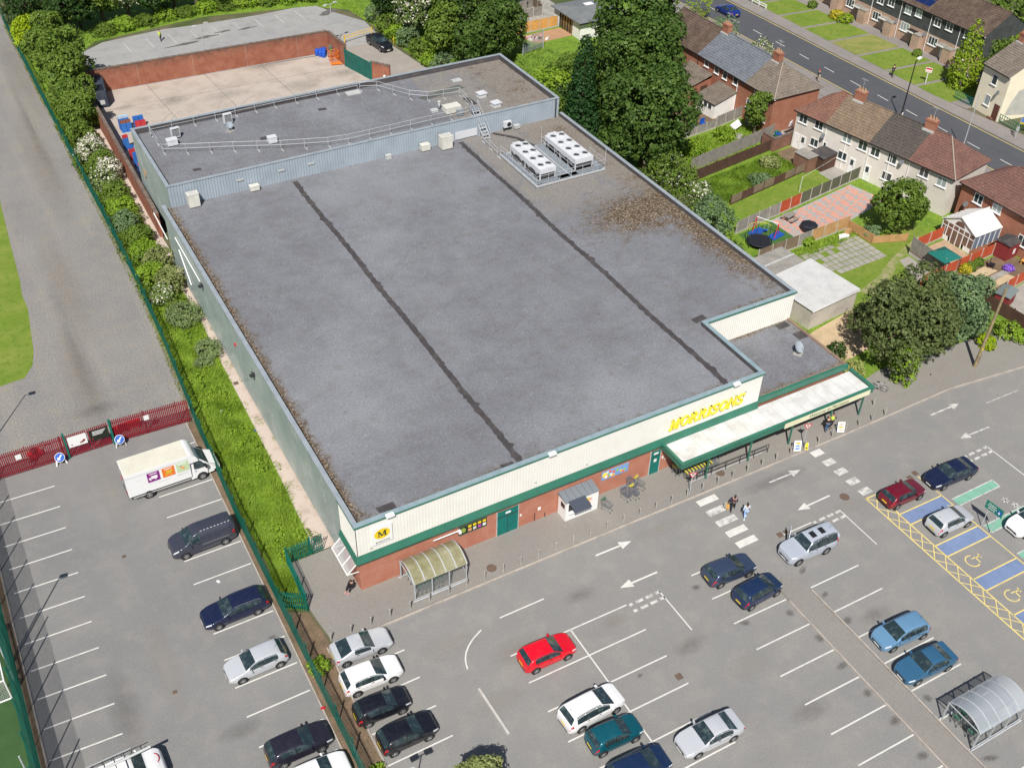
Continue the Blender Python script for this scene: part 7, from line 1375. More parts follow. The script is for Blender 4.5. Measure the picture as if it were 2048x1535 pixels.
panel_fence('short grey fence behind the white lean-to',(71.0,49.0),(78.0,50.4),1.6,['wood_grey'],4); panel_fence('grey fence panel beside the blue toys',(64.0,48.2),(71.0,49.0),1.2,['wood_grey'],4); panel_fence('short red panel fence against the flat roofed garage',(58.6,7.6),(60.7,7.7),1.6,['wood_red'],1)
o = bwall('low rough stone wall under the grey board fence', (71.15,14.9),(70.95,10.0), .55, 'post_concrete', .4, name='garden_wall'); o = bwall('brown brick garden wall beside the silver car', (73.4,40.4),(77.0,40.9), 1.7, 'old_brick', .25, name='garden_wall'); bwall('brown brick garden wall end behind the bins', (73.3,42.6),(73.4,40.4), 1.7, 'old_brick', .25, name='garden_wall')
# green mesh gates on the far pavement
for k, (a, b) in enumerate((((106.5,41.2),(106.6,38.3)),((106.2,33.2),(106.0,29.6)))):
    t = thing('driveway_gate', ['green open lattice driveway gate left of the ivory house','green open lattice driveway gate right of the ivory house'][k], 'gate', (a[0],a[1],.09), math.atan2(b[1]-a[1],b[0]-a[0])); L = math.dist(a,b)
    for z in (.15,.6,1.05): MB().bar((0,0,z),(L,0,z),.06).build('gate_rail','palisade_green',t)
    for i in range(10): MB().bar((L*i/9,0,.1),(L*i/9,0,1.15),.05).build('gate_bar','palisade_green',t)
# white wooden rail at the top edge
t = thing('white_rail_fence','low white rail fence on the far pavement at the top edge','fence',(104.4,86,0),-PI/2)
for z in (.35,.7): MB().box(0,-.03,z,7,.03,z+.12).build('rail','upvc',t)
for i in range(5): MB().box(1.7*i,-.05,0,1.7*i+.1,.05,.85).build('post','upvc',t)
# ------------- garages, sheds
t = thing('garage','flat white roofed garage with stained render beside the shop','garage',(51.9,9.4,0),.1); MB().box(0,0,0,6.6,.2,2.3).build('front_wall',pm('stained_render',(.50,.46,.40),(.38,.35,.31),.8,.45,.7,speck=.08),t); MB().box(0,.2,0,.2,6.3,2.3).build('side_wall','stained_render',t); MB().box(6.4,.2,0,6.6,6.3,2.3).build('side_wall','stained_render',t); MB().box(.2,6.1,0,6.4,6.3,2.3).build('back_wall','stained_render',t)
mb = MB(); ribbed(mb,(-.15,-.15),(-.15,6.5),0,6.9,(-1,0),.28,.04); mb.v = [(p[2]-.15,p[1],2.35+(-.15-p[0])+.12*p[2]/6.9) for p in mb.v]; mb.build('corrugated_roof',pm('white_sheet',(.50,.50,.495),(.44,.44,.435),.9,speck=.04),t); MB().box(-.18,-.2,2.25,6.78,-.16,2.4).build('verge_trim','white_plain',t)
t = thing('flat_roofed_shed','low shed with mossy felt roof behind the white garage','shed',(53.0,16.3,0),.1); MB().box(0,0,0,4.6,3.4,1.9).build('walls','old_brick',t); MB().box(-.15,-.15,1.9,4.75,1.7,2.0).build('roof','flat_felt',t); MB().box(-.15,1.9,1.9,4.75,3.6,2.0).build('roof','flat_felt',t); MB().box(-.15,1.7,1.9,4.75,1.9,2.06).build('gutter','light_grey_metal',t)
t = thing('brick_outhouse','brown brick outhouse with felt roof behind the cream terrace','outhouse',(73.4,34.2,0),.12,'garden sheds'); MB().box(0,0,0,1.7,2.2,1.9).build('walls','old_brick',t); MB().box(-.1,-.1,1.9,1.75,2.3,1.98).build('roof','flat_felt',t)
t = thing('timber_shed','dark red timber shed with black felt roof next to the outhouse','shed',(75.3,33.6,0),.12,'garden sheds'); MB().box(0,0,0,2.7,1.9,1.8).build('walls','wood_brown',t); MB().add([(-.12,-.12,1.8),(2.85,-.12,1.95),(2.85,2.05,2.1),(-.12,2.05,2.0),(-.12,-.12,1.72),(2.85,-.12,1.85),(2.85,2.05,2.0),(-.12,2.05,1.9)], [(0,1,2,3),(0,4,5,1),(1,5,6,2),(3,7,4,0)]).build('roof','felt_dark',t)
t = thing('timber_shed','red timber shed with grey felt roof by the conservatory','shed',(79.6,8.9,0),.12,'garden sheds'); MB().box(0,0,0,2.4,1.7,1.9).build('walls','wood_red' if 0 else pm('shed_red',(.22,.03,.03),(.17,.025,.025),1,speck=.15),t); MB().add([(-.12,-.12,1.9),(2.5,-.12,1.9),(2.5,.85,2.15),(-.12,.85,2.15),(2.5,1.85,1.9),(-.12,1.85,1.9)], [(0,1,2,3),(3,2,4,5),(0,3,5),(1,4,2)]).build('roof','flat_felt' if 0 else 'felt_dark',t); MB().box(1.0,-.03,.6,1.4,-.003,1.2).build('notice','white_plain',t)
t = thing('timber_shed','small red shed with grey roof behind the dark fence','shed',(72.4,2.6,0),.3,'garden sheds'); MB().box(0,0,0,2.0,1.4,1.4).build('walls','shed_red',t); MB().add([(-.15,-.15,1.4),(2.15,-.15,1.4),(2.15,.7,1.62),(-.15,.7,1.62),(2.15,1.55,1.4),(-.15,1.55,1.4)], [(0,1,2,3),(3,2,4,5),(0,3,5),(1,4,2)]).build('roof',pm('shed_grey',(.16,.19,.19),speck=.1),t)
t = thing('timber_shed','grey weathered shed beside the young tree','shed',(75.6,46.6,0),.15,'garden sheds'); MB().box(0,0,0,2.4,1.8,1.9).build('walls','wood_grey',t); MB().box(-.12,-.12,1.9,2.52,1.92,2.0).build('roof','flat_felt',t)
t = thing('timber_shed','shed with blue roof at the top edge behind the orange fence','shed',(67.0,95.8,0),.1,'garden sheds'); MB().box(0,0,0,2.6,2.0,1.8).build('walls','wood_grey',t); MB().box(-.12,-.12,1.8,2.72,2.12,1.9).build('roof',pm('blue_felt',(.06,.13,.24),speck=.1),t)
t = thing('timber_shed','shed with grey slate roof right of the blue roofed shed','shed',(70.2,96.6,0),.2,'garden sheds'); MB().box(0,0,0,2.4,2.0,1.8).build('walls','wood_grey',t); MB().box(-.12,-.12,1.8,2.52,2.12,1.9).build('roof','slate',t)
# ------------- garden surfaces
struct('mown_garden', MB().sheet([(59.5,27.6),(75.0,30.0),(74.5,34.2),(72.5,34.0),(60.3,32.2)], -.004), 'grass_mown')
struct('play_lawn', MB().sheet([(57,22),(62.7,22.2),(62.7,27.3),(57,26.8)], -.004), 'astro_turf' if 0 else pm('play_turf',(.06,.14,.03),(.045,.11,.022),.8,speck=.2))
pm('paver_red', (.56,.30,.23), (.5,.26,.2), 2, speck=.08); pm('paver_grey', (.36,.35,.34), (.31,.3,.295), 2, speck=.08); struct('patio_bed', MB().sheet([(62.3,23.0),(70.6,23.3),(77.5,24.8),(76.4,29.6),(66.4,28.0),(62.2,27.5)], -.002), 'paver_grey')
pv = thing('block_patio','red and grey patterned block patio beside the gazebo fence','patio',(62.3,23,0)); pr_, pg_ = MB(), MB(); poly_ = [(62.6,23.1),(70.6,23.5),(77.3,25.0),(76.3,29.4),(66.4,27.8),(62.5,27.3)]
def inside(x, y, P_):
    c = False; j = len(P_)-1
    for i in range(len(P_)):
        if (P_[i][1] > y) != (P_[j][1] > y) and x < (P_[j][0]-P_[i][0])*(y-P_[i][1])/(P_[j][1]-P_[i][1])+P_[i][0]: c = not c
        j = i
    return c
for i in range(44):
    for j in range(22):
        x = 62.4+.36*i; y = 22.6+.36*j
        if inside(x+.17,y+.17,poly_): (pr_ if ((i+j)%4 in (0,1)) == ((j//2)%2 == 0) or (i*3+j)%7 == 0 else pg_).box(x,y,0,x+.345,y+.345,.02)
stuff(pr_.build('red_blocks','paver_red',pv,world=True)); stuff(pg_.build('grey_blocks','paver_grey',pv,world=True))
sl_ = thing('slab_terrace','grey slab terrace with grass growing in the joints','paving',(60,15.5,0)); rs = random.Random(8); me_ = None
for i in range(11):
    for j in range(6):
        x = 60.3+.78*i; y = 15.4+.82*j+.03*i
        if rs.random() < .12 and (j > 3 or i < 2): continue
        if j == 0 and i < 2: continue
        mb = MB(); o = MB().box(0,0,0,.68,.70,.035).build('slab','paving_grey',sl_); o.location = (x-60,y-15.5,rs.uniform(0,.01)); o.rotation_euler = (0,0,.04+rs.uniform(-.02,.02))
struct('slab_lawn', MB().sheet([(57.6,7.5),(67.3,9.4),(71,10.5),(70.9,15),(72.4,15.3),(77,16.3),(76,20),(69.4,18.5),(69.2,21.6),(57,21.2),(58,15.5)], -.004), 'grass_mown')
struct('worn_grass', MB().sheet([(61,12.0),(65,13.2),(69,15.2),(72,16.2),(75,17.2),(75,16.5),(72,15.5),(69,14.2),(65.5,12.0),(62,10.9)], .001), pm('worn_turf',(.30,.27,.15),(.17,.22,.05),1.2,.4,.6,speck=.3))
struct('concrete_pad', MB().sheet([(67.8,9.9),(70.9,10.1),(70.9,14.6),(69.4,14.5)], .003), 'yard_road')
struct('decking', MB().sheet([(71.3,10.2),(77.0,10.6),(77.2,15.2),(71.4,14.9)], .003), pm('deck_wood',(.42,.30,.2),(.35,.25,.17),1,speck=.15))
struct('gravel_yard', MB().sheet([(49.5,3.5),(55.2,4.3),(58.4,10.0),(52.4,9.0),(49,8)], .002), 'pea_gravel'); struct('gravel_garden', MB().sheet([(71.9,4.8),(81.6,6),(81.3,10.3),(71.2,9.6)], -.002), 'soil')
struct('gravel_strip', MB().sheet([(72.0,7.4),(77.5,8.0),(76.8,9.3),(72.0,8.7)], .002), 'pea_gravel'); struct('gravel_strip', MB().sheet([(72.6,5.6),(78.2,6.3),(77.9,7.1),(72.6,6.5)], .002), 'pea_gravel'); struct('garden_path', MB().sheet([(71.8,6.6),(79,7.2),(79,7.9),(71.8,7.3)], .003), 'paving_grey'); struct('slab_yard', MB().sheet([(73,-3),(82,-2),(82,5.6),(73.5,4.4)], -.002), 'paving_grey')
struct('house_yard', MB().sheet([(73.2,35.2),(77.6,36),(76.8,40.5),(73.2,40)], -.003), 'soil'); struct('house_yard', MB().sheet([(75,30.5),(79.6,31.2),(78.5,34),(74.9,33.6)], -.003), 'paving_grey'); struct('side_drive', MB().sheet([(76.2,41),(92,44),(91.5,47.5),(75.8,44.5)], -.003), 'paving_grey'); struct('builders_sand', MB().sheet([(64,83.6),(71,84),(70.4,87.4),(63,87)], -.003), pm('sand_orange',(.42,.24,.13),(.35,.22,.14),.8,speck=.25)); struct('terrace_yard', MB().sheet([(64,49.2),(79,51),(77,61),(70,60)], -.004), 'soil')
struct('front_garden', MB().sheet([(84,17),(91,18.5),(90.4,60),(83,64)], -.006), 'street_footway'); struct('gravel_back', MB().sheet([(60,89),(75,89),(75,105),(60,105)], -.006), 'paving_grey')
blades('wild_garden_grass', [(60.2,32.8),(73.3,34.9),(73.4,40),(60,38.4)], 17000, .38, .09, 'blade_mix', flop=.8); blades('rough_garden_grass', [(61.2,41.6),(75.5,44),(74,48.6),(64,47.6),(60,45)], 14000, .4, .1, 'blade', flop=.8); blades('fence_strip_grass', [(60.2,39.2),(74,41.2),(75,43.2),(61,40.7)], 6000, .4, .1, 'blade', flop=.8); blades('slab_weeds', [(58,19.5),(69,20.2),(69,21.8),(57,21.0)], 4500, .35, .09, 'blade', flop=.8); blades('thicket_floor', [(48,56),(63,58),(68,74),(63,84),(50,76)], 9000, .4, .14, 'leaf_mid', flop=.7)
# ------------- garden things
flat('fabric_green', (.004,.13,.11), .7); flat('cover_black', (.012,.013,.02), .6); flat('toy_blue', (.012,.08,.36), .5)
t = thing('gazebo','green fabric topped gazebo on the decking','gazebo',(71.8,10.9,0),.0); MB().add([(-1.3,-1.2,2.0),(1.3,-1.2,2.0),(1.3,1.3,2.0),(-1.3,1.3,2.0),(0,.05,2.65)], [(0,1,4),(1,2,4),(2,3,4),(3,0,4)]).build('canopy','fabric_green',t)
for x, y in ((-1.25,-1.15),(1.25,-1.15),(1.25,1.25),(-1.25,1.25)): MB().tube((x,y,0),(x,y,2.0),.035).build('leg','dark_metal',t)
t = thing('covered_barbecue','black covered barbecue table at the patio edge','barbecue',(64.7,23.9,0),.1); MB().lathe([(.85,0),(.95,.3),(.98,.75),(.8,.85),(.05,.95)],n=8).build('cover','cover_black',t)
t = thing('picnic_bench','weathered wooden picnic bench beside the panel fence','picnic bench',(64.2,26.5,0),.25)
for i in range(4): MB().box(-.75,-.3+.155*i,.7,.75,-.16+.155*i,.74).build('top_plank','wood_grey',t)
for s in (-1,1): MB().box(-.75,s*.7-.13,.42,.75,s*.7+.13,.46).build('seat','wood_grey',t)
for x in (-.55,.55):
    for s in (-1,1): MB().bar((x,s*.12,.7),(x,s*.55,0),.07,.05).build('leg','wood_grey',t)
    MB().bar((x,-.75,.42),(x,.75,.42),.06).build('crossbar','wood_grey',t)
t = thing('trampoline','round black trampoline with net poles by the shop side','trampoline',(57.6,24.0,0)); MB().tube((0,0,.6),(0,0,.62),1.25,n=22).build('mat','cover_black',t); n = 22; MB().path([(1.35*math.cos(2*PI*i/n),1.35*math.sin(2*PI*i/n),.64) for i in range(n+1)],.06).build('edge_pad','cover_black',t); MB().path([(1.4*math.cos(2*PI*i/n),1.4*math.sin(2*PI*i/n),2.1) for i in range(n//2)],.025).build('net_hoop','trolley_yellow',t)
for i in range(6): a = i*PI/3; MB().tube((1.4*math.cos(a),1.4*math.sin(a),0),(1.4*math.cos(a),1.4*math.sin(a),2.1),.03).build('pole','dark_metal',t)
t = thing('garden_swing','red and white swing frame over blue mats','swing',(59.9,25.6,0),-1.1)
for x in (-1.3,1.3): 
    for s in (-1,1): MB().tube((x,s*.6,0),(x,0,1.7),.04).build('leg','barrier_red',t)
MB().tube((-1.3,0,1.7),(1.3,0,1.7),.04).build('top_bar','white_plain',t); MB().box(-.25,-.12,.45,.25,.12,.5).build('seat','toy_blue',t); MB().bar((-.22,0,.5),(-.22,0,1.7),.015).build('rope','white_plain',t); MB().bar((.22,0,.5),(.22,0,1.7),.015).build('rope','white_plain',t)
for i, (x, y) in enumerate(((59.2,26.2),(60.6,24.6))): o = MB().cbox((0,0,.05),(2.0,1.0,.08),rz=.2).build('play_mat','toy_blue'); o.location = (x,y,0); tag(o,['upper blue mat under the swing','lower blue mat under the swing'][i],'mat')
for i, (x, y, c, l) in enumerate(((70.0,50.4,'toy_blue','blue plastic toy chair by the lean-to'),(68.4,50.2,'toy_blue','blue plastic tub beside the toy chair'))): t = thing('garden_toy',l,'toy',(x,y,0),.3*i); MB().box(-.35,-.3,0,.35,.3,.35).build('seat',c,t); MB().box(-.35,.22,.35,.35,.3,.9).build('backrest',c,t)
o = MB().cbox((0,0,.5),(1.9,.9,.25),rz=.4,rx=.5).build('old_mattress','white_plain'); o.location = (73.2,47.6,.1); tag(o,'white mattress dumped beside the grey fence','mattress')
o = MB().prism([(-.8,-.2),(.6,-.3),(.9,.2),(-.3,.4)],0,.25).build('rubble_sack','white_plain'); o.location = (67.2,20.9,0); tag(o,'white sack of rubble on the slab terrace','sack')
o = MB().cbox((0,0,.35),(.9,.6,.5),rz=.3,taper=.8).build('cardboard_box','wood_tan'); o.location = (68.1,21.2,0); tag(o,'tan box beside the tan board fence','box')
o = MB().cbox((0,0,.06),(1.4,.9,.12),rz=.6).build('rubble_slab','paving_grey'); o.location = (72.0,45.6,.1); tag(o,'grey slab lying in the rough garden','slab')
t = thing('garden_chair','dark garden chair on the gravel strip','chair',(77.3,8.8,0),.5); MB().box(-.3,-.3,.4,.3,.3,.46).build('seat','cover_black',t); MB().box(-.3,.24,.46,.3,.3,1.0).build('backrest','cover_black',t)
for x in (-.26,.26):
    for y in (-.26,.26): MB().box(x-.03,y-.03,0,x+.03,y+.03,.4).build('leg','cover_black',t)
t = thing('garden_bench','orange wooden bench against the brick house','bench',(81.0,7.0,0),-1.5); MB().box(-.9,-.25,.42,.9,.2,.48).build('seat','wood_orange',t); MB().box(-.9,.2,.48,.9,.26,.95).build('backrest','wood_orange',t)
for x in (-.8,.8): MB().box(x-.04,-.22,0,x+.04,.22,.42).build('leg','wood_orange',t)
for i, (x, y, c) in enumerate(((75.9,42.5,'toy_blue'),(76.2,43.0,'fascia_green'),(88.5,19.6,'toy_blue'),(88.9,20.2,'trim_black'))): t = thing('wheelie_bin',['blue lidded bin by the brown garden wall','green bin by the brown garden wall','blue bin at the end of the cream terrace','dark bin at the end of the cream terrace'][i],'bin',(x,y,0),.2,'wheelie bins'); MB().cbox((0,0,.48),(.5,.6,.96),taper=1.1).build('body',c if i != 0 else 'fascia_green',t); MB().cbox((0,0,1.0),(.6,.72,.07)).build('lid',c,t)
# young trees and garden shrubs
tree('glossy round tree beside the pink patio',73.3,19.4,6.2,3.3,'leaf_mid',n=13000,size=.28,k=11,clump=.34,seed=221,z0=.9); tree('slim young tree beside the white lean-to',74.2,45.2,6.4,1.6,'leaf_mid',n=5500,size=.24,k=9,clump=.28,seed=222,z0=.9); 
t = thing('gold_conifer','tall golden green conifer beside the ivory house','tree',(110.2,43.6,0)); lob = [(0,0,.9+.85*i,2.0-(.0 if i < 4 else .22*(i-3)),2.0-(.0 if i < 4 else .22*(i-3)),1.1) for i in range(10)]; p, nn = lobes_points(lob,9000,.28,9,.05); leaf_mesh('crown',p,nn,.26*rng.uniform(.6,1.3,len(p)),'leaf_gold',t); mb = MB(); limb(mb,(0,0,0),(0,0,7.5),.18,.05,5,.02,2); mb.build('trunk','bark',t,smooth=True)
tree('dark tree behind the golden conifer',114.0,41.2,7.5,2.4,'leaf_mid',n=5000,size=.32,seed=223,z0=1); tree('golden bush behind the ivory house roof',119.0,42.5,7.0,1.8,'leaf_gold',n=3500,size=.3,seed=224,z0=1)
tree('tree at the top right corner behind the terrace',128,52,9,4,'leaf_mid',n=6000,size=.4,seed=225,z0=1); tree('tree right of the corner tree behind the terrace',131,44,8,3.5,'leaf_dark',n=5000,size=.4,seed=226,z0=1)
for i, (x, y, h, r, m, l) in enumerate(((92.0,80.5,4.5,2.2,'leaf_gold','bright street tree at the top edge beside the road'),(90.6,72.5,3.2,2.4,'leaf_greygreen','pale bush behind the tall trees beside the street'),(90.4,63.6,3.2,2.3,'leaf_blossom','white flecked bush behind the brick terrace chimney'),(89.6,60.2,2.6,1.8,'leaf_blossom','white flecked bush at the slate roof end'),(89.8,43.5,1.8,1.4,'leaf_mid','green bush in the gap between the two terraces'),(90.2,46.6,1.5,1.1,'leaf_olive','olive bush by the gate pillar'),(90.6,25.5,2.8,1.9,'leaf_mid','green bush behind the plum roof end'),(107.9,28.6,3.0,1.8,'leaf_mid','green bush at the right edge by the far gates'),(112.2,71.2,1.3,1.1,'leaf_yellow','spiky yellow green plant on a front lawn'),(112.3,69.4,1.3,1.2,'leaf_gold','golden bush beside the spiky plant'),(111.9,76.5,1.0,.7,'leaf_mid','small bush at a front door'),(112.9,54.4,.9,.6,'leaf_mid','small bush on the lawn below the dark door'),(70.0,19.6,1.3,1.0,'leaf_greygreen','grey green shrub beside the garden tree'),(69.0,-.6,1.3,1.6,'leaf_bright','clipped bright hedge beside the dark fence, left half'),(70.3,-2.6,1.3,1.7,'leaf_bright','clipped bright hedge beside the dark fence, right half'),(65.6,-.9,1.2,.8,'leaf_lime','small lime bush beside the utility pole'),(74.0,9.5,.8,.55,'leaf_yellow','yellow flowering plant in the gravel garden'),(75.0,9.6,.7,.5,'leaf_mid','green plant next to the yellow flowers'),(76.4,9.9,.6,.45,'leaf_mid','small green plant by the red shed'),(72.6,7.9,.5,.42,'leaf_purple','purple flower clump at the end of the gravel strip'),(78.6,7.6,.45,.38,'leaf_purple','purple flower clump near the bench'),(66.6,34.6,1.2,1.4,'leaf_greygreen','grey green shrub in the wild garden'),(70.6,37.6,1.1,1.3,'leaf_pale','pale shrub with rusty tips in the wild garden'),(64.0,44.6,1.5,1.8,'leaf_bright','bright bramble in the rough garden'),(70.4,46.4,1.2,1.6,'leaf_bright','bright bramble by the mattress'),(60.2,47.2,3.0,2.0,'leaf_mid','bush at the end of the rough garden'),(62.6,21.9,.9,.8,'leaf_bright','weed clump at the orange fence'))):
    shrub(l,x,y,h,r,m,n=2200,size=.22,clump=.26,seed=230+i,group='garden shrubs')
# ---------------------------------------------------------------- roof plant
def fan_unit(label, x, y, L, w):
    t = thing('condenser', label, 'condenser', (x,y,6.95), 0, 'roof condensers'); z0, z1 = .62, 1.15
    MB().box(0,0,z0,w,L,z1).build('casing','white_metal',t); MB().box(.06,.05,.1,w-.06,L-.05,z0).build('coil_block','felt_dark',t)
    for i in range(4):
        yy = L*(i+.5)/4
        for k in (0,1): MB().add([(0 if k == 0 else w,yy-.45,z0),(0 if k == 0 else w,yy+.45,z0),(.05 if k == 0 else w-.05,yy,.3)], [(0,1,2)]).build('side_plate','white_metal',t)
        for xx in (w*.26,w*.74):
            f = MB().lathe([(.34,0),(.36,.16),(.33,.18),(.32,.1)],c=(xx,yy,z1),n=18).build('fan_ring','white_metal',t); MB().tube((xx,yy,z1+.04),(xx,yy,z1+.06),.32,n=18).build('fan_well','trim_black',f)
            mb = MB()
            for b in range(5): mb.cbox((xx+.16*math.cos(b*1.257),yy+.16*math.sin(b*1.257),z1+.1),(.28,.13,.015),rz=b*1.257,rx=.3)
            mb.tube((xx,yy,z1+.06),(xx,yy,z1+.14),.07,n=8); mb.build('fan_blades','dark_metal',f)
            for r in (.12,.22,.31): MB().path([(xx+r*math.cos(2*PI*i_/12),yy+r*math.sin(2*PI*i_/12),z1+.17) for i_ in range(13)],.007,n=4).build('guard_ring','dark_metal',f)
    for xx in (.08,w-.08):
        for yy in (.1,L/2,L-.1): MB().box(xx-.06,yy-.06,-.1,xx+.06,yy+.06,z0).build('leg','white_metal',t)
    MB().box(w*.25,L,z0,w*.75,L+.5,z1-.1).build('control_box','white_metal',t); return t
fan_unit('white condenser with eight fans, left one on the roof deck',36.85,36.9,6.5,2.0); fan_unit('white condenser with eight fans, right one on the roof deck',41.4,37.1,6.5,2.3)
t = thing('plant_deck','grey steel deck with guard rails under the condensers','deck',(36.0,36.1,6.6)); 
for x in (0,4.4,8.5): MB().bar((x,0,.2),(x,7.9,.2),.16,.22).build('deck_beam','galvanised',t)
for y in (0,2.6,5.2,7.9): MB().bar((0,y,.14),(8.6,y,.14),.14,.2).build('deck_beam','galvanised',t)
for x0, x1 in ((.05,.75),(2.95,4.3),(4.5,5.3),(7.8,8.55)): MB().box(x0,.1,.3,x1,7.8,.34).build('walk_grating',pm('grating',(.22,.25,.28),(.17,.19,.21),3,speck=.2) if 'grating' not in MATS else 'grating',t)
MB().box(.75,.05,.3,7.8,.7,.34).build('walk_grating','grating',t)
for a, b in (((0,0),(8.6,0)),((0,0),(0,7.9)),((8.6,0),(8.6,3.2)),((3.1,.8),(3.1,7.8)),((5.2,.8),(5.2,7.8))):
    for z in (.85,1.3): MB().tube((a[0],a[1],z),(b[0],b[1],z),.022,n=6).build('guard_rail','galvanised',t)
    L = math.dist(a,b); k = max(1,int(L/1.3))
    for i in range(1 if a == (0,0) and b == (0,7.9) else 0, k+1): MB().tube((a[0]+(b[0]-a[0])*i/k,a[1]+(b[1]-a[1])*i/k,.2),(a[0]+(b[0]-a[0])*i/k,a[1]+(b[1]-a[1])*i/k,1.32),.024,n=6).build('rail_post','galvanised',t)
MB().tube((8.6,0,0),(8.6,0,2.6),.03,n=6).build('mast','galvanised',t); MB().tube((5.2,7.9,0),(5.2,7.9,2.4),.03,n=6).build('mast','galvanised',t)
def rail_run(label, pts, z, h=1.05):
    t = thing('guard_rail', label, 'guard rail', (pts[0][0],pts[0][1],z), 0, 'roof edge guard rails')
    for a, b in zip(pts, pts[1:]):
        L = math.dist(a,b); k = max(1,round(L/2.4))
        for zz in (.55,h): MB().tube((a[0],a[1],z+zz),(b[0],b[1],z+zz),.026,n=6).build('rail','galvanised',t,world=True)
        for i in range(0 if a == pts[0] else 1, k+1):
            x, y = a[0]+(b[0]-a[0])*i/k, a[1]+(b[1]-a[1])*i/k; MB().tube((x,y,z),(x,y,z+h),.028,n=6).build('post','galvanised',t,world=True); MB().cbox((x+.06,y-.3,z+.04),(.1,.65,.06)).build('counterweight','light_grey_metal',t,world=True)
    return t
rail_run('guard rail along the far parapet of the rear roof', [(2.6,63.2),(10,63.4),(17,63.6),(27.3,63.6)], R2+.0)
rail_run('guard rail crossing the rear roof to the stair', [(27.5,63.3),(29.4,62.6),(31.8,58.6),(33.5,57.3),(37.4,56.7),(36.9,52.4)], R2)
rail_run('guard rail along the left end and front of the rear roof', [(2.6,62.9),(2.7,58.2),(4.9,57.2),(9.5,55.4),(14.1,53.4),(18.9,51.8),(21.1,51.45),(28.6,51.5),(36.2,51.6)], R2)
rail_run('short guard rail from the stair foot to the plant deck', [(35.9,48.2),(35.7,44.2)], R1)
t = thing('roof_stair','steel stair stepping down from the rear roof to the main roof','stair',(36.6,49.6,R1)); zt = H2-R1+.1
for s in (-.4,.4): MB().bar((s,1.6,zt),(s,-1.4,.05),.06,.2).build('stringer','galvanised',t); MB().tube((s,1.8,zt+1.0),(s,-1.3,1.05),.024,n=6).build('handrail','galvanised',t); MB().tube((s,-1.3,.0),(s,-1.3,1.05),.024,n=6).build('handrail_post','galvanised',t); MB().tube((s,.1,zt*.5),(s,.1,zt*.5+1.0),.024,n=6).build('handrail_post','galvanised',t); MB().tube((s,1.8,zt-.6),(s,1.8,zt+1.0),.024,n=6).build('handrail_post','galvanised',t)
for i in range(9): f = (i+.5)/9; MB().cbox((0,1.5-2.8*f,zt*(1-f)),(.78,.24,.03)).build('tread','galvanised',t)
MB().box(-.45,1.4,zt-.06,.45,2.6,zt).build('landing','grating',t)
def cabinet(label, x, y, z, w, d, h, mat='white_metal', slats=False, rz=0, legs=True):
    t = thing('roof_cabinet', label, 'cabinet', (x,y,z), rz, 'boxes on the roof'); b = .12 if legs else 0
    MB().box(0,0,b,w,d,h).build('casing',mat,t); MB().box(-.03,-.03,h,w+.03,d+.03,h+.04).build('lid',mat,t); MB().box(w/2-.01,-.012,b+.05,w/2+.01,-.001,h-.05).build('door_gap','light_grey_metal',t)
    if slats:
        for i in range(6): MB().box(.12+(w-.24)*i/6,.08,h+.04,.12+(w-.24)*i/6+.07,d-.08,h+.09).build('slat','light_grey_metal',t)
    if legs:
        for xx in (.05,w-.1): MB().box(xx,.05,0,xx+.06,d-.05,b).build('foot','dark_metal',t)
    return t
pm('cabinet_cream', (.60,.59,.53), (.52,.51,.46), 1.5, speck=.04)
cabinet('tall cream cabinet at the left end of the step wall',2.45,48.5,R1,1.1,.8,1.5,'cabinet_cream',True); cabinet('low cream box against the step wall near the left seam',9.0,48.9,R1,.95,.6,.6,'cabinet_cream'); cabinet('low cream box left of the slatted cabinet',28.7,48.8,R1,1.0,.7,.75,'cabinet_cream'); cabinet('tall cream cabinet with slatted top beside the right seam',30.85,48.1,R1,1.3,.95,1.55,'cabinet_cream',True); cabinet('small grey pipe hood at the foot of the step wall',24.5,49.1,R1,.6,.4,.4,'light_grey_metal',legs=False)
cabinet('white box behind the guard rail in the middle of the rear roof',13.3,54.9,R2,.95,.7,.75,'white_metal'); cabinet('white box at the left end of the rear roof',3.5,59.2,R2,1.1,.8,.7,'white_metal'); cabinet('large cream box beside the stair on the rear roof',33.7,52.7,R2,1.9,1.2,.75,'cabinet_cream'); cabinet('blue grey box in front of the large cream box',34.7,51.75,R2,.7,.5,.7,'coping_grey'); cabinet('small grey hatch box on the rear roof',32.5,54.0,R2,.8,.6,.2,'light_grey_metal',legs=False); cabinet('small grey box beside the step wall right end',40.6,48.9,R1,.7,.5,.45,'light_grey_metal')
for i, (x, y) in enumerate(((10.5,61.6),(4.4,60.8))):
    t = thing('air_conditioner',['white air conditioner beside the roof dish','white air conditioner at the left end of the rear roof'][i],'air conditioner',(x,y,R2),.1,'roof air conditioners'); MB().box(0,0,.15,.95,.38,1.25).build('casing','white_metal',t); MB().box(.95,.03,.25,.965,.35,1.15).build('side_grille','trim_black',t); MB().box(.08,-.012,.25,.87,-.002,1.15).build('front_grille','trim_black',t)
    for k in range(7): MB().box(.06,-.03,.28+.12*k,.89,-.013,.31+.12*k).build('louvre','white_metal',t)
    for xx in (.1,.75): MB().box(xx,-.02,0,xx+.1,.4,.15).build('foot','dark_metal',t)
t = thing('air_conditioner','white air conditioner with fan on the step wall at right','air conditioner',(39.3,49.1,R1),0,'roof air conditioners'); MB().box(0,0,.45,.95,.4,1.15).build('casing','white_metal',t); MB().tube((.62,-.001,.8),(.62,-.02,.8),.27,n=16).build('fan_grille','trim_black',t); MB().box(.05,.1,.0,.12,.4,.45).build('bracket','dark_metal',t); MB().box(.8,.1,.0,.87,.4,.45).build('bracket','dark_metal',t)
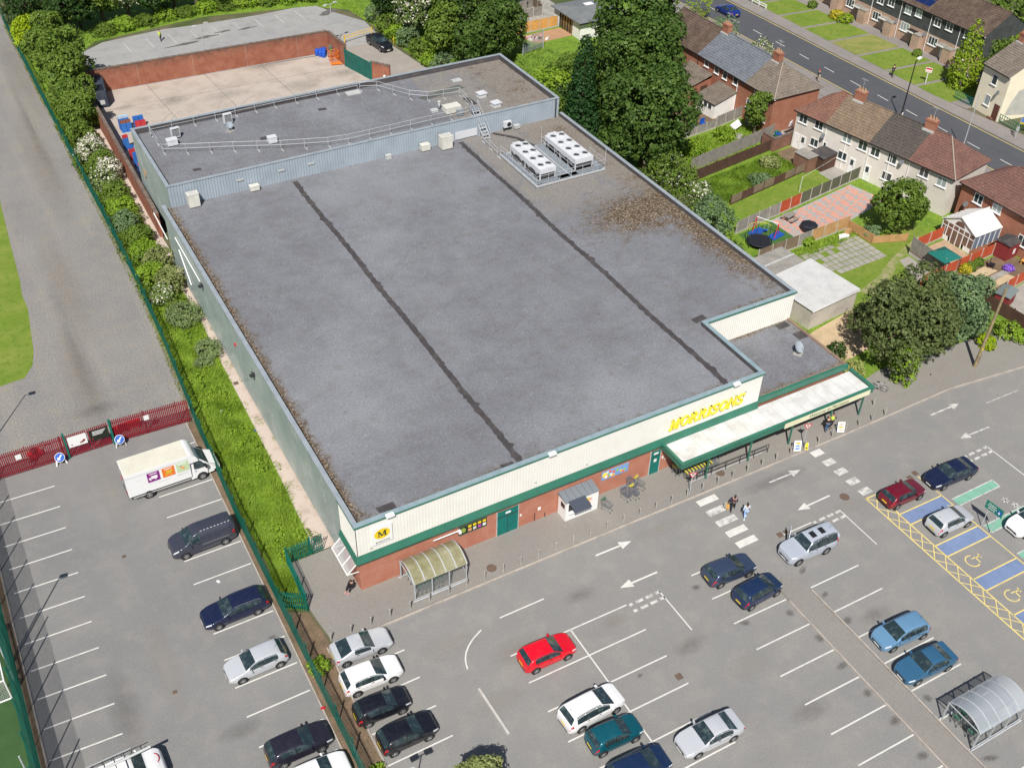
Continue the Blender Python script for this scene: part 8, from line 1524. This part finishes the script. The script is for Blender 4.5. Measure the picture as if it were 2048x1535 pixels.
t = thing('roof_vent','white two tier roof vent near the right end of the rear roof','roof vent',(39.2,54.9,R2),.1,'roof vents'); MB().box(0,0,0,.95,.8,.35).build('curb','white_metal',t); MB().box(-.08,-.08,.42,1.03,.88,.52).build('cowl','white_metal',t); MB().box(.1,.1,.35,.85,.7,.42).build('neck','dark_metal',t)
dup(t,(39.5,51.9,R2),.1,'white two tier roof vent nearest the stair')
o = MB().box(0,0,.02,1.7,1.0,.16).box(.08,.08,.16,1.62,.92,.2).build('roof_hatch','light_grey_metal'); o.location = (25.6,62.4,R2); tag(o,'flat grey hatch beside the far guard rail','roof hatch'); o = MB().box(0,0,.02,1.2,.8,.12).box(.06,.06,.12,1.14,.74,.16).build('roof_hatch','light_grey_metal'); o.location = (38.4,60.2,R2); tag(o,'flat grey hatch near the back corner of the rear roof','roof hatch')
t = thing('flue_pipe','bent steel flue pipe beside the large cream box','flue',(33.7,54.6,R2)); MB().tube((0,0,0),(0,0,.9),.13,n=10).build('pipe','galvanised',t,smooth=True); MB().lathe([(.2,.85),(.2,.95),(.02,1.05)],n=10).build('cowl','galvanised',t)
def sat(label, x, y, z, r):
    t = thing('satellite_dish', label, 'satellite dish', (x,y,z), .6, 'roof dishes'); n = Vector((-.2,-.7,.65)).normalized(); u = n.cross(Vector((1,0,0))).normalized(); v = n.cross(u); c = Vector((0,0,.75)); mb = MB(); vs = [c-n*.12]; k = 18
    for q in (.5,1.0):
        for i in range(k): a = 2*PI*i/k; vs.append(c+(u*math.cos(a)+v*math.sin(a))*r*q-n*.12*(1-q*q))
    mb.add(vs, [(0,1+i,1+(i+1)%k) for i in range(k)]+[(1+i,1+k+i,1+k+(i+1)%k,1+(i+1)%k) for i in range(k)]); mb.build('reflector','dish_grey' if 0 else pm('dish_blue',(.30,.34,.38),speck=.05) if 'dish_blue' not in MATS else 'dish_blue',t,smooth=True)
    MB().tube((0,0,0),(0,.1,.75),.04).build('mast','galvanised',t); MB().bar(tuple(c-u*r*.9),tuple(c+n*.5),.03).build('feed_arm','galvanised',t); MB().box(-.4,-.4,0,.4,.4,.08).build('ballast','paving_grey',t)
    for a in (.5,2.6,4.7): MB().bar((math.cos(a)*.5,math.sin(a)*.5,.05),(0,0,.5),.03).build('strut','galvanised',t)
sat('large grey dish on the low roof beside the canopy',44.4,3.4,3.95,.55); sat('grey dish on the rear roof beside the air conditioner',10.6,60.0,R2,.4)
B(MB().box(33.2,49.58,6.7,36.0,49.64,7.6),'white_panel','white_metal'); B(MB().box(32.3,49.58,6.65,33.0,49.64,7.4),'white_panel','white_metal'); B(MB().box(46.4,49.5,6.6,46.5,49.62,8.9),'rain_pipe','dark_metal')
for x in (8.2,12.7,16.0): B(MB().cbox((x,49.6,7.9),(.75,.06,.18)),'step_vent','light_grey_metal')
MB_ = MB().path([(37.8,49.2,R1+.15),(39.6,47.0,R1+.15),(40.4,44.2,R1+.15)],.07).path([(38.0,49.2,R1+.12),(39.85,47.0,R1+.12),(40.7,44.2,R1+.12)],.06); stuff(B(MB_,'refrigerant_pipes','felt_dark'))
for i in range(5): B(MB().box(38.0+.65*i,49.0-1.15*i,R1+.005,38.6+.65*i,49.15-1.15*i,R1+.1),'pipe_sleeper','wood_grey')
o = MB().lathe([(.14,0),(.18,.12),(.16,.25),(.02,.32)],n=10).build('beacon','cabinet_cream'); o.location = (31.0,63.92,H2); tag(o,'small cream beacon on the far parapet','beacon')
rs = random.Random(21)
for i in range(26):
    x, y = rs.uniform(1,36), rs.uniform(2,48); r = rs.uniform(.03,.07)
# dirt and felt repairs lying on the main roof
for i in range(9):
    x0, y0 = rs.uniform(38,46), rs.uniform(28.5,33.5)
    pts = [(x0+k*.22,y0+.1*math.sin(k*1.3+i)) for k in range(int(rs.uniform(4,9)))]; mb = MB()
    for a, b in zip(pts, pts[1:]): mb.strip(a,b,rs.uniform(.03,.08),R1+.012+.0004*i)
    B(mb,'felt_crack','felt_dark')
# ---------------------------------------------------------------- people
flat('skin', (.50,.30,.21), .6); flat('hair_dark', (.03,.018,.012), .6); flat('hair_black', (.012,.01,.01), .6); flat('hair_fair', (.25,.16,.08), .6)
def skinned(name, verts, edges, radii, mat, parent, sub=1):
    me = bpy.data.meshes.new(name); me.from_pydata(verts, edges, []); o = bpy.data.objects.new(name, me)
    m = o.modifiers.new('s','SKIN'); m.use_smooth_shade = True
    for i, r in enumerate(radii): me.skin_vertices[0].data[i].radius = (r if isinstance(r,tuple) else (r,r))
    me.skin_vertices[0].data[0].use_root = True
    u = o.modifiers.new('u','SUBSURF'); u.levels = sub; u.render_levels = sub
    COL.objects.link(o); o.parent = parent; SKINS.append((o, mat)); return o
SKINS = []
def bake_skins():
    dg = bpy.context.evaluated_depsgraph_get(); done = [(o, m, bpy.data.meshes.new_from_object(o.evaluated_get(dg))) for o, m in SKINS]
    for o, m, me in done:
        o.modifiers.clear(); o.data = me; me.materials.clear(); me.materials.append(MATS[m]); me.polygons.foreach_set('use_smooth', [True]*len(me.polygons))
def person(label, loc, rz, top, bottom, hair='hair_dark', H=1.68, stride=.28, arms=((.12,.0),(-.1,.05)), sit=False, vest=None, hairlen=.12, extras=None, shoes='trim_black'):
    """faces local -Y; joints laid out for the pose"""
    t = thing('person', label, 'person', loc, rz, 'people'); k = H/1.7
    pz = .93 if not sit else .18
    J = {'pel':(0,0,pz),'wst':(0,0,pz+.16),'chs':(0,.01,pz+.42),'nk':(0,0,pz+.56),'hd':(0,-.015,pz+.66),'tp':(0,-.005,pz+.77)}
    if sit: J.update(chs=(0,.05,pz+.40),nk=(0,.0,pz+.53),hd=(0,-.06,pz+.62),tp=(0,-.07,pz+.73))
    for s, n in ((-1,'l'),(1,'r')):
        f = stride*(1 if s < 0 else -1)
        if sit: J['hip'+n] = (s*.1,-.02,pz); J['kn'+n] = (s*.13,-.38,.48); J['an'+n] = (s*.13,-.5,.08); J['to'+n] = (s*.14,-.66,.05)
        else: J['hip'+n] = (s*.09,0,pz-.05); J['kn'+n] = (s*.1,-f*.55-.03,.5); J['an'+n] = (s*.1,-f+.05*(f<0)*1.5,.08+(.06 if f < 0 else 0)); J['to'+n] = (s*.11,-f-.15,.045+(.0 if f > 0 else .02))
        sh = J['chs']; J['sh'+n] = (s*.19,sh[1],sh[2]+.06); a = arms[0 if s < 0 else 1]
        if a == 'up': J['el'+n] = (s*.27,-.12,J['sh'+n][2]-.2); J['wr'+n] = (s*.14,-.2,J['sh'+n][2]+.08); J['ha'+n] = (s*.1,-.16,J['sh'+n][2]+.16)
        elif a == 'fwd' or sit: J['el'+n] = (s*.25,-.06,J['sh'+n][2]-.27); J['wr'+n] = (s*.16,-.3,J['sh'+n][2]-.3); J['ha'+n] = (s*.13,-.37,J['sh'+n][2]-.29)
        else: J['el'+n] = (s*.25,-a[0]*.5+.03,J['sh'+n][2]-.28); J['wr'+n] = (s*.27,-a[0]-.06,J['sh'+n][2]-.52); J['ha'+n] = (s*.27,-a[0]-.1,J['sh'+n][2]-.6)
    names = list(J); V = [tuple(c*k for c in J[n]) for n in names]; ix = {n:i for i, n in enumerate(names)}; E = [('pel','wst'),('wst','chs'),('chs','nk'),('nk','hd'),('hd','tp')]
    for n in 'lr': E += [('pel','hip'+n),('hip'+n,'kn'+n),('kn'+n,'an'+n),('an'+n,'to'+n),('chs','sh'+n),('sh'+n,'el'+n),('el'+n,'wr'+n),('wr'+n,'ha'+n)]
    RR = {'pel':(.15,.11),'wst':(.13,.095),'chs':(.155,.105),'nk':.055,'hd':(.085,.1),'tp':(.06,.07),'hip':.09,'kn':.06,'an':.042,'to':.038,'sh':.06,'el':.043,'wr':.03,'ha':.034}
    rad = [RR.get(n, RR.get(n[:-1])) for n in names]; rad = [tuple(x*k for x in r) if isinstance(r,tuple) else r*k for r in rad]
    body = skinned('body', V, [(ix[a],ix[b]) for a, b in E], rad, 'skin', t)
    def sub(nm, keep, grow, mat, trim=None):
        kk = [n for n in names if n in keep]; jx = {n:i for i, n in enumerate(kk)}; vv = [V[ix[n]] for n in kk]
        if trim:
            for a, b, f in trim: vv[jx[a]] = tuple(Vector(V[ix[b]]).lerp(Vector(V[ix[a]]),f))
        rr = []
        for n in kk: r = rad[ix[n]]; rr.append(tuple(x+grow for x in r) if isinstance(r,tuple) else r+grow)
        return skinned(nm, vv, [(jx[a],jx[b]) for a, b in E if a in jx and b in jx], rr, mat, t)
    sub('top', ('pel','wst','chs','shl','shr','ell','elr','wrl','wrr'), .016, top); sub('trousers', ('pel','hipl','hipr','knl','knr','anl','anr'), .013, bottom)
    hd = Vector(V[ix['hd']]); tp = Vector(V[ix['tp']]); c = (hd+tp)/2+Vector((0,.012,.02))
    mb = MB(); mb.lathe([(.001,.13),(.05,.12),(.085,.085),(.1,.03),(.098,-.03),(.085,-.06-hairlen*.6),(.06,-.08-hairlen)], n=12); mb.v = [(p[0]*.95+c.x,p[1]*1.05+c.y+(.035 if p[2] < .03 else .012),p[2]+c.z) for p in mb.v]; mb.build('hair', hair, t, smooth=True)
    for s in (-.034,.034): MB().disc((hd.x+s,hd.y-.098,hd.z+.045),.011,(0,-1,0),8,.008).build('eye','trim_black',body)
    MB().add([(-.014,hd.y-.095,hd.z),(.014,hd.y-.095,hd.z),(0,hd.y-.125,hd.z+.003),(0,hd.y-.095,hd.z+.045)], [(0,1,2),(0,2,3),(1,3,2)]).build('nose','skin',body); MB().box(-.025,hd.y-.098,hd.z-.03,.025,hd.y-.09,hd.z-.022).build('mouth','tail_lamp',body)
    for n in 'lr':
        h_ = Vector(V[ix['ha'+n]]); s = -1 if n == 'l' else 1
        for i in range(4): MB().tube(h_+Vector((s*.0,-.022+.015*i,-.0)),h_+Vector((-s*.012,-.026+.016*i,-.055-.008*(i in (1,2)))),.009,.007,n=6).build('finger','skin',body)
        MB().tube(h_+Vector((-s*.01,-.03,.02)),h_+Vector((-s*.03,-.055,-.02)),.011,.008,n=6).build('thumb','skin',body)
        a = Vector(V[ix['an'+n]]); q = Vector(V[ix['to'+n]]); MB().cbox(((a.x+q.x)/2,(a.y+q.y)/2-.005,max(.045,q.z)),(.095,.27,.085),rx=0,taper=.75).build('shoe',shoes,t)
    if vest: sub('hi_vis_vest', ('pel','wst','chs','shl','shr'), .03, vest)
    return t
flat('cloth_plum', (.06,.03,.06), .8); flat('cloth_black', (.014,.014,.017), .8); flat('cloth_denim', (.05,.10,.2), .8); flat('cloth_paleblue', (.50,.60,.72), .8); flat('cloth_sky', (.28,.42,.66), .8); flat('cloth_hivis', (.55,.75,.08), .7); flat('cloth_beige', (.45,.4,.33), .8); flat('cloth_pink', (.55,.25,.25), .8)
p1_ = person('woman in plum top and black trousers carrying bags on the crossing',(29.8,-6.55,0),2.3,'cloth_plum','cloth_black','hair_dark',hairlen=.2)
for i, (c, dx_) in enumerate((('print_orange',-.36),('cloth_beige',-.46))):
    o = MB().cbox((0,0,.22),(.14,.3,.42),taper=.9).path([(0,-.1,.43),(0,0,.62),(0,.1,.43)],.01,n=4).build('shopping_bag',c); o.location = (29.62+dx_*.5-.08,-6.35+.16*i,.25); tag(o,['orange shopping bag held by the woman in plum','beige shopping bag held by the woman in plum'][i],'bag')
person('woman in pale blue top and blue trousers on the crossing',(30.15,-7.7,0),2.6,'cloth_paleblue','cloth_sky','hair_dark',stride=.22,hairlen=.18,shoes='white_plain')
person('person in black jacket and jeans outside the entrance',(43.1,-2.9,.1),2.8,'cloth_black','cloth_denim','hair_fair',stride=.08,arms=('up',(.1,0)),hairlen=.02); person('person in hi-vis vest beside the one in black at the entrance',(43.75,-2.75,.1),-.6,'cloth_black','cloth_black','hair_dark',stride=.08,arms=((.1,0),'up'),vest='cloth_hivis',hairlen=.02)
person('person in dark clothes sitting against the shop corner',(-.55,.55,.1),-1.0,'cloth_black','cloth_black','hair_dark',sit=True,hairlen=.05,shoes='cloth_pink'); person('person in hi-vis jacket standing in the rear car park',(14.7,109.0,0),.5,'cloth_hivis','cloth_black','hair_dark',stride=.1,hairlen=.02)
person('person in black walking along the far pavement',(103.8,50.4,.09),2.9,'cloth_black','cloth_black','hair_black',H=1.78,stride=.33,hairlen=.02); person('person in red cap and black top on the near pavement',(93.0,54.0,.09),.2,'cloth_black','cloth_beige','sign_red',stride=.2,hairlen=.0)
bake_skins()
# ---------------------------------------------------------------- street furniture
t = thing('street_lamp','tall black street lamp with white lantern on the near kerb','lamp post',(94.6,39.6,.09)); MB().tube((0,0,0),(0,0,8.2),.1,.06,n=10).build('column','black_plastic',t); MB().tube((0,0,0),(0,0,1.2),.14,n=10).build('base','black_plastic',t); MB().bar((0,0,8.15),(.55,.15,8.3),.06).build('arm','black_plastic',t); MB().cbox((.8,.2,8.35),(.75,.36,.2),rz=.25,taper=.8).build('lantern','white_plain',t); MB().cbox((-.0,-.14,.9),(.2,.05,.4)).build('door_plate','white_plain',t)
t = thing('estate_agent_board','red and white estate agent board on a white post in a lawn','sign',(106.8,46.8,0),-1.1); MB().box(-.04,-.04,0,.04,.04,2.3).build('post','upvc',t); bd = MB().box(-.45,-.06,1.55,.45,-.04,2.25).build('board','white_plain',t); MB().box(-.4,-.066,1.95,.4,-.061,2.18).build('red_band','sign_red',bd); MB().box(-.4,-.066,1.62,.4,-.061,1.78).build('red_band','print_pink',bd)
t = thing('bus_stop_flag','grey bus stop pole with yellow flag at the right edge','bus stop',(104.3,28.8,.09),-1.4); MB().tube((0,0,0),(0,0,2.9),.045).build('pole','galvanised',t); MB().box(.04,-.02,2.3,.5,.02,2.85).build('flag','print_blue',t); MB().box(.04,-.025,2.1,.5,.025,2.3).build('flag_strip','logo_yellow',t); MB().box(-.2,-.04,1.0,.2,.0,1.6).build('timetable','light_grey_metal',t)
t = thing('utility_mast','thin grey pole on the street behind the plum roof','pole',(95.4,29.6,.09)); MB().tube((0,0,0),(0,0,7.5),.07,.05).build('shaft','galvanised',t); MB().tube((0,0,0),(0,0,1.0),.1).build('base','galvanised',t)
t = thing('folded_parasol','folded blue striped parasol beside the dark sheds','parasol',(78.3,33.2,0)); MB().tube((0,0,0),(0,0,2.1),.03).build('pole','white_plain',t); MB().lathe([(.05,2.1),(.12,1.8),(.2,1.1),(.16,.95)],n=10).build('canopy',pm('parasol_blue',(.55,.62,.72),speck=.05),t)
t = thing('rotary_line','thin washing line post on the mown lawn','washing line',(69.6,31.0,0)); MB().tube((0,0,0),(0,0,2.0),.03).build('post','white_plain',t); MB().tube((0,0,1.95),(6.5,1.6,2.2),.012,n=4).build('line','white_plain',t)
t = thing('builders_clutter','heap of pink sheeting and rubble beside the orange fence','rubble',(65.2,85.2,0)); rs = random.Random(4)
for i in range(16): MB().cbox((rs.uniform(-1.5,1.5),rs.uniform(-1,1),.12),(rs.uniform(.2,.7),rs.uniform(.2,.6),rs.uniform(.1,.35)),rz=rs.uniform(0,3)).build('rubble_piece',rs.choice(('print_pink','white_plain','light_grey_metal','print_pink','trim_black')),t)
t = thing('mesh_screen','tall grey mesh screen standing in the thicket','screen',(60.0,80.6,0),.25)
for x in (0,4.2): MB().tube((x,0,0),(x,0,2.8),.06).build('post','galvanised',t)
mb = MB()
for i in range(36): mb.bar((.1+4.0*i/35,0,.3),(.1+4.0*i/35,0,2.7),.02)
for i in range(16): mb.bar((0,0,.3+2.4*i/15),(4.2,0,.3+2.4*i/15),.015)
stuff(mb.build('mesh','coping_grey',t))
# litter on the verge and path
rs = random.Random(31)
for i, (px, py, c, l) in enumerate(((509,862,'toy_blue','blue litter on the pale path'),(443,823,'white_plain','white litter in the long grass'),(437,1163,'white_plain','white scrap at the staff fence foot'),(646,1416,'sign_red','red scrap at the fence kerb'),(1860,750,'cloth_black','dark scrap on the shop footway'))):
    o = MB().cbox((0,0,.06),(.28,.18,.08),rz=i,rx=.2).build('litter',c); o.location = at3(px,py); tag(o,l,'litter')
